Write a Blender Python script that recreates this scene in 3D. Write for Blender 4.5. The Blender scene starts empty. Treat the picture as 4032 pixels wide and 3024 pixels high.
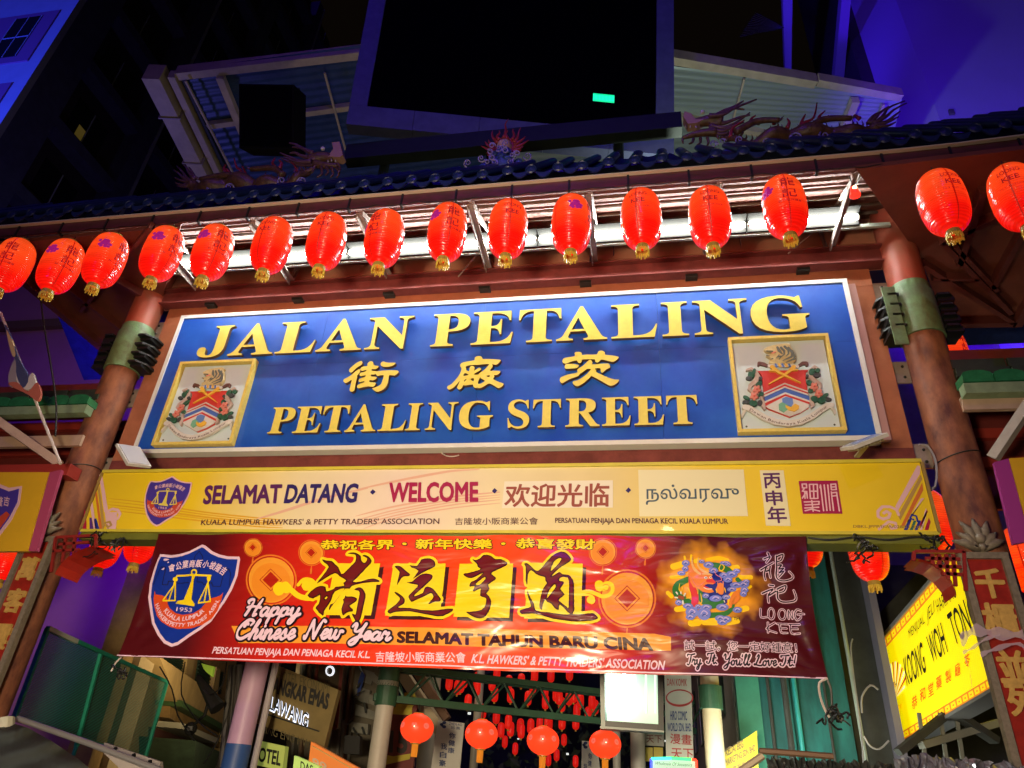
import bpy, math, random
import numpy as np
from mathutils import Vector, Matrix
from mathutils.geometry import tessellate_polygon
random.seed(7)
S = bpy.context.scene
COL = S.collection
R_ = math.radians
# ------------------------------------------------------------ camera
YAW, PITCH, ROLL, FPX = -0.20585879, 0.53310768, 0.07170073, 2790.0063
CAM = np.array([1.96258286, -7.33536536, 1.6])
def _cam():
    cy, sy = math.cos(YAW), math.sin(YAW)
    f = np.array([sy*math.cos(PITCH), cy*math.cos(PITCH), math.sin(PITCH)])
    r = np.array([cy, -sy, 0.]); u = np.cross(r, f)
    c, s = math.cos(ROLL), math.sin(ROLL)
    return c*r+s*u, -s*r+c*u, f
CR, CU, CF = _cam()
cd = bpy.data.cameras.new('camera'); cam = bpy.data.objects.new('camera', cd); COL.objects.link(cam)
cd.sensor_width = 36; cd.lens = FPX/4032*36; cd.clip_end = 400; cd.clip_start = .05
m = Matrix.Identity(4)
for i in range(3):
    m[i][0] = CR[i]; m[i][1] = CU[i]; m[i][2] = -CF[i]; m[i][3] = CAM[i]
cam.matrix_world = m
S.camera = cam
# ------------------------------------------------------------ world, sun, exposure
W = bpy.data.worlds.new('World'); S.world = W; W.use_nodes = True
bg = W.node_tree.nodes['Background']; bg.inputs[0].default_value = (1.0, .62, .42, 1); bg.inputs[1].default_value = .0022
def lamp(name, kind, loc, energy, color, target=None, size=1, size_y=None, angle=None, spot=None, blend=.5):
    d = bpy.data.lights.new(name, kind); d.energy = energy; d.color = color
    if kind == 'AREA':
        d.size = size
        if size_y: d.shape = 'RECTANGLE'; d.size_y = size_y
    elif kind == 'SUN': d.angle = angle or .01
    else:
        d.shadow_soft_size = size
    if kind == 'SPOT': d.spot_size = spot; d.spot_blend = blend
    o = bpy.data.objects.new(name, d); COL.objects.link(o); o.location = loc
    if target is not None:
        o.rotation_euler = (Vector(target)-Vector(loc)).to_track_quat('-Z', 'Y').to_euler()
    return o
# far blue wash that reaches the whole street at one angle (the one sun lamp, dimmed for night)
lamp('blue_wash', 'SUN', (-2, -40, 28), .20, (.15, .03, 1.0), (0, 0, 8), angle=R_(1.5))
# blue violet floodlights aimed at the towers from round the gate, plus added fills
lamp('blue_flood_left', 'SPOT', (-28, -3, 9), 42000, (.03, .06, 1.0), (-28, 9, 31), .3, spot=R_(80))
lamp('blue_flood_right', 'SPOT', (8.0, 2.2, 10.3), 6200, (.075, .0, 1.0), (15, 9, 17), .3, spot=R_(95))
lamp('blue_flood_high', 'SPOT', (4.5, 5.5, 20.5), 1500, (.06, .02, 1.0), (5.5, 11, 26), .2, spot=R_(100))
lamp('blue_fill_roof', 'SPOT', (0, -9.5, 14.5), 1500, (.12, .03, 1.0), (0, 3, 14.8), .3, spot=R_(88), blend=.6)  # extra blue spot added in front to tint roof, screen and canopy
lamp('violet_flood_low', 'SPOT', (-5.8, 1.6, 6.8), 760, (.17, .005, 1.0), (-12, 5.5, 8.6), .3, spot=R_(120))
lamp('alley_fill', 'POINT', (-15, 7, 13), 350, (.25, .2, 1.0), None, .5)  # added weak point light so the block's side bays show
lamp('canopy_lamp', 'AREA', (3.4, 3.2, 11.0), 200, (.85, 1.0, .85), (5.5, 6.5, 18), .4, .4)
lamp('canopy_fill_warm', 'AREA', (-4.0, 3.2, 10.6), 45, (1.0, .78, .5), (-7, 6, 18), .5, .5)  # added warm fill for the left canopy beams
# warm stall light from the pavement on the camera's side, and one high street lamp behind the camera
lamp('street_glow', 'SPOT', (.3, -8.4, 1.9), 3500, (1.0, .80, .52), (-.1, 0, 3.0), .5, spot=R_(98), blend=1.0)
lamp('street_glow_soft', 'AREA', (-1, -8.8, 1.6), 110, (1.0, .70, .46), (-1, 0, 4.0), 3, 2)
lamp('street_lamp_high', 'POINT', (2.5, -9.5, 7.2), 130, (1.0, .82, .40), None, .16)
lamp('street_lamp_far', 'AREA', (-1.5, 7.5, 7.8), 90, (1.0, .86, .62), (-1.5, 10, 1), 3, 3)
lamp('street_lamp_left', 'AREA', (-5.2, 5.8, 2.6), 110, (1.0, .72, .36), (-8, 9.0, 5), 1.2, 1.2)
lamp('street_lamp_right', 'AREA', (3.2, 3.0, 1.6), 90, (.95, 1.0, .86), (5, 6, 4), 1.2, 1.2)
S.view_settings.view_transform = 'Standard'; S.view_settings.look = 'None'
S.view_settings.exposure = 0; S.view_settings.gamma = 1
S.cycles.max_bounces = 5; S.cycles.diffuse_bounces = 2; S.cycles.glossy_bounces = 3; S.cycles.transparent_max_bounces = 8
S.cycles.sample_clamp_indirect = 4
# ------------------------------------------------------------ unprojection of photo points onto real planes
K = 4032/2212
def ray(x, y):
    return CF + CR*(x-2016)/FPX - CU*(y-1512)/FPX
def onplane(x, y, axis, val):
    d = ray(x*K, y*K); t = (val-CAM[axis])/d[axis]; return Vector(CAM+d*t)
def PX(x, y, X): return onplane(x, y, 0, X)
def PY(x, y, Y): return onplane(x, y, 1, Y)
def PZ(x, y, Z): return onplane(x, y, 2, Z)
def proj(p):
    d = np.array(p)-CAM; z = d@CF
    return (2016+FPX*(d@CR)/z)/K, (1512-FPX*(d@CU)/z)/K
class Fr:
    """flat frame: origin o, unit u (right), v (up), n (towards the viewer)"""
    def __init__(s, o, u=(1, 0, 0), v=(0, 0, 1)):
        s.o = Vector(o); s.u = Vector(u).normalized(); v = Vector(v); v = v-s.u*v.dot(s.u); s.v = v.normalized()
        s.n = s.u.cross(s.v)
        s.warp = None
    def up(s, x, y):            # photo pixel (4032 wide) -> plane coordinates
        d = Vector(ray(x, y)); c = Vector(CAM); t = (s.o-c).dot(s.n)/d.dot(s.n); p = c+d*t-s.o
        return (p.dot(s.u), p.dot(s.v))
    def w(s, a, b, d=0):
        if s.warp: d = d+s.warp(a, b)
        return s.o+s.u*a+s.v*b+s.n*d
    def at(s, d):               # same frame moved out along its normal
        f = Fr(s.o+s.n*d, s.u, s.v); f.warp = s.warp; return f
# ------------------------------------------------------------ materials
MATS = {}
def mat(name, col, rough=.6, metal=0, emit=None, es=1, var=0, scale=6, bump=0, bscale=40, coat=0, spec=.5, col2=None, stretch=None, alpha=None):
    if name in MATS: return MATS[name]
    m = bpy.data.materials.new(name); m.use_nodes = True; N = m.node_tree.nodes; L = m.node_tree.links
    b = N['Principled BSDF']; b.inputs['Base Color'].default_value = (*col, 1); b.inputs['Roughness'].default_value = rough
    b.inputs['Metallic'].default_value = metal; b.inputs['Coat Weight'].default_value = coat; b.inputs['Specular IOR Level'].default_value = spec
    if emit: b.inputs['Emission Color'].default_value = (*emit, 1); b.inputs['Emission Strength'].default_value = es
    if alpha is not None: b.inputs['Alpha'].default_value = alpha
    if var or bump:
        tc = N.new('ShaderNodeTexCoord'); mp = N.new('ShaderNodeMapping'); L.new(tc.outputs['Object'], mp.inputs[0])
        if stretch: mp.inputs['Scale'].default_value = stretch
    if var:
        n = N.new('ShaderNodeTexNoise'); n.inputs['Scale'].default_value = scale; n.inputs['Detail'].default_value = 6; n.inputs['Roughness'].default_value = .65
        L.new(mp.outputs[0], n.inputs['Vector'])
        r = N.new('ShaderNodeValToRGB'); r.color_ramp.elements[0].position = .32; r.color_ramp.elements[1].position = .68
        c2 = col2 or tuple(c*(1-var) for c in col)
        r.color_ramp.elements[0].color = (*c2, 1); r.color_ramp.elements[1].color = (*col, 1)
        L.new(n.outputs['Fac'], r.inputs[0]); L.new(r.outputs[0], b.inputs['Base Color'])
    if bump:
        n = N.new('ShaderNodeTexNoise'); n.inputs['Scale'].default_value = bscale; n.inputs['Detail'].default_value = 4
        L.new(mp.outputs[0], n.inputs['Vector']); u = N.new('ShaderNodeBump'); u.inputs['Strength'].default_value = bump; u.inputs['Distance'].default_value = .01
        L.new(n.outputs['Fac'], u.inputs['Height']); L.new(u.outputs[0], b.inputs['Normal'])
    MATS[name] = m; return m
# ------------------------------------------------------------ mesh building
def fill2d(loops):
    c = bpy.data.curves.new('f', 'CURVE'); c.dimensions = '2D'; c.fill_mode = 'BOTH'; k = 100.
    for l in loops:
        s = c.splines.new('POLY'); s.points.add(len(l)-1); s.use_cyclic_u = True
        s.points.foreach_set('co', [x for p in l for x in (p[0]*k, p[1]*k, 0, 1)])
    o = bpy.data.objects.new('f', c); me = o.to_mesh()
    vs = [(v.co[0]/k, v.co[1]/k) for v in me.vertices]; fs = [tuple(p.vertices) for p in me.polygons]
    o.to_mesh_clear(); bpy.data.objects.remove(o); bpy.data.curves.remove(c)
    return vs, fs
class MB:
    def __init__(s): s.v = []; s.f = []
    def add(s, vs, fs):
        k = len(s.v); s.v += [tuple(p) for p in vs]; s.f += [tuple(i+k for i in f) for f in fs]; return s
    def box(s, c, d, rot=None):
        x, y, z = d[0]/2, d[1]/2, d[2]/2
        vs = [Vector((a*x, b*y, e*z)) for e in (-1, 1) for b in (-1, 1) for a in (-1, 1)]
        if rot is not None: vs = [rot @ p for p in vs]
        vs = [p+Vector(c) for p in vs]
        return s.add(vs, [(0, 2, 3, 1), (4, 5, 7, 6), (0, 1, 5, 4), (2, 6, 7, 3), (0, 4, 6, 2), (1, 3, 7, 5)])
    def bb(s, a, b):
        return s.box([(a[i]+b[i])/2 for i in range(3)], [abs(a[i]-b[i]) for i in range(3)])
    def beam(s, a, b, w, h, up=(0, 0, 1)):      # rectangular bar from a to b
        a = Vector(a); b = Vector(b); d = (b-a).normalized(); up = Vector(up)
        x = d.cross(up)
        if x.length < 1e-4: x = d.cross(Vector((0, 1, 0)))
        x.normalize(); y = x.cross(d)
        vs = [p+x*i*w/2+y*j*h/2 for p in (a, b) for j in (-1, 1) for i in (-1, 1)]
        return s.add(vs, [(0, 1, 3, 2), (4, 6, 7, 5), (0, 4, 5, 1), (2, 3, 7, 6), (0, 2, 6, 4), (1, 5, 7, 3)])
    def ang(s, a, b, w, t=.012, up=(0, 0, 1)):  # steel angle (L section)
        a = Vector(a); b = Vector(b); d = (b-a).normalized(); up = Vector(up); x = d.cross(up)
        if x.length < 1e-4: x = d.cross(Vector((0, 1, 0)))
        x.normalize(); y = x.cross(d)
        s.beam(a+y*w/2, b+y*w/2, w, t, up); return s.beam(a+x*(w/2-t/2)-y*.003, b+x*(w/2-t/2)-y*.003, t, w-.004, up)
    def tube(s, pts, r, n=8, cap=True):
        pts = [Vector(p) for p in pts]; rs = r if isinstance(r, (list, tuple)) else [r]*len(pts)
        rings = []; prev = None
        for i, p in enumerate(pts):
            d = (pts[min(i+1, len(pts)-1)]-pts[max(i-1, 0)])
            d = d.normalized() if d.length > 1e-6 else Vector((0, 0, 1))
            x = prev if prev is not None else (Vector((0, 0, 1)) if abs(d.z) < .9 else Vector((1, 0, 0)))
            x = x-d*x.dot(d)
            if x.length < 1e-4: x = Vector((0, 1, 0))-d*d.y
            x.normalize(); y = d.cross(x); prev = x
            rings.append([p+(x*math.cos(2*math.pi*k/n)+y*math.sin(2*math.pi*k/n))*rs[i] for k in range(n)])
        vs = [q for g in rings for q in g]; fs = []
        for i in range(len(pts)-1):
            for k in range(n):
                a = i*n+k; b = i*n+(k+1) % n; fs.append((a, b, b+n, a+n))
        if cap: fs.append(tuple(range(n))[::-1]); fs.append(tuple(range((len(pts)-1)*n, len(pts)*n)))
        return s.add(vs, fs)
    def lathe(s, prof, n=24, c=(0, 0, 0)):      # prof: (r, z)
        vs = []; fs = []
        for r, z in prof:
            for k in range(n):
                a = 2*math.pi*k/n; vs.append((c[0]+r*math.cos(a), c[1]+r*math.sin(a), c[2]+z))
        for i in range(len(prof)-1):
            for k in range(n):
                a = i*n+k; b = i*n+(k+1) % n; fs.append((a, b, b+n, a+n))
        return s.add(vs, fs)
    def ball(s, c, r, n=8, sq=(1, 1, 1)):
        vs = []; fs = []; mN = max(4, n//2+1)
        for i in range(mN+1):
            t = math.pi*i/mN
            for k in range(n):
                a = 2*math.pi*k/n
                vs.append((c[0]+r*sq[0]*math.sin(t)*math.cos(a), c[1]+r*sq[1]*math.sin(t)*math.sin(a), c[2]+r*sq[2]*math.cos(t)))
        for i in range(mN):
            for k in range(n):
                a = i*n+k; b = i*n+(k+1) % n; fs.append((a, a+n, b+n, b))
        return s.add(vs, fs)
    def flat(s, loops, fr, d=0):                # filled 2D loops on a frame (even-odd)
        vs, fs = fill2d(loops)
        return s.add([fr.w(p[0], p[1], d) for p in vs], fs)
    def solid(s, loops, fr, d0, d1):            # extruded loops, front at d1
        s.flat(loops, fr, d1)
        for l in loops:
            n = len(l); vs = [fr.w(p[0], p[1], d0) for p in l]+[fr.w(p[0], p[1], d1) for p in l]
            s.add(vs, [(i, (i+1) % n, (i+1) % n+n, i+n) for i in range(n)])
        return s
    def build(s, name, m, parent=None, smooth=False, split=None):
        me = bpy.data.meshes.new(name); me.from_pydata(s.v, [], s.f)
        off = Vector(parent_loc(parent)) if parent else Vector((0, 0, 0))
        if parent: me.transform(Matrix.Translation(-off))
        me.materials.append(m)
        me.update()
        if smooth:
            me.polygons.foreach_set('use_smooth', [True]*len(me.polygons))
            if split: me.set_sharp_from_angle(angle=R_(split))
        o = bpy.data.objects.new(name, me); COL.objects.link(o)
        if parent: o.parent = parent
        return o
WL = {}
def parent_loc(p):
    v = Vector((0, 0, 0))
    while p: v += p.location; p = p.parent
    return v
def thing(name, label, cat, loc=(0, 0, 0), group=None):
    o = bpy.data.objects.new(name, None); COL.objects.link(o); o.location = loc; o.empty_display_size = .1
    o['label'] = label; o['category'] = cat
    if group: o['group'] = group
    return o
def tag(o, label, cat, group=None):
    o['label'] = label; o['category'] = cat
    if group: o['group'] = group
    return o
def structure(o): o['kind'] = 'structure'; return o
def dup(root, loc, label, rotz=0):
    r = root.copy(); COL.objects.link(r); r.location = loc; r['label'] = label; r.rotation_euler = (0, 0, rotz)
    def rec(a, b):
        for ch in list(a.children):
            c = ch.copy(); COL.objects.link(c); c.parent = b; rec(ch, c)
    rec(root, r); return r
# ------------------------------------------------------------ 2D shapes
def quad(*p): return [list(p)]
def smooth(pts, closed=True, k=4):              # Catmull-Rom
    n = len(pts); out = []
    P = [np.array(p, float) for p in pts]
    rng = range(n) if closed else range(n-1)
    for i in rng:
        p0 = P[(i-1) % n] if closed or i > 0 else P[0]; p1 = P[i]; p2 = P[(i+1) % n]
        p3 = P[(i+2) % n] if closed or i+2 < n else P[n-1]
        for j in range(k):
            t = j/k
            out.append(tuple(.5*((2*p1)+(-p0+p2)*t+(2*p0-5*p1+4*p2-p3)*t*t+(-p0+3*p1-3*p2+p3)*t**3)))
    if not closed: out.append(tuple(P[-1]))
    return out
def path(pts, k=6):                             # ('q', ctrl, end) makes a quadratic arc
    out = []; i = 0
    while i < len(pts):
        p = pts[i]
        if p[0] == 'q':
            a = np.array(out[-1]); c = np.array(p[1]); e = np.array(p[2])
            for j in range(1, k+1):
                t = j/k; out.append(tuple((1-t)**2*a+2*t*(1-t)*c+t*t*e))
        else: out.append(tuple(p))
        i += 1
    if np.hypot(out[0][0]-out[-1][0], out[0][1]-out[-1][1]) < 1e-6: out.pop()
    return out
def ell(cx, cy, rx, ry=None, n=24, rot=0):
    ry = rx if ry is None else ry; c, s = math.cos(rot), math.sin(rot)
    return [(cx+rx*math.cos(a)*c-ry*math.sin(a)*s, cy+rx*math.cos(a)*s+ry*math.sin(a)*c) for a in (2*math.pi*i/n for i in range(n))]
def sdf_loops(polys=(), strokes=(), iso=0, res=220, holes=True):
    """union of polygons (even-odd within each list of loops) and strokes [(pts, radii)], contour at distance iso"""
    allp = [p for P in polys for l in P for p in l]+[p for s in strokes for p in s[0]]
    rm = max([0]+[max(s[1]) if isinstance(s[1], (list, tuple)) else s[1] for s in strokes])
    A = np.array(allp); lo = A.min(0)-rm-iso*1.2; hi = A.max(0)+rm+iso*1.2
    span = (hi-lo).max(); h = span/res; lo -= 2*h; hi += 2*h
    xs = np.arange(lo[0], hi[0]+h, h); ys = np.arange(lo[1], hi[1]+h, h); X, Y = np.meshgrid(xs, ys)
    F = np.full(X.shape, 1e9)
    def seg(a, b, ra, rb):
        d = b-a; L2 = max(d@d, 1e-12); t = np.clip(((X-a[0])*d[0]+(Y-a[1])*d[1])/L2, 0, 1)
        return np.hypot(X-a[0]-t*d[0], Y-a[1]-t*d[1])-(ra+(rb-ra)*t)
    for P in polys:
        D = np.full(X.shape, 1e9); ins = np.zeros(X.shape, bool)
        for l in P:
            l = np.array(l)
            for i in range(len(l)):
                a = l[i-1]; b = l[i]
                if np.allclose(a, b): continue
                D = np.minimum(D, seg(a, b, 0, 0))
                c = (a[1] > Y) != (b[1] > Y)
                if a[1] != b[1]: ins ^= c & (X < (b[0]-a[0])*(Y-a[1])/(b[1]-a[1])+a[0])
        F = np.minimum(F, np.where(ins, -D, D))
    for pts, r in strokes:
        r = r if isinstance(r, (list, tuple)) else [r]*len(pts)
        for i in range(len(pts)-1): F = np.minimum(F, seg(np.array(pts[i], float), np.array(pts[i+1], float), r[i], r[i+1]))
    F = F-iso; F[np.abs(F) < 1e-9] = 1e-9
    inside = F < 0
    code = (inside[:-1, :-1]*1+inside[:-1, 1:]*2+inside[1:, 1:]*4+inside[1:, :-1]*8)
    jj, ii = np.nonzero((code > 0) & (code < 15))
    nxt = {}; pos = {}
    def e(j, i, k):                             # edge id and point
        if k == 0: id_ = ('h', j, i); a = (j, i); b = (j, i+1)
        elif k == 1: id_ = ('v', j, i+1); a = (j, i+1); b = (j+1, i+1)
        elif k == 2: id_ = ('h', j+1, i); a = (j+1, i); b = (j+1, i+1)
        else: id_ = ('v', j, i); a = (j, i); b = (j+1, i)
        if id_ not in pos:
            fa, fb = F[a], F[b]; t = fa/(fa-fb)
            pos[id_] = (xs[a[1]]+(xs[b[1]]-xs[a[1]])*t, ys[a[0]]+(ys[b[0]]-ys[a[0]])*t)
        return id_
    T = {1: [(3, 0)], 2: [(0, 1)], 3: [(3, 1)], 4: [(1, 2)], 5: [(3, 0), (1, 2)], 6: [(0, 2)], 7: [(3, 2)], 8: [(2, 3)], 9: [(2, 0)], 10: [(0, 1), (2, 3)], 11: [(2, 1)], 12: [(1, 3)], 13: [(1, 0)], 14: [(0, 3)]}
    for j, i in zip(jj.tolist(), ii.tolist()):
        for a, b in T[int(code[j, i])]: nxt[e(j, i, a)] = e(j, i, b)
    loops = []
    while nxt:
        k0 = next(iter(nxt)); k = k0; l = []
        while k in nxt: l.append(pos[k]); k = nxt.pop(k)
        if len(l) > 5:
            # drop near-collinear points
            q = [l[0]]
            for t in range(1, len(l)-1):
                a = np.array(q[-1]); b = np.array(l[t]); c = np.array(l[t+1]); cr = abs((b-a)[0]*(c-a)[1]-(b-a)[1]*(c-a)[0])
                if cr > .02*h*h+.06*h*np.hypot(*(c-a)): q.append(l[t])
            if len(q) > 3: loops.append(q)
    return loops
class Zf:
    """zoomed photo frame -> coordinates on a plane frame"""
    def __init__(s, fr, ox, oy, k): s.fr, s.ox, s.oy, s.k = fr, ox, oy, k
    def __call__(s, x, y=None):
        if y is None: x, y = x
        return s.fr.up(s.ox+x*s.k, s.oy+y*s.k)
    def poly(s, pts, sm=0):
        pts = smooth(pts, True, sm) if sm else pts
        return [s(p) for p in pts]
    def r(s, px, at=(500, 500)):
        a = s(at); b = s(at[0]+px, at[1]); return math.hypot(a[0]-b[0], a[1]-b[1])
def _raw_text(body, space=1.0):
    c = bpy.data.curves.new('t', 'FONT'); c.body = body; c.offset = .009 if 0x0B80 <= ord(body[0]) <= 0x0BFF else 0; c.space_character = space; c.resolution_u = 3
    o = bpy.data.objects.new('t', c); me = o.to_mesh()
    vs = np.array([v.co[:2] for v in me.vertices]) if len(me.vertices) else np.zeros((0, 2)); fs = [tuple(p.vertices) for p in me.polygons]
    o.to_mesh_clear(); bpy.data.objects.remove(o); bpy.data.curves.remove(c)
    return vs, fs
GLY = {}
def _bold_glyph(ch, b):
    if (ch, b) not in GLY:
        vs, fs = _raw_text(ch); cnt = {}
        for f in fs:
            for i in range(len(f)):
                e = (f[i], f[(i+1) % len(f)]); cnt[frozenset(e)] = cnt.get(frozenset(e), [])+[e]
        nx = {}
        for k, es in cnt.items():
            if len(es) == 1: nx.setdefault(es[0][0], []).append(es[0][1])
        loops = []
        while nx:
            s = next(iter(nx)); l = []; k = s
            while k in nx:
                l.append(tuple(vs[k])); q = nx[k].pop()
                if not nx[k]: del nx[k]
                k = q
                if k == s: break
            if len(l) > 2: loops.append(l)
        L_ = sdf_loops([loops], iso=b, res=110 if ord(ch) > 0x2000 else 70)
        GLY[(ch, b)] = (*fill2d(L_), vs[:, 0].max())
    return GLY[(ch, b)]
def text2d(body, bold=0, space=1.0):
    if not bold: return _raw_text(body, space)
    V = []; Fc = []
    for i, ch in enumerate(body):
        if ch == ' ': continue
        gv, gf, mx = _bold_glyph(ch, bold); x = _raw_text(body[:i+1], space)[0][:, 0].max()-mx; k = len(V)
        V += [(p[0]+x, p[1]) for p in gv]; Fc += [tuple(j+k for j in f) for f in gf]
    return np.array(V), Fc
def put_text(mb, body, fr, bl, br, tl, d=.003, bold=0, space=1.0):
    """text fitted into the parallelogram bl-br-tl given in frame coordinates"""
    vs, fs = text2d(body, 0, space)
    if not len(vs): return
    lo = vs.min(0); hi = vs.max(0)
    if bold: vs, fs = text2d(body, bold, space)
    bl, br, tl = map(np.array, (bl, br, tl))
    a = (vs[:, 0:1]-lo[0])/(hi[0]-lo[0]); b = (vs[:, 1:2]-lo[1])/(hi[1]-lo[1])
    P = bl+a*(br-bl)+b*(tl-bl)
    mb.add([fr.w(p[0], p[1], d) for p in P], fs)
def path_text(mb, body, fr, pts, h, d=.003, bold=0, fill=1.0, up=1, xs=1.0):
    """glyphs laid along a polyline (frame coordinates), glyph height h"""
    pts = smooth(pts, False, 8); P = np.array(pts); seg = np.hypot(*(P[1:]-P[:-1]).T); cum = np.concatenate([[0], np.cumsum(seg)]); T = cum[-1]
    adv = []
    for ch in body:
        if ch == ' ': adv.append(.32); continue
        vs, _ = text2d(ch); adv.append((vs[:, 0].max()-vs[:, 0].min())+.12)
    tot = sum(adv); k = T*fill/tot; pos = T*(1-fill)/2
    for ch, a in zip(body, adv):
        if ch != ' ':
            vs, fs = text2d(ch, bold); s0 = pos+a*k/2
            i = min(np.searchsorted(cum, s0)-1, len(seg)-1); i = max(i, 0); t = (s0-cum[i])/seg[i]
            c = P[i]+(P[i+1]-P[i])*t; dr = (P[i+1]-P[i])/seg[i]; nn = np.array([-dr[1], dr[0]])*up
            mid = (vs[:, 0].min()+vs[:, 0].max())/2
            Q = c+(vs[:, 0:1]-mid)*k*xs*dr+(vs[:, 1:2])*(h/.72)*nn
            mb.add([fr.w(q[0], q[1], d) for q in Q], fs)
        pos += a*k
def subdiv(o, L):
    import bmesh
    bm = bmesh.new(); bm.from_mesh(o.data)
    for _ in range(6):
        es = [e for e in bm.edges if e.calc_length() > L]
        if not es: break
        bmesh.ops.subdivide_edges(bm, edges=es, cuts=1)
        bmesh.ops.triangulate(bm, faces=[f for f in bm.faces if len(f.verts) > 3])
    bm.to_mesh(o.data); bm.free()
# ============================================================ colours
M = lambda *a, **k: mat(*a, **k)
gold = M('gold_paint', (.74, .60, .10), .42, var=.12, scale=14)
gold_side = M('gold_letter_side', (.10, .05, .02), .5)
blue = M('sign_blue', (.006, .060, .40), .36, var=.35, scale=1.6, bump=.03, bscale=3, col2=(.02, .11, .50))
white = M('white_paint', (.72, .72, .70), .45, var=.08, scale=8)
orange_steel = M('salmon_steel', (.42, .15, .075), .6, var=.3, scale=3, bump=.15, spec=.2)
maroon = M('maroon_steel', (.20, .05, .045), .7, var=.4, scale=4, bump=.15, spec=.12)
fascia_m = M('fascia_paint', (.13, .025, .05), .4, var=.55, scale=5, col2=(.06, .025, .012), stretch=(1, 1, 3))
soffit_m = M('soffit_board', (.17, .05, .03), .8, var=.3, scale=5)
col_m = M('column_paint', (.34, .13, .065), .55, var=.45, scale=5.5, bump=.5, bscale=7, col2=(.10, .035, .028), spec=.25, stretch=(1, 1, .5))
green_m = M('green_band', (.16, .30, .14), .5, var=.75, scale=5, col2=(.10, .11, .05), bump=.3)
black_m = M('black_steel', (.008, .010, .009), .5)
steel = M('grey_steel', (.30, .24, .21), .45, var=.3, scale=12)
yellow_m = M('yellow_print', (.80, .52, .03), .4, var=.1, scale=3)
yellow_edge = M('yellow_trim', (.62, .52, .05), .4, var=.15, scale=5)
olive_m = M('olive_soffit', (.16, .17, .02), .5, var=.3, scale=4)
cable_m = M('black_cable', (.01, .01, .01), .5)
ribbon_m = M('carved_grey_wood', (.23, .19, .14), .6, var=.4, scale=20, bump=.3)
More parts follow.
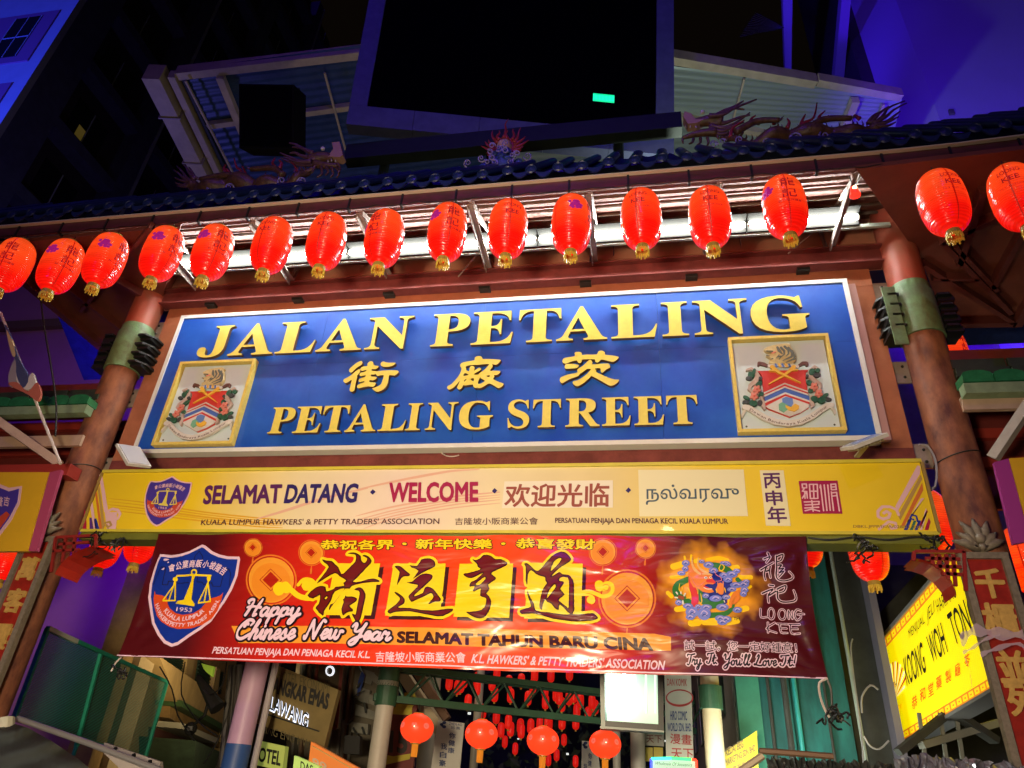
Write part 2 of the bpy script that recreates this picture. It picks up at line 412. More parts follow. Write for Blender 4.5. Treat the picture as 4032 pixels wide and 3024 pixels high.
# ============================================================ serif letters
t_ = .045
GL = {
'I': ([(0, 0), (1, 0), (1, t_), ('q', (.74, t_), (.74, .14)), (.74, .86), ('q', (.74, 1-t_), (1, 1-t_)), (1, 1), (0, 1), (0, 1-t_), ('q', (.26, 1-t_), (.26, .86)), (.26, .14), ('q', (.26, t_), (0, t_))],),
'L': ([(0, 0), (.93, 0), (1, .38), (.97, .38), ('q', (.88, .07), (.60, .065)), (.47, .065), (.47, .86), ('q', (.47, 1-t_), (.62, 1-t_)), (.62, 1), (0, 1), (0, 1-t_), ('q', (.15, 1-t_), (.15, .86)), (.15, .14), ('q', (.15, t_), (0, t_))],),
'T': ([(.2, 0), (.8, 0), (.8, t_), ('q', (.65, t_), (.65, .14)), (.65, .94), (.72, .94), ('q', (.92, .93), (.96, .68)), (1, .68), (.99, 1), (.01, 1), (0, .68), (.04, .68), ('q', (.08, .93), (.28, .94)), (.35, .94), (.35, .14), ('q', (.35, t_), (.2, t_))],),
'E': ([(0, 0), (.95, 0), (1, .34), (.965, .34), ('q', (.88, .065), (.6, .06)), (.46, .06), (.46, .48), (.52, .48), ('q', (.66, .47), (.68, .28)), (.715, .28), (.715, .75), (.68, .75), ('q', (.66, .55), (.52, .545)), (.46, .545), (.46, .94), (.6, .94), ('q', (.85, .93), (.90, .70)), (.94, .70), (.93, 1), (0, 1), (0, 1-t_), ('q', (.15, 1-t_), (.15, .86)), (.15, .14), ('q', (.15, t_), (0, t_))],),
'P': ([(0, 0), (.60, 0), (.60, t_), ('q', (.44, t_), (.44, .14)), (.44, .44), (.55, .44), ('q', (1, .46), (1, .73)), ('q', (1, 1), (.55, 1)), (0, 1), (0, 1-t_), ('q', (.13, 1-t_), (.13, .86)), (.13, .14), ('q', (.13, t_), (0, t_))], [(.44, .93), (.50, .93), ('q', (.69, .92), (.69, .73)), ('q', (.69, .52), (.50, .505)), (.44, .505)]),
'R': ([(0, 0), (.52, 0), (.52, t_), ('q', (.39, t_), (.39, .14)), (.39, .47), (.42, .47), (.73, 0), (1, 0), (1, t_), ('q', (.93, .05), (.88, .12)), (.67, .48), ('q', (.89, .53), (.89, .74)), ('q', (.89, 1), (.5, 1)), (0, 1), (0, 1-t_), ('q', (.12, 1-t_), (.12, .86)), (.12, .14), ('q', (.12, t_), (0, t_))], [(.39, .93), (.45, .93), ('q', (.61, .92), (.61, .74)), ('q', (.61, .54), (.45, .53)), (.39, .53)]),
'A': ([(.52, 1.02), (.88, .14), ('q', (.92, t_), (1, t_)), (1, 0), (.54, 0), (.54, t_), ('q', (.65, .05), (.625, .13)), (.575, .26), (.28, .26), (.245, .15), ('q', (.21, .05), (.33, t_)), (.33, 0), (0, 0), (0, t_), ('q', (.09, .06), (.14, .17)), (.47, 1.02)], [(.305, .325), (.55, .325), (.43, .68)]),
'N': ([(0, 0), (.33, 0), (.33, t_), ('q', (.21, .05), (.21, .16)), (.21, .72), (.80, -.02), (.86, -.02), (.86, .86), ('q', (.86, .95), (1, .955)), (1, 1), (.67, 1), (.67, .955), ('q', (.79, .95), (.79, .86)), (.79, .40), (.33, 1), (0, 1), (0, .955), ('q', (.09, .95), (.13, .89)), (.13, .16), ('q', (.13, .05), (0, t_))],),
'J': ([(.38, 1), (1, 1), (1, .955), ('q', (.86, .955), (.86, .86)), (.86, .35), ('q', (.86, -.03), (.38, -.03)), ('q', (0, -.02), (0, .17)), ('q', (0, .31), (.15, .31)), ('q', (.28, .31), (.27, .17)), ('q', (.26, .04), (.37, .035)), ('q', (.53, .03), (.53, .3)), (.53, .86), ('q', (.53, .955), (.38, .955))],),
'G': ([(.85, 1), (.88, 1), (.90, .66), (.865, .66), ('q', (.80, .95), (.52, .955)), ('q', (.29, .94), (.28, .5)), ('q', (.28, .04), (.55, .035)), (.64, .06), (.64, .36), ('q', (.64, .42), (.54, .43)), (.54, .475), (1, .475), (1, .43), ('q', (.92, .42), (.92, .36)), (.92, .08), ('q', (.78, -.03), (.52, -.03)), ('q', (0, -.01), (0, .5)), ('q', (0, 1.01), (.5, 1.03)), ('q', (.66, 1.03), (.79, .955))],),
'S': ([(.86, 1), (.93, 1), (.95, .68), (.91, .68), ('q', (.84, .95), (.5, .955)), ('q', (.27, .95), (.26, .82)), ('q', (.25, .70), (.55, .62)), ('q', (1, .50), (1, .28)), ('q', (1, -.03), (.52, -.03)), ('q', (.35, -.03), (.2, .05)), (.12, 0), (.05, 0), (0, .36), (.04, .36), ('q', (.14, .045), (.5, .045)), ('q', (.74, .05), (.74, .19)), ('q', (.74, .32), (.45, .4)), ('q', (0, .52), (0, .74)), ('q', (0, 1.03), (.46, 1.03)), ('q', (.62, 1.03), (.78, .955))],),
}
# ============================================================ main sign
SW, SZ0, SZ1 = 4.5, 5.164, 7.354
sign = thing('blue_street_sign', 'wide blue sign board with raised gold JALAN PETALING and PETALING STREET letters', 'sign', (0, .06, SZ0))
bd = .055                                                    # white border width
for i in range(4):
    for j in range(2):
        xa_, xb_ = -SW+bd+(2*SW-2*bd)*i/4, -SW+bd+(2*SW-2*bd)*(i+1)/4; za_, zb_ = (SZ0+bd, 6.44) if j == 0 else (6.44, SZ1-bd)
        MB().bb((xa_+.0012, -.005-.0008*((i+j) % 2), za_+.0012), (xb_-.0012, .10, zb_-.0012)).build('sign_panel', blue, sign)
MB().bb((-SW+bd, .101, SZ0+bd), (SW-bd, .12, SZ1-bd)).build('backing', blue, sign)
for nm, a, b in (('border', (-SW, -.02, SZ0), (SW, .13, SZ0+bd)), ('border', (-SW, -.02, SZ1-bd), (SW, .13, SZ1)),
                 ('border', (-SW, -.018, SZ0+bd), (-SW+bd, .128, SZ1-bd)), ('border', (SW-bd, -.018, SZ0+bd), (SW, .128, SZ1-bd))):
    MB().bb(a, b).build(nm, white, sign)
LF = Fr((0, -.085, 0)); B0 = .07                            # letter fronts 8 cm off the board
z1 = Zf(LF, 560, 1080, 1200/2212); z2 = Zf(LF, 1660, 1050, 1200/2212); z3 = Zf(LF, 2500, 1050, 1000/2212)
row1 = [('J', z1(398, 560)[0], z1(678, 362)[0]), ('A', z1(614, 590)[0], z1(938, 578)[0]), ('L', z1(957, 580)[0], z1(1258, 478)[0]), ('A', z1(1253, 563)[0], z1(1583, 553)[0]),
        ('N', z1(1608, 550)[0], z1(1977, 300)[0]), ('P', z2(60, 580)[0], z2(355, 390)[0]), ('E', z2(355, 568)[0], z2(662, 480)[0]), ('T', z2(707, 385)[0], z2(1014, 370)[0]),
        ('A', z2(976, 540)[0], z2(1347, 522)[0]), ('L', z2(1378, 525)[0], z2(1711, 425)[0]), ('I', z2(1750, 507)[0], z2(1943, 495)[0]), ('N', z3(523, 598)[0], z3(970, 275)[0]), ('G', z3(1005, 400)[0], z3(1523, 425)[0])]
zb1 = (z3(242, 607)[1]+z1(614, 590)[1])/2; zt1 = (z3(235, 312)[1]+z1(1010, 352)[1])/2
row2 = [('P', z1(905, 1157)[0], z1(1113, 1010)[0]), ('E', z1(1085, 1150)[0], z1(1290, 1095)[0]), ('T', z1(1313, 1015)[0], z1(1510, 968)[0]), ('A', z1(1465, 1140)[0], z1(1690, 1132)[0]),
        ('L', z1(1707, 1132)[0], z1(1915, 1060)[0]), ('I', z1(1905, 1130)[0], z1(2045, 937)[0]-.01), ('N', z2(22, 1183)[0], z2(268, 985)[0]), ('G', z2(272, 1080)[0], z2(515, 1095)[0]),
        ('S', z2(618, 1170)[0], z2(782, 1090)[0]), ('T', z2(808, 1020)[0], z2(1013, 965)[0]), ('R', z2(1042, 1163)[0], z2(1292, 1158)[0]), ('E', z2(1310, 1153)[0], z2(1518, 1080)[0]),
        ('E', z2(1545, 1148)[0], z2(1760, 1080)[0]), ('T', z2(1775, 1000)[0], z2(1997, 935)[0])]
zb2 = (z3(340, 1370)[1]+z1(905, 1157)[1])/2; zt2 = (z3(270, 1123)[1]+z1(950, 968)[1])/2
for row, zb, zt in ((row1, zb1, zt1), (row2, zb2, zt2)):
    for ch, x0, x1 in row:
        loops = [[(x0+p[0]*(x1-x0), zb+p[1]*(zt-zb)) for p in path(l)] for l in GL[ch]]
        o = MB().flat(loops, LF, 0).build('letter', gold, sign)
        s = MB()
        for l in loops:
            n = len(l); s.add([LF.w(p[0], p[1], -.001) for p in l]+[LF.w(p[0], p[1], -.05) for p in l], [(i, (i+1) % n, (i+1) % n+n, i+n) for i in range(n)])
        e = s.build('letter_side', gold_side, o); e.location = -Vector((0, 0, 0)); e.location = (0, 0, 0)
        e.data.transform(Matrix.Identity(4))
def char3d(loops, name='chinese_character'):
    o = MB().flat(loops, LF, 0).build(name, gold, sign)
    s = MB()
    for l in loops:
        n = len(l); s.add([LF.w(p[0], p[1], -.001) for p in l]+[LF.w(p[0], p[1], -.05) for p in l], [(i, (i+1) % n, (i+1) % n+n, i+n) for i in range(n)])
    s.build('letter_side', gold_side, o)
za = Zf(LF, 1340, 1390, .11754); zc = Zf(LF, 1740, 1380, .12206); zd = Zf(LF, 2180, 1360, .12658)
jie = [[(690, 265), (735, 300), (725, 380), (600, 460), (480, 560), (400, 640), (340, 650), (290, 600), (310, 530), (420, 430), (560, 320)],
 [(620, 540), (665, 580), (640, 670), (560, 760), (570, 810), (540, 900), (500, 1080), (470, 1240), (385, 1300), (305, 1240), (330, 1130), (380, 910), (280, 960), (180, 1005), (105, 950), (120, 880), (230, 820), (380, 730), (500, 620)],
 [(930, 330), (1010, 275), (1090, 300), (1105, 370), (1150, 420), (1270, 430), (1280, 470), (1180, 540), (1060, 535), (1045, 590), (1150, 600), (1245, 615), (1400, 590), (1600, 575), (1850, 575), (1945, 600), (1930, 670), (1810, 755), (1640, 740), (1610, 900), (1560, 1080), (1450, 1210), (1280, 1295), (1150, 1270), (1080, 1200), (1090, 1170), (1200, 1140), (1340, 1060), (1400, 950), (1450, 740), (1240, 770), (1195, 700), (1130, 720), (1030, 720), (1040, 785), (1140, 790), (1220, 810), (1180, 880), (1090, 915), (990, 905), (970, 965), (1080, 985), (1190, 1010), (1110, 1130), (950, 1115), (780, 1140), (620, 1180), (555, 1140), (580, 1070), (680, 1020), (790, 985), (800, 940), (660, 975), (615, 930), (650, 860), (820, 800), (840, 745), (690, 775), (645, 720), (680, 660), (840, 620), (865, 565), (720, 600), (675, 560), (700, 490), (800, 445), (905, 435), (910, 380)],
 [(1450, 285), (1530, 310), (1640, 325), (1850, 325), (1780, 410), (1620, 460), (1480, 465), (1370, 430), (1350, 360), (1390, 305)]]
chang = [[(1060, 240), (1120, 190), (1220, 180), (1290, 215), (1315, 275), (1500, 275), (1880, 300), (1870, 360), (1790, 440), (1730, 460), (1620, 445), (1645, 510), (1550, 645), (1680, 650), (1880, 665), (1860, 730), (1780, 795), (1680, 790), (1695, 850), (1650, 915), (1720, 960), (1850, 1020), (1985, 1065), (1960, 1140), (1850, 1210), (1780, 1200), (1640, 1110), (1530, 1065), (1440, 1100), (1300, 1190), (1200, 1215), (1140, 1195), (1080, 1215), (1010, 1160), (1005, 1105), (900, 1105), (740, 1130), (690, 1110), (650, 1200), (560, 1260), (490, 1200), (510, 1130), (580, 965), (520, 1040), (400, 1170), (300, 1245), (220, 1265), (165, 1200), (200, 1140), (300, 1090), (420, 970), (540, 820), (610, 680), (635, 570), (585, 500), (610, 430), (700, 380), (850, 350), (1050, 310)],
 [(760, 525), (880, 480), (1060, 460), (1180, 462), (1350, 440), (1520, 443), (1430, 560), (1330, 650), (1200, 740), (1190, 775), (1020, 770), (1150, 690), (1260, 620), (1250, 570), (1180, 560), (1040, 650), (1065, 570), (1020, 510), (950, 495), (895, 550), (880, 665), (780, 630), (785, 570)],
 [(735, 730), (850, 770), (830, 800), (690, 820)], [(800, 925), (720, 1010), (710, 990), (740, 940)], [(940, 905), (1030, 900), (1020, 995), (930, 940)],
 [(1240, 865), (1270, 910), (1385, 975), (1290, 1050), (1170, 1080), (1180, 970)], [(1430, 815), (1550, 805), (1510, 855)]]
ci = [[(650, 240), (700, 205), (830, 205), (875, 250), (885, 300), (1040, 285), (1340, 280), (1380, 200), (1480, 160), (1590, 210), (1600, 290), (1800, 310), (2020, 355), (1990, 420), (1900, 490), (1820, 510), (1650, 470), (1480, 440), (1420, 500), (1360, 530), (1290, 500), (1280, 435), (1040, 430), (885, 445), (865, 520), (810, 550), (750, 520), (715, 470), (560, 500), (360, 570), (270, 510), (290, 430), (350, 385), (500, 365), (660, 325)],
 [(400, 575), (600, 575), (750, 600), (790, 630), (720, 700), (600, 715), (380, 725), (340, 670), (360, 600)],
 [(1130, 440), (1190, 490), (1210, 550), (1185, 590), (1400, 580), (1690, 560), (1755, 650), (1740, 700), (1630, 750), (1520, 850), (1465, 810), (1450, 715), (1290, 715), (1330, 790), (1320, 825), (1500, 910), (1700, 1000), (1900, 1060), (2030, 1065), (2010, 1130), (1900, 1220), (1790, 1255), (1700, 1230), (1500, 1120), (1200, 960), (1140, 990), (960, 1150), (820, 1240), (720, 1265), (640, 1230), (590, 1160), (620, 1110), (740, 1085), (900, 990), (1040, 880), (1160, 740), (1040, 735), (1000, 760), (860, 860), (810, 880), (770, 950), (600, 1010), (450, 1070), (320, 1150), (270, 1175), (210, 1140), (190, 1070), (230, 990), (400, 920), (560, 880), (740, 840), (730, 760), (800, 700), (900, 640), (1020, 530)]]
char3d([za.poly(l, 2) for l in jie]); char3d([zc.poly(l, 2) for l in chang]); char3d([zd.poly(l, 2) for l in ci])
# ============================================================ crest plaques
CFr = Fr((0, -.03, 0)); zk = Zf(CFr, 2860, 1320, 480/1991)
def C(n, c, **k): return M('crest_'+n, c, .5, **k)
c_panel = C('panel', (.60, .70, .74), var=.05); c_red = C('red', (.60, .05, .035)); c_white = C('white', (.66, .62, .56), var=.1, scale=20); c_blue = C('blue', (.06, .13, .42))
c_gold = C('gold', (.72, .40, .04)); c_cream = C('cream', (.62, .48, .24), var=.25, scale=25); c_dark = C('dark', (.05, .055, .05)); c_brown = C('brown', (.12, .05, .035))
c_green = C('green', (.03, .13, .07), var=.4, scale=30); c_pink = C('pink', (.65, .22, .16)); c_scroll = C('scroll', (.55, .42, .36), var=.2, scale=20)
c_lgreen = C('light_green', (.16, .38, .24)); c_lblue = C('light_blue', (.12, .22, .50))
# corners of the plaque in the sign plane
q = [zk(40, 82), zk(1665, 20), zk(1930, 1600), zk(165, 1622)]
cx0, cx1 = (q[0][0]+q[3][0])/2, (q[1][0]+q[2][0])/2; cz0, cz1 = (q[2][1]+q[3][1])/2, (q[0][1]+q[1][1])/2
crest = thing('crest_plaque', 'gold framed tiger head crest with red shield on the right end of the blue sign', 'plaque', ((cx0+cx1)/2, -.01, cz0), 'city crests on the blue sign')
f0, fd = .055, .038
MB().bb((cx0+f0-.01, -.028, cz0+f0-.01), (cx1-f0+.01, -.007, cz1-f0+.01)).build('back_panel', c_panel, crest)
for a, b in (((cx0, -.10, cz0), (cx1, -.008, cz0+fd)), ((cx0, -.10, cz1-fd), (cx1, -.008, cz1)), ((cx0, -.099, cz0+fd), (cx0+fd, -.008, cz1-fd)), ((cx1-fd, -.099, cz0+fd), (cx1, -.008, cz1-fd))):
    MB().bb(a, b).build('frame_rail', M('gold_frame', (.74, .56, .12), .45, var=.2, scale=20), crest)
for sx in (cx0+.1, cx1-.1):
    MB().ball((sx, -.032, cz0+.1), .012, 6).build('screw', c_dark, crest)
def rel(name, loops, d0, d1, m, par=None):                 # relief piece
    return MB().solid(loops, CFr, d0, d1).build(name, m, par or crest)
def relsdf(name, d0, d1, m, polys=(), strokes=(), iso=0, res=150):
    st = [([zk(p) for p in s[0]], ([zk.r(r) for r in s[1]] if isinstance(s[1], (list, tuple)) else zk.r(s[1]))) for s in strokes]
    return rel(name, sdf_loops([[zk.poly(l) for l in P] for P in polys], st, zk.r(iso) if iso else 0, res), d0, d1, m)
sh = [(485, 610), (1330, 590), (1285, 640), (1285, 760), (1325, 950), (1350, 1140), (1335, 1205), (1200, 1290), (1030, 1355), (860, 1290), (680, 1220), (632, 1185), (608, 1000), (590, 800), (570, 680), (540, 640)]
relsdf('shield', 0, .035, c_red, [[sh]])
rel('chevron', [zk.poly([(600, 965), (945, 805), (1322, 940), (1326, 962), (945, 828), (603, 987)])], .034, .040, c_white)
rel('chevron', [zk.poly([(606, 1010), (945, 862), (1332, 990), (1335, 1015), (945, 885), (612, 1035)])], .034, .040, c_white)
rel('chevron', [zk.poly([(613, 1037), (945, 887), (1336, 1017), (1346, 1092), (952, 958), (620, 1105)])], .034, .038, c_blue)
rel('chevron', [zk.poly([(621, 1107), (952, 960), (1346, 1094), (1349, 1120), (955, 988), (626, 1132)])], .034, .041, c_white)
rel('shield_base', [zk.poly([(634, 1187), (955, 1022), (1348, 1158), (1334, 1206), (1200, 1290), (1030, 1355), (860, 1290), (680, 1220)])], .034, .041, c_white)
relsdf('dagger', .035, .062, c_gold, (), [([(735, 560), (850, 650), (960, 705), (1080, 760), (1200, 815)], [34, 24, 16, 14, 6]), ([(700, 622), (800, 610)], [12, 30])])
relsdf('dagger', .035, .056, c_gold, (), [([(1090, 555), (1000, 640), (900, 715), (790, 770), (685, 835)], [34, 24, 16, 14, 6]), ([(1150, 605), (1040, 600)], [10, 30])])
relsdf('emblem', .04, .05, c_lblue, [[[(900, 1070), (965, 1040), (1070, 1065), (1080, 1150), (1050, 1200), (960, 1170), (905, 1130)]]], res=80)
relsdf('emblem', .04, .053, c_lgreen, [[[(845, 1160), (900, 1130), (1000, 1180), (1000, 1240), (930, 1295), (850, 1250)]]], res=80)
relsdf('emblem', .04, .056, c_gold, [[[(950, 1180), (1040, 1215), (1110, 1155), (1175, 1190), (1170, 1240), (1100, 1280), (1010, 1260), (960, 1220)]]], res=80)
th = [(608, 275), (660, 240), (760, 208), (900, 190), (970, 183), (1028, 200), (1020, 230), (1080, 300), (1122, 400), (1110, 470), (1060, 505), (900, 500), (700, 505), (690, 470), (740, 440), (700, 405), (645, 370), (720, 355), (810, 335), (790, 300), (720, 320), (650, 312)]
relsdf('tiger_head', .01, .06, c_cream, [[th]], iso=4)
relsdf('tiger_stripes', .061, .066, M('tiger_grey', (.10, .11, .10), .5), (), [([(820, 245), (850, 300), (900, 350)], [18, 26, 8]), ([(880, 250), (930, 300), (930, 360), (860, 420)], [20, 18, 12, 6]), ([(940, 235), (1000, 290), (1000, 350), (960, 390)], [22, 18, 12, 5]),
   ([(1000, 250), (1070, 340), (1050, 400), (910, 460)], [16, 26, 18, 6]), ([(1090, 380), (1100, 430), (960, 490)], [14, 18, 6]), ([(830, 400), (880, 390), (850, 440)], [10, 12, 6]), ([(1060, 300), (1110, 400)], [12, 10]), ([(800, 420), (850, 370)], [5, 8])], res=200)
relsdf('tiger_mouth', .061, .065, c_dark, (), [([(650, 305), (740, 310)], [10, 12]), ([(650, 378), (690, 385)], [7, 8]), ([(730, 435), (745, 430)], 10)])
relsdf('tiger_mouth', .061, .067, c_pink, (), [([(735, 340), (790, 320)], [12, 14])])
relsdf('wreath', .03, .055, c_white, (), [([(690, 540), (800, 515), (940, 540), (1060, 520), (1150, 550)], 26)])
for i in range(5):
    relsdf('wreath_band', .055, .06, (c_blue, c_gold, c_blue, c_gold, c_blue)[i], (), [([(790+i*55, 515), (810+i*55, 555)], 15)], res=40)
for pts in ([(520, 520), (530, 490), (600, 505), (660, 530)], [(1180, 525), (1240, 490), (1290, 490), (1305, 520)]):
    relsdf('wreath_tail', .02, .05, c_brown, (), [(pts, [20, 30, 32, 22])])
relsdf('scroll', .01, .05, c_scroll, (), [([(330, 600), (400, 575), (475, 620), (505, 700), (465, 790), (385, 850), (365, 910), (420, 960), (540, 990)], [18, 20, 26, 36, 40, 32, 24, 14, 10]), ([(560, 1040), (590, 1110), (600, 1190), (620, 1240)], [18, 24, 30, 12])])
relsdf('scroll', .01, .05, c_scroll, (), [([(1490, 580), (1430, 545), (1350, 610), (1350, 700), (1430, 780), (1510, 830), (1520, 890), (1460, 950)], [18, 20, 26, 36, 38, 30, 20, 10]), ([(1380, 1030), (1370, 1100), (1400, 1170), (1380, 1210)], [14, 24, 28, 10])])
for i, (x, y, rx, ry, ro) in enumerate([(400, 680, 60, 42, .6), (440, 640, 30, 60, .3), (360, 745, 52, 32, .1), (545, 745, 30, 26, 0), (520, 830, 70, 36, -.7), (320, 1060, 60, 30, .5), (315, 1130, 62, 28, .1), (430, 1150, 68, 50, .2), (540, 1140, 44, 48, 0), (560, 1000, 44, 30, -.3),
        (1380, 640, 48, 55, .3), (1460, 695, 62, 36, 0), (1480, 610, 40, 34, 0), (1340, 810, 48, 38, .6), (1365, 940, 44, 40, 0), (1305, 710, 26, 24, 0), (1600, 1020, 60, 30, -.5), (1640, 1085, 66, 30, .1), (1420, 1080, 60, 46, .3), (1540, 1100, 66, 50, 0)]):
    rel('leaf', [zk.poly(ell(x, y, rx, ry, 12, ro))], .02+(i % 3)*.009, .052+(i % 4)*.005, c_dark if i in (2, 3, 11, 15, 8, 6, 17) else c_green)
for x, y in ((485, 935), (440, 1045), (1415, 890), (1490, 1000)):
    for k in range(5):
        a = k*1.2566+.3; rel('petal', [zk.poly(ell(x+36*math.cos(a), y+36*math.sin(a), 34, 24, 10, a))], .05, .072+k*.002, c_pink)
    rel('flower_heart', [zk.poly(ell(x, y, 11, 11, 8))], .07, .086, c_red)
relsdf('ribbon', .02, .06, c_white, (), [([(300, 1215), (360, 1225), (470, 1290), (620, 1385), (800, 1455), (1000, 1480), (1200, 1450), (1380, 1365), (1540, 1250), (1640, 1190), (1700, 1180)], [50, 50, 50, 52, 52, 52, 52, 50, 48, 46, 42])], res=200)
relsdf('ribbon_end', .01, .045, c_white, (), [([(290, 1270), (260, 1330), (255, 1370)], [22, 20, 10]), ([(1710, 1215), (1750, 1250), (1765, 1310)], [20, 20, 10])])
o = MB(); path_text(o, 'Dewan Bandaraya Kuala Lumpur', CFr, [zk(p) for p in ((345, 1262), (470, 1330), (620, 1415), (800, 1482), (1000, 1506), (1200, 1476), (1380, 1392), (1540, 1282), (1650, 1212))], zk.r(48), .064, .012, .98)
o.build('lettering', c_brown, crest)
# left plaque
zl = Zf(CFr, 560, 1080, 1200/2212); ql = [zl(297, 645), zl(842, 620), zl(666, 1250), zl(88, 1250)]
lx = (ql[0][0]+ql[1][0]+ql[2][0]+ql[3][0])/4; lz = (ql[2][1]+ql[3][1])/2
dup(crest, (lx, -.01, lz), 'gold framed tiger head crest with red shield on the left end of the blue sign')
# ============================================================ steel frame round the sign, beam and wall above
fr = thing('sign_frame', 'salmon painted steel box frame holding the blue sign between the two round columns', 'frame', (0, .2, 4.8))
FX0, FX1, FZ1, FZ0 = PY(368, 663, .10).x, PY(1881, 576, .10).x, (PY(368, 663, .10).z+PY(1881, 576, .10).z)/2, 5.0
FX0 = (FX0+PY(237, 1008, .10).x)/2; FX1 = (FX1+PY(1972, 993, .10).x)/2
bw = .30
for a, b in (((FX0, .10, FZ1-bw), (FX1, .38, FZ1)), ((FX0, .10, 4.72), (FX1, .38, 5.12))):
    MB().bb(a, b).build('frame_rail', orange_steel if b[2] > 6 else maroon, fr)
for x0, x1 in ((FX0, FX0+bw), (FX1-bw, FX1)):
    MB().bb((x0, .102, 5.121), (x1, .378, FZ1-bw-.001)).build('frame_stile', orange_steel, fr)
MB().bb((FX0+.3, .15, 5.0), (FX1-.3, .2, 7.3)).build('backing_sheet', maroon, fr)
MB().bb((SW+.002, .03, SZ0+.02), (SW+.10, .12, SZ1-.05)).build('side_strip', M('strip_pink', (.46, .26, .24), .5), fr)
MB().bb((-SW-.04, .03, SZ0), (-SW-.002, .12, SZ1)).build('side_strip', M('strip_pink', (.46, .26, .24)), fr)
for x, s in ((FX0, -1), (FX1, 1)):
    for z in (5.05, 6.1, 7.25):
        p = MB().bb((x if s > 0 else x-.26, .16, z-.14), (x+.26 if s > 0 else x, .19, z+.14)); p = p.build('bracket_plate', steel, fr)
        b = MB()
        for dz in (-.07, .07): b.ball((x+s*.12, .155, z+dz), .018, 6)
        b.build('bolt', black_m, p)
beam = thing('header_beam', 'long maroon steel beam running between the columns just above the blue sign', 'beam', (0, 0, 7.5))
BZ0 = (PY(360, 656, 0).z+PY(1900, 567, 0).z)/2; BZ1 = (PY(360, 634, 0).z+PY(1900, 542, 0).z)/2
CXL, CXR, CRAD = -5.125, 5.165, .215
MB().bb((CXL+.2, -.02, BZ0), (CXR-.2, .0, BZ1)).build('web', maroon, beam)
MB().bb((CXL+.2, -.10, BZ1), (CXR-.2, .12, BZ1+.02)).build('flange', maroon, beam)
MB().bb((CXL+.2, -.06, BZ0-.02), (CXR-.2, .12, BZ0)).build('flange', maroon, beam)
for i in range(7):
    MB().bb((-4.2+i*1.36, -.012, BZ0-.06), (-4.05+i*1.36, .09, BZ0-.021)).build('packer', black_m, beam)
# wall over the beam
uw = thing('gable_wall_panel', 'salmon panelled wall strip between the maroon beam and the tube lights', 'wall', (0, .15, BZ1))
WZ = 8.42
n = 6; xs = [CXL+.15+(CXR-CXL-.3)*i/n for i in range(n+1)]
for i in range(n):
    MB().bb((xs[i]+.005, .12, BZ0), (xs[i+1]-.005, .16, WZ)).build('wall_panel', M('wall_salmon', (.46, .20, .12), .55, var=.15, scale=3), uw)
MB().bb((CXL+.15, .085, (BZ1+WZ)/2-.12), (CXR-.15, .118, (BZ1+WZ)/2-.06)).build('moulding', M('wall_salmon'  , (.5, .2, .11)), uw)
# ============================================================ columns
def column(x, label):
    t = thing('round_column', label, 'column', (x, 0, 0), 'round gate columns')
    p = MB(); pr = [(CRAD, 0)]
    for z in (1.5, 3.1, 3.12, 5.02, 5.04, 7.02): pr.append((CRAD*(1 if z != 3.12 and z != 5.04 else .995), z))
    pr += [(CRAD, 7.02)]; p.lathe(pr, 40, (x, 0, 0)); p.build('shaft', col_m, t, True, 30)
    MB().lathe([(CRAD-.005, 6.98), (CRAD-.005, 8.5)], 40, (x, 0, 0)).build('upper_shaft', M('column_red', (.36, .06, .035), .5, var=.4, scale=2.2, spec=.3, bump=.3, bscale=5, col2=(.26, .10, .06)), t, True)
    MB().lathe([(CRAD, 6.42), (CRAD+.022, 6.42), (CRAD+.022, 7.02), (CRAD+.004, 7.03), (CRAD+.003, 7.14), (CRAD-.004, 7.16)], 40, (x, 0, 0)).build('green_band', green_m, t, True, 30)
    for s in (-1, 1):
        for k in range(4):
            z = 6.50+k*.145
            b = MB(); a0 = 0 if s > 0 else math.pi
            fr_ = Fr((x+s*(CRAD+.01), 0, z), (s, 0, 0), (0, -1, 0))
            pl = [(-.02, -.20), (.10, -.20), (.20, -.08), (.20, .08), (.10, .20), (-.02, .20), (-.06, 0)]
            b.solid([[(p_[0]+.0, p_[1]) for p_ in pl]], fr_, 0, .028); f_ = b.build('fin_plate', black_m, t)
            MB().bb((x+s*(CRAD), -.14, z-.07), (x+s*(CRAD+.17), .14, z-.002)).build('fin_web', black_m, f_)
    if x > 0:
        MB().bb((x-CRAD-.16, -.2, 6.25), (x-CRAD-.02, -.18, 7.05)).build('edge_plate', green_m, t)
    rr = MB(); rr.tube([(x+(CRAD+.004)*math.cos(a), (CRAD+.004)*math.sin(a), 4.92+.05*math.cos(a*1)) for a in np.linspace(0, 6.283, 28)], .008, 5); rr.build('wire_tie', cable_m, t)
    return t
column(CXL, 'tall round brown column with green finned collar on the left of the blue sign')
column(CXR, 'tall round brown column with green finned collar on the right of the blue sign')
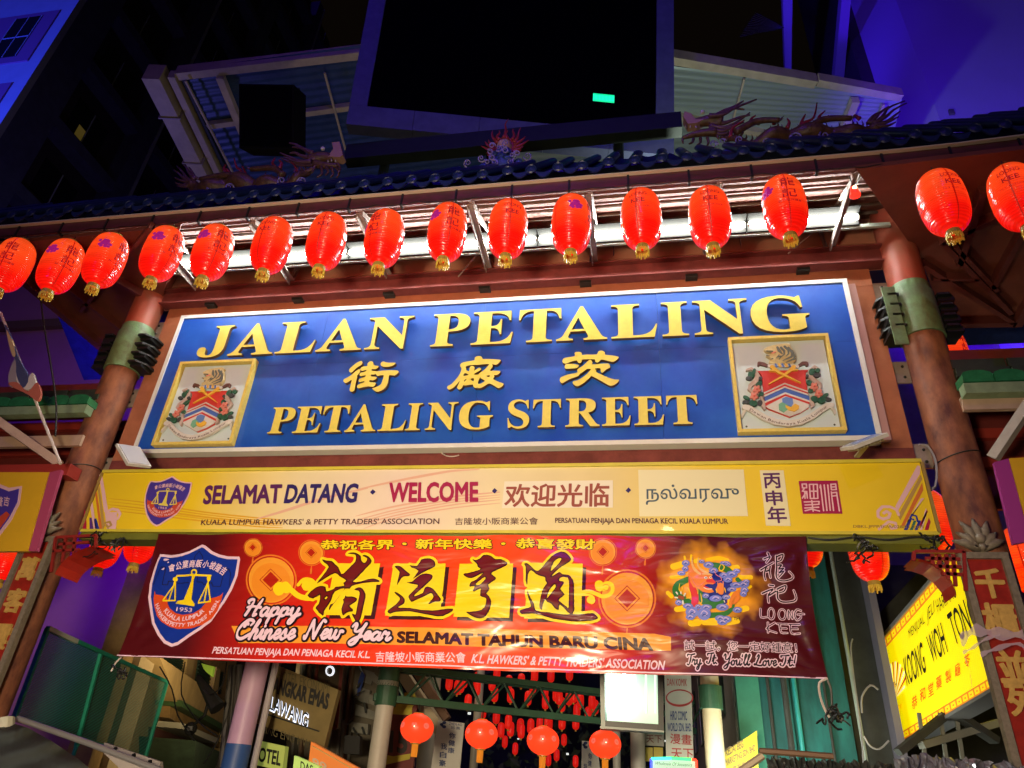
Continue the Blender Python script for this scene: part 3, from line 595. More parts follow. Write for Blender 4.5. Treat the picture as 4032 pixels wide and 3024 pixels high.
# ============================================================ association logo (shared by two boards)
LOGO = dict(out=[(890, 92), (940, 105), (1040, 190), (1150, 240), (1280, 270), (1450, 277), (1466, 310), (1420, 560), (1340, 760), (1240, 940), (1120, 1110), (1030, 1240), (880, 1350), (720, 1450), (540, 1580), (440, 1614), (330, 1560), (230, 1440), (150, 1270), (110, 1080), (92, 880), (110, 680), (160, 480), (210, 340), (272, 240), (330, 236), (440, 250), (560, 240), (700, 190), (800, 140)])
def logo(fr, mp, parent, mats, layer, post=lambda o: o, small=False):
    """mp maps logo pixels to plane coordinates"""
    pk, bl, rd, yl, tx = mats
    sc = math.hypot(mp(1000, 800)[0]-mp(0, 800)[0], mp(1000, 800)[1]-mp(0, 800)[1])/1000
    mk = lambda pts: [mp(*p) for p in pts]
    def add(name, loops, k, m): post(MB().flat(loops, fr, layer(k)).build(name, m, parent))
    res = 110 if small else 200
    add('logo_border', sdf_loops([[mk(LOGO['out'])]], res=res), 0, pk)
    add('logo_field', sdf_loops([[mk(LOGO['out'])]], iso=-38*sc, res=res), 1, bl)
    if not small:
        ln = []
        for pts in ([(170, 690), (240, 520), (290, 430), (350, 430), (350, 480), (300, 690), (380, 690), (390, 635), (500, 640), (520, 665), (690, 655)], [(720, 520), (790, 260), (850, 190), (900, 270), (900, 330), (850, 480), (820, 650), (900, 655), (920, 690), (1040, 660), (1060, 715), (1170, 720), (1210, 560), (1230, 470), (1290, 455), (1320, 520), (1300, 720)]):
            ln.append((mk(pts), 5*sc))
        add('logo_skyline', sdf_loops((), ln, res=220), 2, M('print_navy', (.005, .006, .05), .4))
    band = [(190, 765), (200, 830), (290, 845), (365, 880), (380, 970), (420, 1050), (500, 1110), (600, 1134), (760, 1112), (880, 1040), (960, 950), (1030, 890), (1100, 880), (1180, 850), (1215, 800), (1190, 920), (1130, 1080), (1040, 1200), (900, 1290), (740, 1340), (540, 1350), (400, 1310), (290, 1240), (220, 1150), (178, 1010), (170, 900)]
    add('logo_ribbon', sdf_loops([[mk(band)]], res=120), 2, rd)
    st = [(mk([(480, 600), (520, 555), (730, 548), (880, 552), (1028, 560), (1000, 610)]), 13*sc), (mk([(480, 600), (500, 610)]), 26*sc), (mk([(1000, 590), (1005, 615)]), 26*sc)]
    for pts in ([(480, 640), (465, 700), (312, 915)], [(488, 650), (492, 915)], [(312, 925), (490, 925)], [(480, 650), (400, 915)], [(1000, 640), (975, 700), (842, 950)], [(992, 680), (1025, 930)], [(842, 962), (1025, 942)], [(985, 680), (930, 950)]): st.append((mk(pts), (13 if small else 10)*sc))
    st.append((mk([(780+38*math.cos(a), 508+38*math.sin(a)) for a in np.linspace(0, 6.28, 14)]), 10*sc))
    add('logo_scales', sdf_loops([[mk([(745, 560), (800, 560), (775, 620), (765, 720), (735, 905), (780, 970), (778, 1010), (640, 990), (500, 970), (530, 930), (620, 910), (700, 730), (735, 640)])]], st, res=260), 3, yl)
    o = MB(); put_text(o, '1953', fr, mp(508, 1080), mp(735, 1098), mp(520, 1018), layer(3), .01)
    path_text(o, 'KUALA LUMPUR', fr, mk([(325, 1085), (430, 1190), (560, 1228), (720, 1205), (850, 1160), (940, 1085)]), 58*sc, layer(3), .03)
    path_text(o, 'HAWKERS\'PETTY TRADES\' ASSN.', fr, mk([(190, 985), (255, 1150), (390, 1280), (560, 1318), (740, 1300), (900, 1240), (1060, 1100), (1165, 925)]), 52*sc, layer(3), .03)
    path_text(o, '會公業商販小坡隆吉', fr, mk([(390, 495), (560, 450), (760, 425), (930, 430), (1080, 470), (1220, 555)]), 82*sc, layer(3), .02)
    post(o.build('logo_lettering', tx, parent))
# ============================================================ yellow welcome board
YY = -.30; YX0, YX1, YZ0, YZ1 = -4.52, 4.69, 4.038, 4.768
ysign = thing('welcome_board', 'long yellow welcome board reading SELAMAT DATANG, WELCOME, below the blue sign', 'sign', (0, -.2, YZ0))
def ramp_mat(name, stops, axis=0, rough=.35, coat=.2):
    if name in MATS: return MATS[name]
    m = bpy.data.materials.new(name); m.use_nodes = True; N = m.node_tree.nodes; L = m.node_tree.links; b = N['Principled BSDF']
    b.inputs['Roughness'].default_value = rough; b.inputs['Coat Weight'].default_value = coat
    tc = N.new('ShaderNodeTexCoord'); sp = N.new('ShaderNodeSeparateXYZ'); L.new(tc.outputs['Object'], sp.inputs[0])
    mr = N.new('ShaderNodeMapRange'); mr.inputs[1].default_value = stops[0][0]; mr.inputs[2].default_value = stops[-1][0]; L.new(sp.outputs[axis], mr.inputs[0])
    cr = N.new('ShaderNodeValToRGB'); L.new(mr.outputs[0], cr.inputs[0]); e = cr.color_ramp.elements
    a, z = stops[0][0], stops[-1][0]
    while len(e) < len(stops): e.new(.5)
    for i, (p, c) in enumerate(stops): e[i].position = (p-a)/(z-a); e[i].color = (*c, 1)
    n = N.new('ShaderNodeTexNoise'); n.inputs['Scale'].default_value = 2.5; n.inputs['Detail'].default_value = 6; L.new(tc.outputs['Object'], n.inputs['Vector'])
    mx = N.new('ShaderNodeMix'); mx.data_type = 'RGBA'; mx.blend_type = 'MULTIPLY'; mx.inputs[0].default_value = .16
    L.new(cr.outputs[0], mx.inputs[6]); L.new(n.outputs['Fac'], mx.inputs[7]); L.new(mx.outputs[2], b.inputs['Base Color'])
    MATS[name] = m; return m
Yc, Bg, Pk = (.84, .60, .02), (.80, .68, .42), (.80, .65, .55)
ybase = ramp_mat('yellow_board_print', [(-4.6, Yc), (-3.2, Yc), (-1.9, Bg), (-.7, Pk), (.4, Bg), (1.6, (.74, .60, .24)), (2.8, Yc), (4.7, Yc)])
MB().bb((YX0, YY, YZ0), (YX1, -.06, YZ1)).build('board_panel', ybase, ysign)
MB().bb((YX0-.01, YY-.03, YZ1-.005), (YX1+.01, -.05, YZ1+.03)).build('trim', yellow_edge, ysign)
MB().bb((YX0-.01, YY-.02, YZ0-.02), (YX1+.01, YY+.01, YZ0+.012)).build('trim', yellow_edge, ysign)
MB().bb((YX0-.03, YY-.02, YZ0), (YX0-.002, -.06, YZ1)).build('trim', M('trim_brown', (.30, .2, .05), .5), ysign)
MB().bb((YX1+.002, YY-.02, YZ0), (YX1+.03, -.06, YZ1)).build('trim', M('trim_brown', (.3, .2, .05)), ysign)
MB().bb((YX0-.02, YY+.02, YZ0-.10), (YX1+.02, -.03, YZ0-.021)).build('under_rail', olive_m, ysign)
YF = Fr((0, YY, 0)); y4 = Zf(YF, 300, 1800, .54250); y5 = Zf(YF, 1400, 1800, .5425); y6 = Zf(YF, 2500, 1800, .5425)
def yb(name, loops, m, k): return MB().flat(loops, YF, .003+.0025*k).build(name, m, ysign)
def yst(name, strokes, m, k, zf, res=200): return yb(name, sdf_loops((), [([zf(p) for p in s], zf.r(w)) for s, w in strokes], res=res), m, k)
LN = [0]
def yline(pts, w, m_, k, zf):
    P = [np.array(zf(p_)) for p_ in smooth(pts, False, 8)]; hw = zf.r(w); L1 = []; L2 = []
    for i, a in enumerate(P):
        d_ = P[min(i+1, len(P)-1)]-P[max(i-1, 0)]; d_ = d_/np.hypot(*d_); nn = np.array([-d_[1], d_[0]])*hw*(.12+.88*math.sin(math.pi*i/len(P))**.6)
        L1.append(tuple(a+nn)); L2.append(tuple(a-nn))
    LN[0] += 1; yb('printed_line', [L1+L2[::-1]], m_, k-.9+LN[0]*.16)
or_line = M('print_line_orange', (.66, .36, .02), .4); pk_line = M('print_line_pink', (.68, .40, .30), .4)
for dy, w in ((0, 5), (22, 4), (45, 6), (62, 3), (84, 5)):
    yline([(230, 300+dy), (500, 330+dy), (900, 395+dy*.8), (1300, 440+dy*.75), (1500, 455+dy*.7)], w, or_line, 0, y4)
yline([(1310, 450), (1500, 395), (1800, 300), (2120, 225)], 10, pk_line, 1, y4)
yline([(0, 240), (200, 195), (450, 145), (700, 102), (900, 90)], 10, pk_line, 1, y5)
for k, (a, b, w) in enumerate(((430, 255, 8), (462, 275, 6), (482, 292, 5), (505, 310, 6), (520, 335, 5))):
    yline([(0 if k < 4 else 60, a), (300, (a*.58+b*.42)), (700, a*.2+b*.8), (1050, b)], w, pk_line, 1, y5)
pk_print = M('print_pink', (.72, .45, .50), .4); or_print = M('print_rust', (.60, .16, .03), .4); tan_print = M('print_tan', (.45, .28, .08), .4)
blue_print = M('print_blue', (.02, .03, .30), .4); red_print = M('print_crimson', (.38, .01, .05), .4); gr_print = M('print_green', (.03, .16, .12), .4); vio_print = M('print_violet', (.10, .03, .22), .4)
for m_, pl in ((pk_print, [(2048, 62), (2070, 66), (2066, 125), (1905, 395), (1888, 360)]), (tan_print, [(2072, 130), (2084, 160), (1925, 460), (1908, 425)]), (or_print, [(2084, 185), (2092, 240), (1955, 500), (1930, 500)]),
               (pk_print, [(2075, 300), (2098, 300), (1990, 440), (1962, 500)]), (blue_print, [(1950, 530), (1985, 450), (2008, 452), (1978, 530)]), (gr_print, [(1992, 530), (2022, 462), (2042, 462), (2015, 530)]), (blue_print, [(2028, 530), (2058, 460), (2076, 462), (2050, 530)]),
               (pk_print, [(2068, 530), (2110, 370), (2118, 400), (2085, 530)]), (red_print, [(2100, 530), (2132, 440), (2145, 470), (2128, 530)]), (red_print, [(2060, 500), (2118, 385), (2124, 395), (2075, 512)])):
    yb('corner_stripe', [y6.poly(pl)], m_, 1)
yst('corner_scroll', [([(1912, 420), (1898, 385), (1850, 362), (1795, 362), (1762, 395), (1764, 435), (1800, 452), (1840, 440), (1850, 410), (1825, 395), (1805, 408)], 10)], pk_print, 2, y6)
yst('corner_scroll', [([(1770, 525), (1840, 470), (1890, 480), (1895, 515), (1860, 520), (1850, 500)], 9)], pk_print, 2, y6)
yst('corner_scroll', [([(2050, 470), (2040, 430), (2010, 420), (1995, 445), (2020, 455)], 6)], blue_print, 2, y6)
for m_, pl in ((pk_print, [(168, 128), (190, 128), (235, 398), (205, 400)]), (tan_print, [(152, 170), (164, 170), (212, 500), (190, 528), (178, 400)]), (or_print, [(134, 222), (148, 230), (192, 528), (172, 528)]),
               (pk_print, [(100, 330), (118, 310), (150, 528), (130, 528)]), (pk_print, [(210, 400), (300, 400), (290, 528), (225, 528)]), (vio_print, [(100, 528), (98, 440), (114, 440), (128, 528)]), (blue_print, [(140, 528), (132, 450), (148, 445), (172, 528)]), (red_print, [(48, 500), (62, 380), (72, 400), (78, 528), (52, 528)])):
    yb('corner_stripe', [y4.poly(pl)], m_, 1)
yst('corner_scroll', [([(235, 430), (230, 395), (265, 378), (305, 385), (322, 415), (305, 448), (268, 450), (250, 430), (270, 410), (290, 418)], 9)], pk_print, 2, y4)
yst('corner_scroll', [([(190, 528), (210, 480), (245, 470), (258, 495), (235, 510), (222, 495)], 7)], tan_print, 2, y4)
def ytext(body, a, b, c, m, k=3, bold=.02, name='lettering'):
    o = MB(); put_text(o, body, YF, a, b, c, .003+.0025*k, bold); return o.build(name, m, ysign)
purple_t = M('print_purple', (.085, .012, .10), .5); navy_t = M('print_navy_text', (.02, .01, .12), .5); crim_t = M('print_crimson_text', (.33, .004, .06), .5); brown_t = M('print_brown', (.28, .06, .035), .5)
ytext('SELAMAT', y4(925, 340), y4(1482, 333), y4(945, 213), purple_t, bold=.035); ytext('DATANG', y4(1512, 333), y4(2030, 328), y4(1540, 205), navy_t, bold=.035)
ytext('WELCOME', y5(243, 325), y5(888, 322), y5(252, 192), crim_t, bold=.035)
for x, y in ((127, 255), (1010, 247), (1980, 243)): yb('diamond', [y5.poly([(x-20, y+2), (x, y-20), (x+20, y-2), (x, y+20)])], navy_t, 3)
patch = M('print_patch', (.74, .68, .55), .4)
yb('patch', [y5.poly([(1082, 178), (1868, 170), (1868, 368), (1063, 372)])], patch, 2); yb('patch', [y6.poly([(24, 95), (788, 92), (820, 430), (33, 432)])], M('print_patch_pale', (.74, .68, .42), .4), 2); yb('patch', [y6.poly([(905, 98), (1078, 98), (1130, 502), (950, 500)])], M('print_patch_pale', (.7, .66, .4)), 2)
ytext('欢迎光临', y5(1082, 362), y5(1838, 360), y5(1096, 200), brown_t, bold=.02)
ytext('நல்வரவு', y6(80, 348), y6(762, 345), y6(78, 203), M('print_slate', (.05, .09, .13), .5), bold=0)
ytext('丙', y6(942, 228), y6(1060, 226), y6(930, 122), purple_t); ytext('申', y6(957, 352), y6(1074, 350), y6(944, 248), purple_t); ytext('年', y6(970, 482), y6(1104, 478), y6(956, 365), purple_t)
yb('seal', [y6.poly([(1187, 175), (1468, 172), (1505, 413), (1218, 413)])], crim_t, 2)
yst('seal_script', [(s, 5.2) for s in ([(1212, 198), (1243, 198), (1245, 225), (1215, 226), (1212, 198)], [(1230, 226), (1214, 250), (1246, 252), (1214, 300)], [(1231, 252), (1233, 302)], [(1246, 260), (1250, 300)], [(1265, 200), (1322, 200), (1326, 302), (1272, 303), (1265, 200)], [(1268, 250), (1324, 250)], [(1294, 200), (1298, 302)],
    [(1228, 328), (1335, 324), (1334, 345), (1234, 350)], [(1282, 318), (1292, 395)], [(1232, 372), (1332, 366)], [(1234, 392), (1280, 380), (1338, 394)], [(1342, 225), (1345, 205), (1352, 260), (1368, 392)], [(1372, 205), (1376, 260), (1392, 390)], [(1398, 205), (1402, 260), (1416, 388)],
    [(1420, 200), (1455, 198), (1460, 238), (1425, 240), (1420, 200)], [(1424, 220), (1458, 218)], [(1424, 255), (1428, 300), (1440, 390)], [(1430, 262), (1462, 258), (1468, 300), (1482, 392)], [(1432, 285), (1462, 282)])], pk_print, 3, y6, 320)
ytext('KUALA LUMPUR HAWKERS\' & PETTY TRADERS\' ASSOCIATION', y4(907, 494), y5(608, 487), y4(916, 455), brown_dark := M('print_dark_brown', (.09, .03, .03), .5), bold=.015)
ytext('吉隆坡小販商業公會', y5(722, 494), y5(1325, 492), y5(724, 443), brown_dark, bold=.005)
ytext('PERSATUAN PENJAJA DAN PENIAGA KECIL KUALA LUMPUR', y5(1450, 490), y6(678, 498), y5(1450, 443), brown_dark, bold=.02)
ytext('DBKL.JPPP/IK/A/028/01/2001', y6(1582, 521), y6(2090, 525), y6(1582, 495), M('print_grey', (.30, .18, .05), .5), bold=.01)
a0 = y4(497, 505); a1 = y4(845, 140)
ox0, oy0, ox1, oy1 = 92, 92, 1466, 1614
def lmap(x, y):
    u = (x-ox0)/(ox1-ox0); v = (y-oy0)/(oy1-oy0); return y4(497+348*u, 140+365*v)
logo(YF, lambda x, y: lmap(x, y), ysign, (pk_print, M('print_violet_blue', (.06, .035, .30), .4), M('print_red', (.50, .06, .03), .4), M('print_yellow', (.70, .58, .10), .4), pk_print), lambda k: .009+.0025*k, small=True)
# ============================================================ red new year banner
BY = -.335
def wv(x, z):
    e = .010*math.sin(1.9*x+2.2*z)+.006*math.sin(4.7*x-3.1*z+1)+.004*math.sin(8.0*x+6*z)
    for cx, cz, s in ((-3.49, 3.99, 1), (3.5, 3.99, -1), (-3.49, 2.66, 1), (3.49, 2.70, -1)):
        dx, dz = (x-cx), (z-cz); r = math.hypot(dx, dz)
        e += .014*math.sin(13*math.atan2(dz, dx))*math.exp(-r*1.5)*min(1, r*4)
    return e
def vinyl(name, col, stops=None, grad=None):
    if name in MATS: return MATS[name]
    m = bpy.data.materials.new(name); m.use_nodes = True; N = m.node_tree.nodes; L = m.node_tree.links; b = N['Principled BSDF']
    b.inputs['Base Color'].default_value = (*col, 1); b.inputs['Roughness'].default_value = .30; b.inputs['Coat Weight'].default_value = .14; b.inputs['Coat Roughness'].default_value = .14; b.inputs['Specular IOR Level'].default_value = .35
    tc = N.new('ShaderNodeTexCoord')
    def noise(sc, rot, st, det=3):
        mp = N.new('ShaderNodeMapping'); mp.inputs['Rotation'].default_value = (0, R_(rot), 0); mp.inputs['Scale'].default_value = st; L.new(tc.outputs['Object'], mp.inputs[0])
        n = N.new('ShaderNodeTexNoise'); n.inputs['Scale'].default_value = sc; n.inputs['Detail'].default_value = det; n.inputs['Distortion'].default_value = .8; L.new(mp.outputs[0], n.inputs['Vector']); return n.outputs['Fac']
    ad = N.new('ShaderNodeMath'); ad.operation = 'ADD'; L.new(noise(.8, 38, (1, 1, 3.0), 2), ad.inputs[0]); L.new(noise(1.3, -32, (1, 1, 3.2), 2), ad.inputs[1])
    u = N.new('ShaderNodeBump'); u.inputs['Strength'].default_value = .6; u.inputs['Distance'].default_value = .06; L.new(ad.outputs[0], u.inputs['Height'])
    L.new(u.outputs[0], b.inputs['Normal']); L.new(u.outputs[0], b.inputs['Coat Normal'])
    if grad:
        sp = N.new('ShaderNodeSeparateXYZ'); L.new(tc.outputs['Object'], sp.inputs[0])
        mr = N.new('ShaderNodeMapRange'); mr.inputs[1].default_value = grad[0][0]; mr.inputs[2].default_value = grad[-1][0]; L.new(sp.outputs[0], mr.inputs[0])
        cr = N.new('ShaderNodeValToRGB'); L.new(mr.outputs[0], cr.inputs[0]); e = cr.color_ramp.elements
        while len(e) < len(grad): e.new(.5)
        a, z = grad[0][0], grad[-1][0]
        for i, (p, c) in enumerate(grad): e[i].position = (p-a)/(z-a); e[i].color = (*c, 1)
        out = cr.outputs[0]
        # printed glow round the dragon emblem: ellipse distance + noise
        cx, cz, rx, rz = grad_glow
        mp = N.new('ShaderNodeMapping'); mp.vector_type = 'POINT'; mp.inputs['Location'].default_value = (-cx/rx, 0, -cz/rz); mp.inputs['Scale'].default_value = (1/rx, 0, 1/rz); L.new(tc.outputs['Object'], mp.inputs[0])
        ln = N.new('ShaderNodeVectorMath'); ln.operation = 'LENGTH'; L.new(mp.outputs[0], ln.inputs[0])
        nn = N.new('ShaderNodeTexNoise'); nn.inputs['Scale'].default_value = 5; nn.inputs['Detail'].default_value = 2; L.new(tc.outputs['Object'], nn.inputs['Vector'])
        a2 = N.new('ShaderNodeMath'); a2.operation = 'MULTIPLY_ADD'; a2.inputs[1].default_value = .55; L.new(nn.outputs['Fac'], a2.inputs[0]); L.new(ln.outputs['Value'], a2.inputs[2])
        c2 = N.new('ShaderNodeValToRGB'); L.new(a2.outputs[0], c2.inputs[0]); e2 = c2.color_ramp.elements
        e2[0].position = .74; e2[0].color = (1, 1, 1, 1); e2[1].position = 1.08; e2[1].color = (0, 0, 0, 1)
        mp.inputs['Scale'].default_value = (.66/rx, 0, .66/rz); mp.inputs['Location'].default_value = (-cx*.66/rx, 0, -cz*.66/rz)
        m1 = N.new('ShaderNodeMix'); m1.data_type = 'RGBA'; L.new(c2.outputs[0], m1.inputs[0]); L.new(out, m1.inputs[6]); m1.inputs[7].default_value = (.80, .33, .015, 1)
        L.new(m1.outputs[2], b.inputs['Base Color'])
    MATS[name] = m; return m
banner = thing('new_year_banner', 'red vinyl Happy Chinese New Year banner with big brush characters under the yellow board', 'banner', (0, -.3, 2.7))
BF = Fr((0, BY, 0))
b1 = Zf(BF, 0, 1974, .63291); b2 = Zf(BF, 1300, 1974, .63291); b3 = Zf(BF, 2632, 1974, .63291)
zg = Zf(BF, 2600, 2140, .21704); g0 = zg(900, 800); grad_glow = (g0[0], g0[1]-2.7, zg.r(880), zg.r(800)); print('glow', grad_glow)
def bpost(o):
    subdiv(o, .16)
    for v in o.data.vertices: v.co.y += wv(v.co.x, v.co.z+2.7)
    return o
def bl_(name, loops, m, k): return bpost(MB().flat(loops, BF, .004*k).build(name, m, banner))
def V(n, c): return vinyl('vinyl_'+n, c)
g = MB(); NX, NZ = 150, 34
xl_, xr_ = (-3.486, -3.495), (3.503, 3.497)
for j in range(NZ+1):
    t = j/NZ
    for i in range(NX+1):
        s = i/NX; zb_ = 2.668+.035*s-.02*math.sin(math.pi*s); zt_ = 3.985+.006*math.cos(s*math.pi*14)
        x = xl_[0]*(1-s)+xr_[0]*s+(.03*math.sin(t*3.14))*(1 if s < .02 else -1 if s > .98 else 0); z = zt_*(1-t)+zb_*t
        g.v.append((x, BY-0+wv(x, z), z))
for j in range(NZ):
    for i in range(NX):
        a = j*(NX+1)+i; g.f.append((a, a+1, a+NX+2, a+NX+1))
dm, rm_, om = (.075, .005, .008), (.48, .012, .006), (.78, .065, .010)
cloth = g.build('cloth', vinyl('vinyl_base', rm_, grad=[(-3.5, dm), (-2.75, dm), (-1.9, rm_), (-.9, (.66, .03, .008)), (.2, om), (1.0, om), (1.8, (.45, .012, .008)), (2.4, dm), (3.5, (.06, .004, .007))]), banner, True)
vy = V('yellow', (.82, .60, .01)); vd = V('dark_brown', (.045, .006, .006)); vp = V('pink_white', (.72, .52, .66)); vo = V('orange', (.66, .17, .02)); vo2 = V('light_orange', (.74, .30, .03)); vr = V('coin_red', (.38, .015, .005)); vb = V('royal_blue', (.008, .03, .30)); vk = V('black_print', (.012, .004, .008))
vgold = V('gold', (.75, .42, .03))
# hem lines
hem = MB(); pts = []
for i in range(60):
    s = i/59; x = -3.495*(1-s)+3.497*s; pts.append((x, 2.668+.035*s-.02*math.sin(math.pi*s)+.006))
hem.flat(sdf_loops((), [(pts, .006)], res=900), BF, .004); bpost(hem.build('hem', vp, banner))
# orange band
bl_('orange_band', [[b1(1440, 775), b2(0, 777), b2(1000, 792), b2(2020, 825), b2(2120, 845), b2(2120, 930), b2(1000, 905), b2(0, 885), b1(1480, 880)]], vo2, 1)
# coins
def coin(zf, cx, cy, r, ring=True):
    bl_('coin_rim', [zf.poly(ell(cx, cy, r*1.13, r*1.13, 40)), zf.poly(ell(cx, cy, r*1.06, r*1.06, 40))], vo, 1)
    bl_('coin_disc', [zf.poly(ell(cx, cy, r, r, 40))], vo2, 1)
    bl_('coin_disc', [zf.poly(ell(cx, cy+r*.1, r*.86, r*.84, 40))], V('coin_mid', (.72, .24, .02)), 2)
    d = r*.50; bl_('coin_square', [zf.poly([(cx-d, cy), (cx, cy-d), (cx+d, cy), (cx, cy+d)]), zf.poly([(cx-d*.92, cy), (cx, cy-d*.92), (cx+d*.92, cy), (cx, cy+d*.92)])], vr, 3)
    d = r*.36; bl_('coin_square', [zf.poly([(cx-d, cy), (cx, cy-d), (cx+d, cy), (cx, cy+d)])], vr, 3)
    bl_('coin_tassel', sdf_loops((), [([zf(cx, cy+r*1.15), zf(cx-2, cy+r*1.35)], zf.r(3)), ([zf(cx-2, cy+r*1.4), zf(cx-4, cy+r*1.75)], zf.r(5))], res=60), vo, 1)
coin(b1, 1690, 492, 140); coin(b1, 1580, 292, 52); coin(b1, 1940, 322, 72); coin(b2, 1697, 318, 78); coin(b2, 1962, 295, 58); coin(b2, 1848, 608, 160)
# small top line
for body, a, b, c in (('恭祝各界', b1(1997, 300), b2(395, 300), b1(2003, 242)), ('新年快樂', b2(533, 294), b2(1005, 296), b2(536, 234)), ('恭喜發財', b2(1158, 296), b2(1645, 300), b2(1162, 236))):
    for bold, m_, k in ((.075, vd, 1), (.028, vy, 2)):
        o = MB(); put_text(o, body, BF, a, b, c, .004*k, bold); bpost(o.build('lettering', m_, banner))
for x in (463, 1078): bl_('dot', [b2.poly(ell(x, 265, 19, 12))], vd, 1); bl_('dot', [b2.poly(ell(x, 265, 14, 8))], vy, 2)
# four big brush characters
CH = [
 (Zf(BF, 1200, 2150, .19293), [[(630, 362), (1550, 365), (1362, 1425), (440, 1420)]], [
  [[(375, 285), (460, 310), (570, 320), (640, 390), (710, 450), (770, 590), (860, 530), (960, 420), (1040, 330), (1060, 220), (1010, 175), (890, 165), (950, 140), (1050, 145), (1150, 210), (1160, 290), (1200, 345), (1250, 350), (1290, 260), (1190, 215), (1230, 190), (1310, 220), (1380, 310), (1350, 380), (1210, 530), (1060, 690), (1010, 750), (1150, 740), (1300, 690), (1420, 675), (1530, 710), (1530, 745), (1420, 745), (1200, 770), (990, 830), (945, 890), (850, 890), (760, 1010), (650, 1160), (570, 1260), (525, 1330), (520, 1280), (555, 1200), (610, 1190), (700, 1080), (840, 880), (640, 950), (570, 1110), (520, 1200), (420, 1340), (395, 1440), (240, 1280), (310, 1190), (330, 1010), (190, 1085), (70, 1015), (230, 870), (340, 830), (450, 850), (465, 940), (620, 890), (660, 850), (830, 830), (810, 770), (870, 720), (740, 640), (640, 570), (450, 670), (265, 780), (370, 640), (510, 440), (410, 350)], [(480, 1045), (480, 1080), (450, 1100), (430, 1080)]],
  [[(860, 1020), (880, 1050), (980, 1045), (1090, 1085), (1060, 1160), (940, 1240), (1010, 1310), (1000, 1355), (930, 1360), (850, 1400), (805, 1435), (775, 1300), (820, 1170), (805, 1110), (840, 1080)]],
  [[(1030, 910), (1110, 860), (1190, 880), (1260, 1000), (1240, 1150), (1190, 1380), (1160, 1500), (1090, 1595), (1030, 1490), (985, 1390), (1055, 1420), (1075, 1350), (1110, 1150), (1140, 1000), (1120, 930)]]]),
 (Zf(BF, 1500, 2150, .19293), [[(270, 365), (1320, 352), (1205, 1440), (88, 1425)]], [
  [[(290, 430), (350, 410), (420, 430), (500, 500), (590, 570), (600, 600), (570, 625), (500, 625), (430, 660), (350, 790), (335, 790), (365, 660), (390, 550), (360, 500)]],
  [[(590, 395), (740, 410), (830, 275), (960, 250), (1040, 265), (1100, 320), (1100, 420), (960, 490), (830, 560), (650, 680), (770, 510), (640, 450)]],
  [[(520, 745), (640, 735), (740, 640), (850, 570), (1000, 570), (1060, 625), (1000, 720), (830, 880), (700, 1000), (705, 1030), (860, 960), (890, 870), (960, 830), (1060, 870), (1150, 980), (1225, 1080), (1200, 1140), (1100, 1145), (1000, 1190), (980, 1175), (1070, 1060), (1060, 1000), (1020, 965), (900, 1030), (720, 1110), (625, 1145), (570, 1050), (600, 990), (740, 850), (755, 800), (640, 780)]],
  [[(300, 940), (410, 1000), (490, 1090), (480, 1180), (380, 1240), (385, 1265), (600, 1270), (820, 1310), (1060, 1325), (1250, 1300), (1460, 1280), (1465, 1330), (1270, 1440), (1060, 1430), (820, 1380), (600, 1340), (400, 1345), (270, 1360), (200, 1390), (140, 1345), (200, 1280), (300, 1210), (380, 1120), (390, 1060), (290, 970)]]]),
 (Zf(BF, 1760, 2150, .19293), [[(260, 365), (1355, 365), (1270, 1468), (135, 1445)]], [
  [[(525, 275), (590, 295), (680, 260), (740, 200), (830, 190), (920, 220), (990, 275), (1110, 280), (1240, 350), (1200, 420), (1060, 480), (960, 530), (915, 580), (1000, 650), (990, 700), (850, 800), (880, 885), (815, 975), (870, 1040), (910, 1160), (880, 1300), (800, 1430), (720, 1480), (620, 1480), (500, 1430), (390, 1350), (460, 1350), (600, 1335), (720, 1300), (790, 1220), (810, 1090), (760, 1060), (685, 1020), (690, 880), (570, 935), (535, 920), (570, 830), (470, 840), (470, 800), (500, 740), (600, 700), (740, 560), (620, 620), (500, 665), (400, 640), (335, 575), (430, 560), (560, 530), (690, 480), (640, 440), (620, 380), (560, 320)], [(790, 650), (785, 690), (700, 780), (620, 810), (600, 775), (690, 700), (770, 650)]]]),
 (Zf(BF, 2020, 2150, .19286), [[(340, 350), (1425, 370), (1395, 1480), (225, 1480)]], [
  [[(230, 380), (290, 365), (360, 410), (430, 480), (520, 520), (640, 400), (800, 220), (990, 125), (1110, 170), (1190, 270), (1150, 340), (960, 460), (790, 630), (920, 560), (960, 545), (1020, 590), (1130, 600), (1200, 660), (1250, 800), (1255, 1330), (1215, 1400), (1450, 1400), (1620, 1380), (1700, 1430), (1740, 1490), (1600, 1540), (1300, 1555), (1060, 1530), (820, 1490), (560, 1410), (380, 1380), (180, 1390), (140, 1320), (240, 1280), (360, 1240), (350, 1160), (295, 1000), (300, 910), (340, 1020), (430, 1180), (470, 1320), (700, 1350), (1000, 1400), (1160, 1400), (1110, 1350), (960, 1200), (940, 1290), (910, 1310), (850, 1270), (780, 1180), (700, 1150), (660, 1100), (610, 1200), (590, 1310), (540, 1250), (550, 1120), (590, 950), (640, 840), (700, 770), (660, 710), (660, 650), (560, 620), (470, 580), (380, 510), (310, 590), (295, 790), (265, 720), (265, 440)],
   [(985, 265), (960, 340), (800, 510), (780, 490), (840, 340), (930, 270)], [(1000, 650), (1080, 650), (1150, 730), (1140, 1250), (1100, 1245), (960, 1140), (950, 1090), (1060, 1000), (970, 890), (1040, 780), (1030, 735), (960, 725), (945, 690)], [(870, 800), (870, 860), (720, 1050), (695, 1060), (740, 920), (830, 810)]]])]
vred = V('brush_red', (.13, .008, .008))
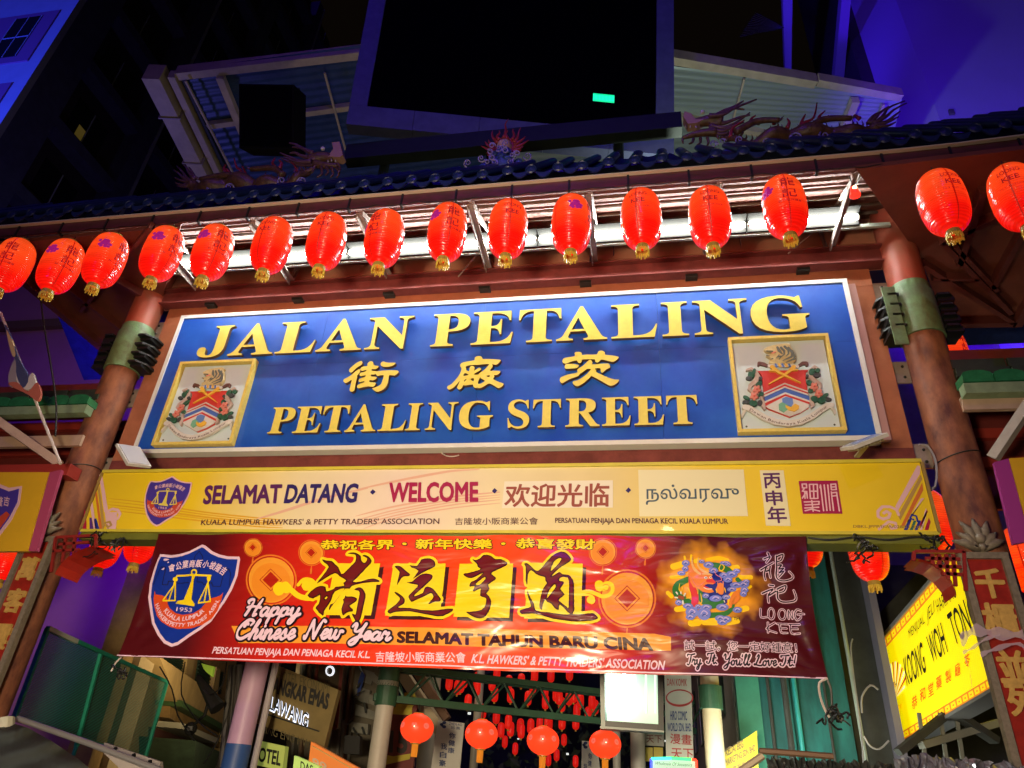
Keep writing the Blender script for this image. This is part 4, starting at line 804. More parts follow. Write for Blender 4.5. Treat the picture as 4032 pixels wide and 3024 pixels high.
for zf, sq, polys in CH:
    bl_('character_shadow', [zf.poly([(x+68, y+72) for x, y in sq[0]])], vd, 2)
    P = [[zf.poly(l, 2) for l in P_] for P_ in polys]
    bl_('character_ground', sdf_loops(P+[[zf.poly(sq[0])]], iso=0, res=60) if False else [zf.poly(sq[0])], vy, 3)
    bl_('character_halo', sdf_loops([[p[0]] for p in P], iso=zf.r(50), res=240), vy, 4)
    bl_('brush_character', sdf_loops(P, iso=0, res=300), vd, 5)
    bl_('brush_shading', sdf_loops(P, iso=-zf.r(24), res=260), vred, 6)
z7 = CH[3][0]
bl_('cloud_scroll', sdf_loops((), [([z7(p) for p in smooth([(1405, 958), (1550, 935), (1700, 985), (1830, 1040), (1960, 1010), (2035, 920), (2020, 810), (1940, 770), (1870, 790)], False)], zf.r(38)), ([z7(1760, 800), z7(1770, 850)], z7.r(85)), ([z7(1860, 860), z7(1900, 850)], z7.r(70)),
    ([z7(p) for p in smooth([(1405, 1010), (1560, 1010), (1640, 1060), (1650, 1120), (1590, 1150)], False)], z7.r(22)), ([z7(1580, 1110), z7(1610, 1120)], z7.r(70))], res=260), vy, 3)
bl_('cloud_scroll_line', sdf_loops((), [([z7(p) for p in smooth([(1835, 830), (1880, 800), (1950, 820), (1960, 880), (1910, 920), (1850, 900)], False)], z7.r(5))], res=120), vo, 4)
bl_('cloud_scroll', sdf_loops((), [([b1(p) for p in smooth([(2010, 598), (1920, 605), (1860, 590), (1810, 550), (1765, 530)], False)], b1.r(13)), ([b1(1738, 540), b1(1745, 552)], b1.r(30)), ([b1(1775, 530), b1(1790, 545)], b1.r(24)),
    ([b1(p) for p in smooth([(1860, 520), (1890, 490), (1930, 490), (1958, 510), (1945, 540), (1905, 545), (1890, 525)], False)], b1.r(10)), ([b1(1905, 515), b1(1935, 520)], b1.r(20))], res=220), vy, 3)
# association logo on the banner
z8 = Zf(BF, 560, 2120, 420/1584)
logo(BF, lambda x, y: z8(x, y), banner, (vp, vb, V('logo_red', (.62, .07, .015)), vy, vp), lambda k: .004*(k+2), bpost)
# cursive lettering
CU_ = {
'H': (.85, [[(.12, .72), (.05, .85), (.2, .97), (.34, .9), (.25, .45), (.12, .02)], [(.78, 1.0), (.62, .5), (.52, .02), (.66, .08)], [(.08, .48), (.4, .55), (.8, .5)]]),
'a': (.52, [[(.4, .42), (.25, .5), (.08, .3), (.1, .05), (.25, .02), (.38, .3), (.42, .46), (.38, .1), (.46, .02), (.56, .14)]]),
'p': (.52, [[(.02, .25), (.15, .48), (.1, .1), (.0, -.42)], [(.12, .3), (.3, .5), (.42, .4), (.35, .1), (.2, .02), (.12, .1)], [(.35, .1), (.52, .14)]]),
'y': (.6, [[(.03, .35), (.12, .48), (.12, .15), (.25, .02), (.4, .2), (.45, .48)], [(.45, .48), (.4, .0), (.25, -.4), (.1, -.38), (.2, -.15), (.6, .15)]]),
'C': (.74, [[(.66, .72), (.76, .92), (.5, 1.02), (.2, .75), (.07, .4), (.15, .08), (.4, .0), (.74, .24)], [(.52, .75), (.42, .84), (.34, .66)]]),
'h': (.5, [[(.0, .15), (.25, .7), (.35, 1.0), (.25, .95), (.15, .5), (.06, .0)], [(.1, .25), (.28, .48), (.36, .4), (.3, .08), (.38, .02), (.52, .16)]]),
'i': (.3, [[(.02, .2), (.15, .48), (.12, .1), (.2, .02), (.32, .16)], [(.2, .66), (.22, .69)]]),
'n': (.5, [[(.0, .3), (.1, .47), (.05, .0)], [(.08, .2), (.25, .48), (.34, .4), (.3, .08), (.38, .02), (.52, .16)]]),
'e': (.38, [[(.02, .18), (.3, .32), (.28, .48), (.15, .45), (.07, .2), (.18, .02), (.4, .16)]]),
's': (.4, [[(.0, .14), (.22, .5), (.27, .25), (.3, .08), (.15, .0), (.08, .08)], [(.28, .05), (.42, .16)]]),
'N': (.85, [[(.02, .15), (.1, .0), (.2, .5), (.3, 1.0)], [(.3, 1.0), (.38, .6), (.54, .02)], [(.54, .02), (.66, .6), (.78, 1.0), (.92, .93)]]),
'w': (.68, [[(.02, .35), (.1, .48), (.1, .1), (.2, .02), (.32, .2), (.36, .45)], [(.34, .2), (.42, .02), (.55, .15), (.6, .42), (.72, .4)]]),
'Y': (.66, [[(.03, .8), (.15, 1.0), (.22, .9), (.2, .55), (.35, .5), (.55, .7), (.66, 1.02)], [(.66, 1.02), (.5, .3), (.35, -.2), (.15, -.35), (.05, -.2), (.3, .05), (.6, .2)]]),
'r': (.42, [[(.0, .2), (.12, .52), (.2, .42), (.33, .45), (.26, .1), (.34, .02), (.45, .14)]]),
'T': (.55, [[(.03, .78), (.1, .95), (.4, .92), (.8, 1.0)], [(.45, .92), (.38, .4), (.25, .02), (.08, .05)]]),
'I': (.5, [[(.08, .75), (.1, .92), (.35, .95), (.62, 1.0)], [(.42, .95), (.35, .4), (.2, .02), (.02, .1), (.05, .2)]]),
't': (.33, [[(.0, .2), (.2, .82), (.12, .2), (.15, .02), (.33, .14)], [(.02, .52), (.34, .55)]]),
'o': (.46, [[(.25, .46), (.08, .3), (.1, .04), (.28, .05), (.36, .3), (.25, .46), (.3, .38), (.48, .42)]]),
'u': (.52, [[(.02, .35), (.1, .48), (.08, .12), (.18, .02), (.32, .2), (.38, .48), (.35, .1), (.42, .02), (.54, .14)]]),
'l': (.3, [[(.0, .18), (.3, .85), (.25, 1.0), (.15, .8), (.1, .2), (.16, .02), (.3, .14)]]),
'L': (.82, [[(.3, .75), (.45, .97), (.5, .8), (.35, .4), (.2, .08), (.05, .05), (.1, .15), (.3, .05), (.7, .0), (.86, .14)]]),
'v': (.48, [[(.02, .35), (.1, .48), (.14, .1), (.2, .02), (.34, .2), (.38, .44), (.5, .42)]]),
'.': (.22, [[(.05, .03), (.08, .03)]]), "'": (.15, [[(.1, .98), (.06, .8)]]), '!': (.3, [[(.22, 1.0), (.12, .32)], [(.05, .04), (.06, .05)]]), ' ': (.32, [])}
def cursive(body, bl, br, ht, w):
    tot = sum(CU_[c][0] for c in body); bl = np.array(bl); br = np.array(br); e = (br-bl)/tot; L_ = np.hypot(*e); up = np.array([-e[1], e[0]])/L_*ht
    out = []; x = 0
    for c in body:
        for s in CU_[c][1]:
            pts = [tuple(bl+e*(x+p[0]+.22*p[1]*ht/L_*.6)+up*p[1]) for p in (smooth(s, False, 4) if len(s) > 2 else s)]
            n = len(pts); out.append((pts, [w*(.65+.5*abs(math.sin(1.7*i/max(1, n-1)*3.1))) for i in range(n)]))
        x += CU_[c][0]
    return out
for body, a, b, ht in (('Happy', b1(1520, 712), b1(1870, 722), b1.r(82)), ('Chinese', b1(1462, 855), b1(1835, 862), b1.r(90)), ('New', b1(1895, 858), b1(2125, 862), b1.r(88)), ('Year', b2(125, 862), b2(372, 868), b2.r(86))):
    st = cursive(body, a, b, ht, b1.r(7.2))
    bl_('script_outline', sdf_loops((), st, iso=b1.r(9), res=360), vk, 7); bl_('script_lettering', sdf_loops((), st, res=460), vp, 8)
for body, a, b in (('Try', b3(112, 1018), b3(205, 1020)), ('It.', b3(235, 1012), b3(308, 1014)), ("You'll", b3(340, 1020), b3(505, 1023)), ('Love', b3(528, 1022), b3(672, 1026)), ('It!', b3(692, 1026), b3(800, 1028))):
    st = cursive(body, a, b, b3.r(64), b3.r(4.2))
    bl_('script_outline', sdf_loops((), st, iso=b3.r(6.5), res=300), vp, 1); bl_('script_lettering', sdf_loops((), st, res=360), vk, 2)
def btext(body, a, b, c, m, k=2, bold=.02):
    o = MB(); put_text(o, body, BF, a, b, c, .004*k, bold); return bpost(o.build('lettering', m, banner))
btext('SELAMAT TAHUN BARU CINA', b2(420, 878), b2(2003, 926), b2(424, 812), vd, bold=.05)
btext('PERSATUAN PENJAJA DAN PENIAGA KECIL K.L.', b1(1313, 958), b2(244, 990), b1(1332, 905), vp, bold=.025)
btext('吉隆坡小販商業公會', b2(285, 1000), b2(845, 1006), b2(287, 936), vp, bold=.012)
btext('K.L. HAWKERS\' & PETTY TRADERS\' ASSOCIATION', b2(878, 1004), b2(2075, 1048), b2(893, 950), vp, bold=.025)
btext('試一試，您一定好鍾意！', b3(99, 928), b3(800, 945), b3(99, 866), vp, 1, .07); btext('試一試，您一定好鍾意！', b3(99, 928), b3(800, 945), b3(99, 866), vk, 2, .002)
btext('TM', b3(405, 741), b3(441, 743), b3(405, 722), vk)
zL = Zf(BF, 2950, 2140, .31348)
lk = [[(235, 120), (250, 160)], [(185, 195), (262, 172), (215, 240)], [(145, 335), (200, 300), (300, 245)], [(215, 290), (190, 380), (205, 455)], [(262, 290), (255, 350), (268, 425)], [(215, 350), (250, 335)],
      [(338, 165), (345, 300), (338, 400), (365, 455), (440, 475), (530, 450), (547, 410), (500, 360)], [(342, 172), (420, 145), (400, 212), (352, 232)], [(365, 275), (405, 272), (370, 322), (432, 312), (372, 372), (435, 350), (370, 425)],
      [(255, 520), (305, 528)], [(165, 625), (300, 570), (240, 645), (245, 740)], [(255, 650), (335, 600)], [(350, 575), (400, 550), (458, 535), (438, 600), (372, 622)], [(355, 600), (358, 690), (420, 735), (555, 725), (590, 680), (560, 590)],
      [(140, 825), (145, 930), (235, 925)], [(275+38*math.cos(a), 885+70*math.sin(a)) for a in np.linspace(0, 6.28, 12)], [(415+45*math.cos(a), 890+65*math.sin(a)) for a in np.linspace(0, 6.28, 12)], [(500, 940), (495, 840), (545, 940), (545, 850)], [(650, 840), (600, 830), (570, 890), (600, 960), (650, 930), (650, 885), (690, 885), (610, 890)],
      [(232, 1000), (235, 1120)], [(320, 1000), (215, 1075), (340, 1125)], [(380, 1020), (400, 1120), (480, 1122)], [(350, 1012), (480, 1010)], [(390, 1065), (470, 1065)], [(520, 1020), (535, 1125), (640, 1125)], [(500, 1012), (635, 1015)], [(520, 1068), (610, 1068)]]
st = [([zL(p) for p in (smooth(s, False, 3) if len(s) > 2 else s)], [zL.r(9 if i < 14 else 5)*(1-.35*j/max(1, (len(s)-1)*3)) for j in range((len(s)-1)*3+1)] if len(s) > 2 else zL.r(9 if i < 14 else 5)) for i, s in enumerate(lk)]
bl_('brand_outline', sdf_loops((), st, iso=zL.r(10), res=420), vp, 1); bl_('brand_lettering', sdf_loops((), st, iso=zL.r(-1), res=480), vk, 2)
# dragon emblem print
dy_ = V('emblem_yellow', (.86, .54, .005)); dg = V('emblem_green', (.025, .16, .035)); db = V('emblem_blue', (.006, .015, .22)); dc = V('emblem_cloud', (.16, .20, .62)); dl = V('emblem_lilac', (.50, .40, .68)); dr = V('emblem_red', (.62, .03, .03)); do = V('emblem_orange', (.74, .20, .03)); dw = V('emblem_white', (.70, .66, .60)); dcr = V('emblem_cream', (.75, .42, .16))
def em(name, m, k, polys=(), strokes=(), res=200, iso=0):
    bl_(name, sdf_loops([[zg.poly(l) for l in P] for P in polys], [([zg(p) for p in (smooth(s[0], False, 3) if len(s[0]) > 2 else s[0])], [zg.r(np.interp(i/((len(s[0])-1)*3), np.linspace(0, 1, len(s[1])), s[1])) for i in range((len(s[0])-1)*3+1)] if isinstance(s[1], (list, tuple)) and len(s[0]) > 2 else zg.r(s[1][0] if isinstance(s[1], (list, tuple)) else s[1])) for s in strokes], zg.r(iso) if iso else 0, res), m, k)
em('emblem_glow', dy_, 1, (), [([(240, 420), (380, 380)], 60), ([(200, 610), (400, 600)], 32), ([(850, 290), (1050, 260), (1220, 290)], [30, 40, 30]), ([(1320, 430), (1400, 420)], 45), ([(1450, 610), (1640, 610)], 42), ([(300, 1200), (420, 1180)], 50), ([(560, 1450), (680, 1440)], 60), ([(800, 1420), (1000, 1420)], 65), ([(1200, 1430), (1380, 1400)], 60), ([(1480, 1200), (1560, 1180)], 50), ([(140, 900), (200, 960)], 40), ([(440, 240), (450, 300)], 20), ([(560, 220), (555, 300)], 20), ([(1560, 830), (1640, 780)], 25), ([(640, 320), (700, 300)], 40)])
em('emblem_ground', db, 2, [[ell(1000, 830, 330, 330, 30)]])
em('emblem_body', dg, 3, (), [([(500, 650), (330, 740), (280, 850), (330, 960), (450, 1030), (520, 1060)], [50, 60, 65, 70, 60, 50]), ([(880, 370), (1060, 420), (1220, 480), (1320, 570)], [30, 70, 60, 40]), ([(1400, 660), (1430, 690)], 42), ([(700, 900), (780, 1030), (900, 1120), (1050, 1110), (1120, 1060)], [60, 70, 70, 50, 30]), ([(900, 1310), (1050, 1300), (1200, 1270), (1300, 1180), (1350, 1050)], [50, 45, 40, 30, 10])])
em('emblem_belly', dr, 4, (), [([(540, 480), (560, 640), (580, 800), (630, 950), (620, 1080), (590, 1180)], [30, 50, 55, 62, 60, 20])])
em('emblem_head', do, 5, [[[(520, 330), (600, 440), (700, 480), (800, 520), (900, 560), (940, 620), (960, 680), (990, 720), (960, 750), (860, 740), (800, 760), (860, 830), (950, 850), (970, 890), (880, 910), (760, 880), (680, 820), (600, 800), (540, 700), (510, 560)]]])
em('emblem_horn', dcr, 6, (), [([(575, 260), (580, 400), (640, 500), (720, 560)], [6, 20, 26, 20]), ([(690, 270), (680, 400), (760, 500), (860, 550)], [6, 18, 22, 16]), ([(770, 560), (860, 560), (930, 580)], [16, 18, 14])], 160)
em('emblem_muzzle', dr, 6, (), [([(860, 690), (930, 690), (980, 720)], [30, 36, 18]), ([(790, 780), (850, 820), (930, 840)], [12, 22, 8])], 120)
em('emblem_teeth', dw, 7, (), [([(790, 810), (850, 838), (930, 835)], 8), ([(820, 632), (824, 632)], 26), ([(908, 628), (911, 628)], 20)], 140)
em('emblem_eyes', vk, 8, (), [([(822, 634), (825, 634)], 12), ([(910, 630), (912, 630)], 10)], 100)
em('emblem_whisker', V('emblem_pinkline', (.70, .20, .18)), 8, (), [([(800, 700), (740, 760), (670, 790), (610, 730), (560, 630), (480, 570)], [5, 6, 6, 6, 5, 4]), ([(970, 480), (1010, 580), (1090, 630), (1100, 690), (1000, 700)], [5, 6, 6, 5, 4])])
em('emblem_flame', do, 5, (), [([(1260, 1150), (1270, 1000), (1380, 880), (1420, 900)], [30, 60, 50, 6]), ([(1330, 1100), (1400, 1000), (1410, 900)], [20, 40, 6]), ([(1090, 760), (1080, 850), (1100, 900)], [40, 70, 40]), ([(1050, 830), (1040, 720)], 8), ([(1140, 830), (1135, 700)], 8)])
em('emblem_flame', dy_, 6, (), [([(1240, 1140), (1230, 1060), (1300, 900), (1410, 850)], [5, 14, 14, 4]), ([(1020, 900), (1010, 840)], 8), ([(1180, 900), (1160, 820)], 8), ([(350, 740), (340, 840), (380, 880), (410, 800)], [5, 9, 9, 5]), ([(490, 800), (540, 900), (540, 990), (460, 1000)], [5, 9, 9, 5]), ([(1100, 380), (1060, 470), (1120, 500), (1160, 430), (1110, 380)], [5, 9, 9, 9, 5]), ([(680, 830), (680, 920)], 6), ([(730, 920), (750, 1060), (720, 1100)], [5, 9, 6])])
cl = [(460, 370, 70, 50), (450, 470, 55, 50), (380, 550, 70, 36), (870, 400, 90, 55), (960, 500, 80, 50), (750, 340, 50, 30), (1170, 360, 90, 30), (1230, 390, 50, 30), (1290, 570, 100, 60), (1150, 590, 80, 50), (1380, 510, 60, 40), (1220, 670, 80, 50), (1370, 770, 110, 50), (1500, 760, 100, 60), (1550, 710, 60, 40), (1290, 850, 80, 40), (1520, 860, 70, 50), (1500, 930, 60, 50), (1000, 1010, 110, 55), (820, 960, 60, 40), (1190, 990, 70, 40), (1120, 1170, 110, 60),
      (500, 1150, 90, 50), (570, 1260, 110, 100), (540, 1350, 80, 50), (790, 1290, 120, 110), (830, 1170, 100, 50), (680, 1160, 50, 40), (1080, 1370, 90, 55), (1180, 1390, 100, 60), (1120, 1440, 90, 50), (1390, 1220, 80, 50), (330, 1085, 60, 50)]
em('emblem_cloud', dc, 7, [[ell(*c, n=16)] for c in cl], (), 300, iso=4)
em('emblem_cloud_light', dl, 8, (), [([(c[0]-c[2]*.5, c[1]+c[3]*.1), (c[0]-c[2]*.1, c[1]-c[3]*.5), (c[0]+c[2]*.5, c[1]-c[3]*.1), (c[0]+c[2]*.1, c[1]+c[3]*.35)], [5, 9, 10, 5]) for c in cl], 420)
em('emblem_cloud_dark', vb, 9, (), [([(c[0]-c[2]*.3, c[1]+c[3]*.45), (c[0], c[1]+c[3]*.1), (c[0]+c[2]*.5, c[1]+c[3]*.4)], [4, 7, 4]) for c in cl], 420)
em('emblem_claw', dw, 8, (), [([(290, 900), (310, 930)], 14), ([(370, 895), (375, 925)], 12), ([(450, 920), (430, 960)], 14), ([(270, 995), (310, 1000)], 14), ([(405, 1060), (410, 1110)], 16), ([(1150, 1050), (1165, 1085)], 7)], 160)
em('emblem_paw', M('x', (0, 0, 0)) if False else V('emblem_paw', (.30, .07, .03)), 8, (), [([(350, 985), (400, 1000)], 34)], 60)
# ============================================================ main roof
EY, EZ = -1.40, 7.93
def lift(x): return .022*max(0, x-4.4)**2
tile_m = M('blue_glazed_tile', (.012, .026, .13), .42, var=.45, scale=9, coat=.08)
roof = thing('main_gate_roof', 'dark blue glazed tile roof with purple red fascia running across the top of the gate', 'roof', (0, EY, EZ))
X0, X1 = -8.4, 8.2
xs = np.arange(X0, X1, .6)
b = MB(); dl_ = MB(); gt = MB()
for i in range(len(xs)-1):
    xa, xb = xs[i], xs[i+1]; za_, zb_ = EZ+lift(xa), EZ+lift(xb)
    for mb, y0, y1, h0, h1 in ((b, EY-.03, EY+.0, -.165, -.012), (dl_, EY-.075, EY+.05, -.010, .006)):
        mb.add([(xa, y0, za_+h0), (xb, y0, zb_+h0), (xb, y1, zb_+h0), (xa, y1, za_+h0), (xa, y0, za_+h1), (xb, y0, zb_+h1), (xb, y1, zb_+h1), (xa, y1, za_+h1)],
               [(0, 3, 2, 1), (4, 5, 6, 7), (0, 1, 5, 4), (2, 3, 7, 6)])
b.build('fascia', fascia_m, roof); dl_.build('drip_edge', M('drip_edge', (.62, .56, .46), .4), roof)
for i in range(23):
    x = -7.6+i*.68; z = EZ+lift(x)
    c = MB(); c.bb((x-.012, EY-.045, z-.175), (x+.012, EY-.031, z-.012)); c.bb((x-.014, EY-.044, z-.20), (x+.014, EY+.03, z-.176)); c.build('fascia_clip', black_m, roof)
# light string along the bottom of the fascia
pts = []
for i in range(240):
    x = -7.6+i*.0635; pts.append((x, EY-.045+.006*math.sin(i*1.7), EZ+lift(x)-.175-.018*abs(math.sin(i*.31))-.008*math.sin(i*.9)))
MB().tube(pts, .006, 5).build('string_cable', cable_m, roof)
# glazed tiles: one cap tile and one drip tile shared by all
capm = MB(); RC = .074
n = 14
vs = []
for k in range(n): a = 2*math.pi*k/n; vs.append((RC*math.cos(a), 0, RC*math.sin(a)))
vs += [(p[0]*.82, -.012, p[2]*.82) for p in vs[:n]]; vs += [(p[0]*.7, -.004, p[2]*.7) for p in vs[:n]]; vs += [(0, -.016, 0)]
SL = Vector((0, 1.35, 1.62))
vs += [(p[0], SL.y, p[2]+SL.z) for p in vs[:n]]
fs = []
for k in range(n):
    j = (k+1) % n; fs += [(k, j, n+j, n+k), (n+k, n+j, 2*n+j, 2*n+k), (2*n+k, 2*n+j, 3*n)]; fs.append((k, 3*n+1+k, 3*n+1+j, j))
capm.add(vs, fs)
dm_ = MB(); w_ = .112; up_ = []; lo_ = []
for k in range(9):
    s = -1+2*k/8; up_.append((s*w_, .012*(-1+s*s)+.03*s*s)); lo_.append((s*w_, -.088*(1-s*s)+.028*s*s))
fr_t = Fr((0, 0, 0)); dm_.solid([up_+lo_[::-1]], fr_t, -.02, 0)
# pan behind the drip tile
for k in range(8):
    a, c = up_[k], up_[k+1]; dm_.add([(a[0], .02, a[1]-.02), (c[0], .02, c[1]-.02), (c[0], SL.y, c[1]-.02+SL.z), (a[0], SL.y, a[1]-.02+SL.z)], [(0, 1, 2, 3)])
cap0 = capm.build('cap_tile', tile_m); drip0 = dm_.build('drip_tile', tile_m)
k = 0
for i in range(54):
    x = X0+.2+i*.30
    jx, jz = random.uniform(-.012, .012), random.uniform(-.008, .008)
    for src, dx, dz in ((cap0, 0, .165), (drip0, .15, .118)):
        o = src if i == 0 else src.copy()
        if i: COL.objects.link(o)
        o.parent = roof; o.location = (x+dx+jx, -.10+random.uniform(-.01, .01), dz+lift(x+dx)+jz); o.rotation_euler = (0, random.uniform(-.06, .06), 0)
# back slope, ridge
MB().add([(X0, EY, EZ), (X1, EY, EZ+.3), (X1, .12, 9.72), (X0, .12, 9.62), (X1, 2.6, 8.0), (X0, 2.6, 8.0)], [(0, 1, 2, 3), (3, 2, 4, 5)]).build('roof_slope', tile_m, roof)
MB().bb((-6.2, .02, 9.52), (6.2, .2, 9.74)).build('ridge', tile_m, roof)
# soffit boards and battens
sof = thing('eave_soffit', 'red brown boarded underside of the main roof with pale battens above the tube lights', 'soffit', (0, -.6, 8))
A, B_ = Vector((0, EY+.02, EZ-.10)), Vector((0, .12, 8.40)); nb = 6
for i in range(nb):
    p, q = A.lerp(B_, i/nb), A.lerp(B_, (i+1)/nb); g_ = .006
    MB().add([(-6.6, p.y+g_, p.z), (6.9, p.y+g_, p.z+.02), (6.9, q.y-g_, q.z+.02), (-6.6, q.y-g_, q.z), (-6.6, p.y+g_, p.z+.03), (6.9, p.y+g_, p.z+.05), (6.9, q.y-g_, q.z+.05), (-6.6, q.y-g_, q.z+.03)], [(0, 3, 2, 1), (4, 5, 6, 7), (0, 1, 5, 4), (2, 3, 7, 6)]).build('soffit_board', soffit_m, sof)
    if i: MB().bb((-5.2, p.y-.012, p.z-.028), (5.0, p.y+.012, p.z-.002)).build('batten', M('batten', (.13, .08, .055), .8, var=.15, scale=5), sof)
# brackets
bz = BZ1
for i, (px, py) in enumerate(((425, 628), (628, 617), (838, 606), (1055, 590), (1285, 577), (1535, 562), (1800, 542))):
    X = PY(px, py, -.09).x
    t = thing('eave_bracket', ('first', 'second', 'third', 'fourth', 'fifth', 'sixth', 'seventh')[i]+' grey steel angle bracket from the left, between the maroon beam and the eave', 'bracket', (X, -.1, bz), 'steel brackets under the eave')
    MB().ang((X, -.085, bz+.0), (X, EY+.12, EZ-.15), .075, .014).build('strut', steel, t)
    MB().ang((X+.03, EY+.1, EZ-.14), (X+.03, .08, 8.30), .06, .012).build('rafter', steel, t)
    MB().ang((X-.05, -.05, bz+.02), (X-.05, .06, 8.28), .05, .012, (0, 1, 0)).build('post', steel, t)
for i, (a, b) in enumerate((((432, 625), (495, 640)), ((1245, 520), (985, 600)), ((1190, 530), (1060, 610)))): pass
# thin diagonal rods
rod = thing('tie_rods', 'thin steel tie rods crossing in front of the wall above the blue sign', 'rod', (0, -.1, 8))
for a, b in (((1040, 537), (990, 598)), ((1772, 488), (1702, 548))):
    MB().tube([PY(*a, -.3), PY(*b, -.05)], .010, 6).build('rod', steel, rod)
# ============================================================ fluorescent tubes
TY = -.42
pa, pb = PY(378, 574, TY), PY(1857, 464, TY); TZ = (pa.z+pb.z)/2
tube_m = M('lit_tube', (.9, .95, .95), .5, emit=(.93, 1.0, .96), es=190); cap_m = M('tube_cap', (.6, .6, .5), .4)
mask_m = M('fitting_white', (.62, .64, .60), .5)
NT = 7; L_ = (pb.x-pa.x)/NT
for i in range(NT):
    x0 = pa.x+i*L_+.008; x1 = pa.x+(i+1)*L_-.008
    shield_m = M('light_shield_dark', (.014, .013, .012), .9, spec=0)  # black shield added to keep tube light off wall and soffit
    t = thing('tube_light', ('first', 'second', 'third', 'fourth', 'fifth', 'sixth', 'seventh')[i]+' twin tube light fitting from the left in the lit row above the blue sign', 'tube light', ((x0+x1)/2, TY, TZ), 'tube lights under the eave')
    MB().bb((x0, TY+.055, TZ-.075), (x1, TY+.08, TZ+.085)).bb((x0, TY-.13, TZ+.055), (x1, TY+.054, TZ+.07)).build('light_shield', shield_m, t)
    for dz, dy in ((-.020, 0), (.0205, .004)):
        MB().tube([(x0+.022, TY+dy, TZ+dz), (x1-.022, TY+dy, TZ+dz)], .019, 10).build('tube', tube_m, t)
        for x in (x0+.012, x1-.012): MB().tube([(x-.010, TY+dy, TZ+dz), (x+.010, TY+dy, TZ+dz)], .020, 8).build('end_cap', cap_m, t)
print('TZ', TZ, BZ0, BZ1); MBt = MB().bb((pa.x-.1, TY+.085, TZ-.10), (pb.x+.35, TY+.12, TZ-.045)); o = MBt.build('light_batten', M('batten_pale', (.34, .38, .32), .5)); tag(o, 'long pale batten carrying the row of tube lights', 'batten')
# ============================================================ wings of the roof beyond the columns (underside)
wing_m = M('wing_board', (.19, .05, .03), .6, var=.3, scale=2.5); rib_m = M('wing_rib', (.14, .035, .025), .5, var=.3, scale=6)
def wing(name, label, poly, Z, ribs, panels):
    t = thing(name, label, 'soffit', PZ(*poly[0], Z), 'roof wings beside the columns')
    vs = [PZ(x, y, Z) for x, y in poly]; n = len(vs)
    MB().add([tuple(v) for v in vs]+[(v.x, v.y, v.z+.06) for v in vs], [tuple(range(n)), tuple(range(n, 2*n))]+[(i, (i+1) % n, (i+1) % n+n, i+n) for i in range(n)]).build('soffit_panel', wing_m, t)
    for a, b, w in ribs: MB().beam(PZ(*a, Z)-Vector((0, 0, .06)), PZ(*b, Z)-Vector((0, 0, .06)), w, .115).build('rib', rib_m, t)
    return t
wing('roof_wing', 'red brown panelled underside of the roof wing beyond the left column', [(-60, 534), (390, 489), (352, 640), (238, 752), (42, 590), (-60, 560)], 7.72,
     [((30, 575), (240, 757), .12), ((85, 560), (262, 700), .07), ((120, 520), (330, 640), .07), ((180, 660), (330, 480), .05), ((90, 625), (230, 500), .04)], 0)
wing('roof_wing', 'red brown panelled underside of the roof wing beyond the right column', [(1850, 366), (2300, 312), (2300, 520), (2192, 694), (2040, 698), (1990, 560)], 7.72,
     [((2040, 690), (2190, 687), .1), ((2192, 692), (2300, 515), .12), ((1990, 560), (2185, 685), .06), ((2030, 510), (2180, 665), .06), ((2150, 615), (2060, 520), .05), ((2120, 400), (2068, 560), .07), ((2212, 430), (2030, 512), .07), ((2212, 475), (2140, 610), .07), ((2010, 590), (2110, 590), .04)], 0)
# ============================================================ lanterns under the eave
lan_m = bpy.data.materials.new('lantern_silk'); MATS['lantern_silk'] = lan_m; lan_m.use_nodes = True
N = lan_m.node_tree.nodes; L = lan_m.node_tree.links; b = N['Principled BSDF']
b.inputs['Base Color'].default_value = (.50, .004, .002, 1); b.inputs['Roughness'].default_value = .28; b.inputs['Coat Weight'].default_value = .75; b.inputs['Coat Roughness'].default_value = .07; b.inputs['Specular IOR Level'].default_value = .3
tc = N.new('ShaderNodeTexCoord'); sp = N.new('ShaderNodeSeparateXYZ'); L.new(tc.outputs['Object'], sp.inputs[0])
# bulb glow put into the emission: brighter round a point, no bulb inside
vm = N.new('ShaderNodeVectorMath'); vm.operation = 'DISTANCE'; vm.inputs[1].default_value = (.0, -.05, -.17); L.new(tc.outputs['Object'], vm.inputs[0])
cr = N.new('ShaderNodeValToRGB'); L.new(vm.outputs['Value'], cr.inputs[0]); e = cr.color_ramp.elements
e[0].position = .18; e[0].color = (1, .085, .012, 1); e[1].position = .50; e[1].color = (.95, .006, .002, 1)
# fine dim rings put into the emission, as if shaded by wire hoops
wv_ = N.new('ShaderNodeTexWave'); wv_.wave_type = 'BANDS'; wv_.bands_direction = 'Z'; wv_.inputs['Scale'].default_value = 11; wv_.inputs['Distortion'].default_value = 1.2; wv_.inputs['Detail'].default_value = 1; L.new(tc.outputs['Object'], wv_.inputs['Vector'])
wr = N.new('ShaderNodeMapRange'); wr.inputs[3].default_value = .72; wr.inputs[4].default_value = 1.0; L.new(wv_.outputs['Fac'], wr.inputs[0])
nz = N.new('ShaderNodeTexNoise'); nz.inputs['Scale'].default_value = 4.5; nz.inputs['Detail'].default_value = 3; L.new(tc.outputs['Object'], nz.inputs['Vector'])
nr = N.new('ShaderNodeMapRange'); nr.inputs[1].default_value = .3; nr.inputs[2].default_value = .7; nr.inputs[3].default_value = .85; nr.inputs[4].default_value = 1.1; L.new(nz.outputs['Fac'], nr.inputs[0])
mu = N.new('ShaderNodeMath'); mu.operation = 'MULTIPLY'; L.new(wr.outputs[0], mu.inputs[0]); L.new(nr.outputs[0], mu.inputs[1])
mu2 = N.new('ShaderNodeMath'); mu2.operation = 'MULTIPLY'; mu2.inputs[1].default_value = 1.0; L.new(mu.outputs[0], mu2.inputs[0])
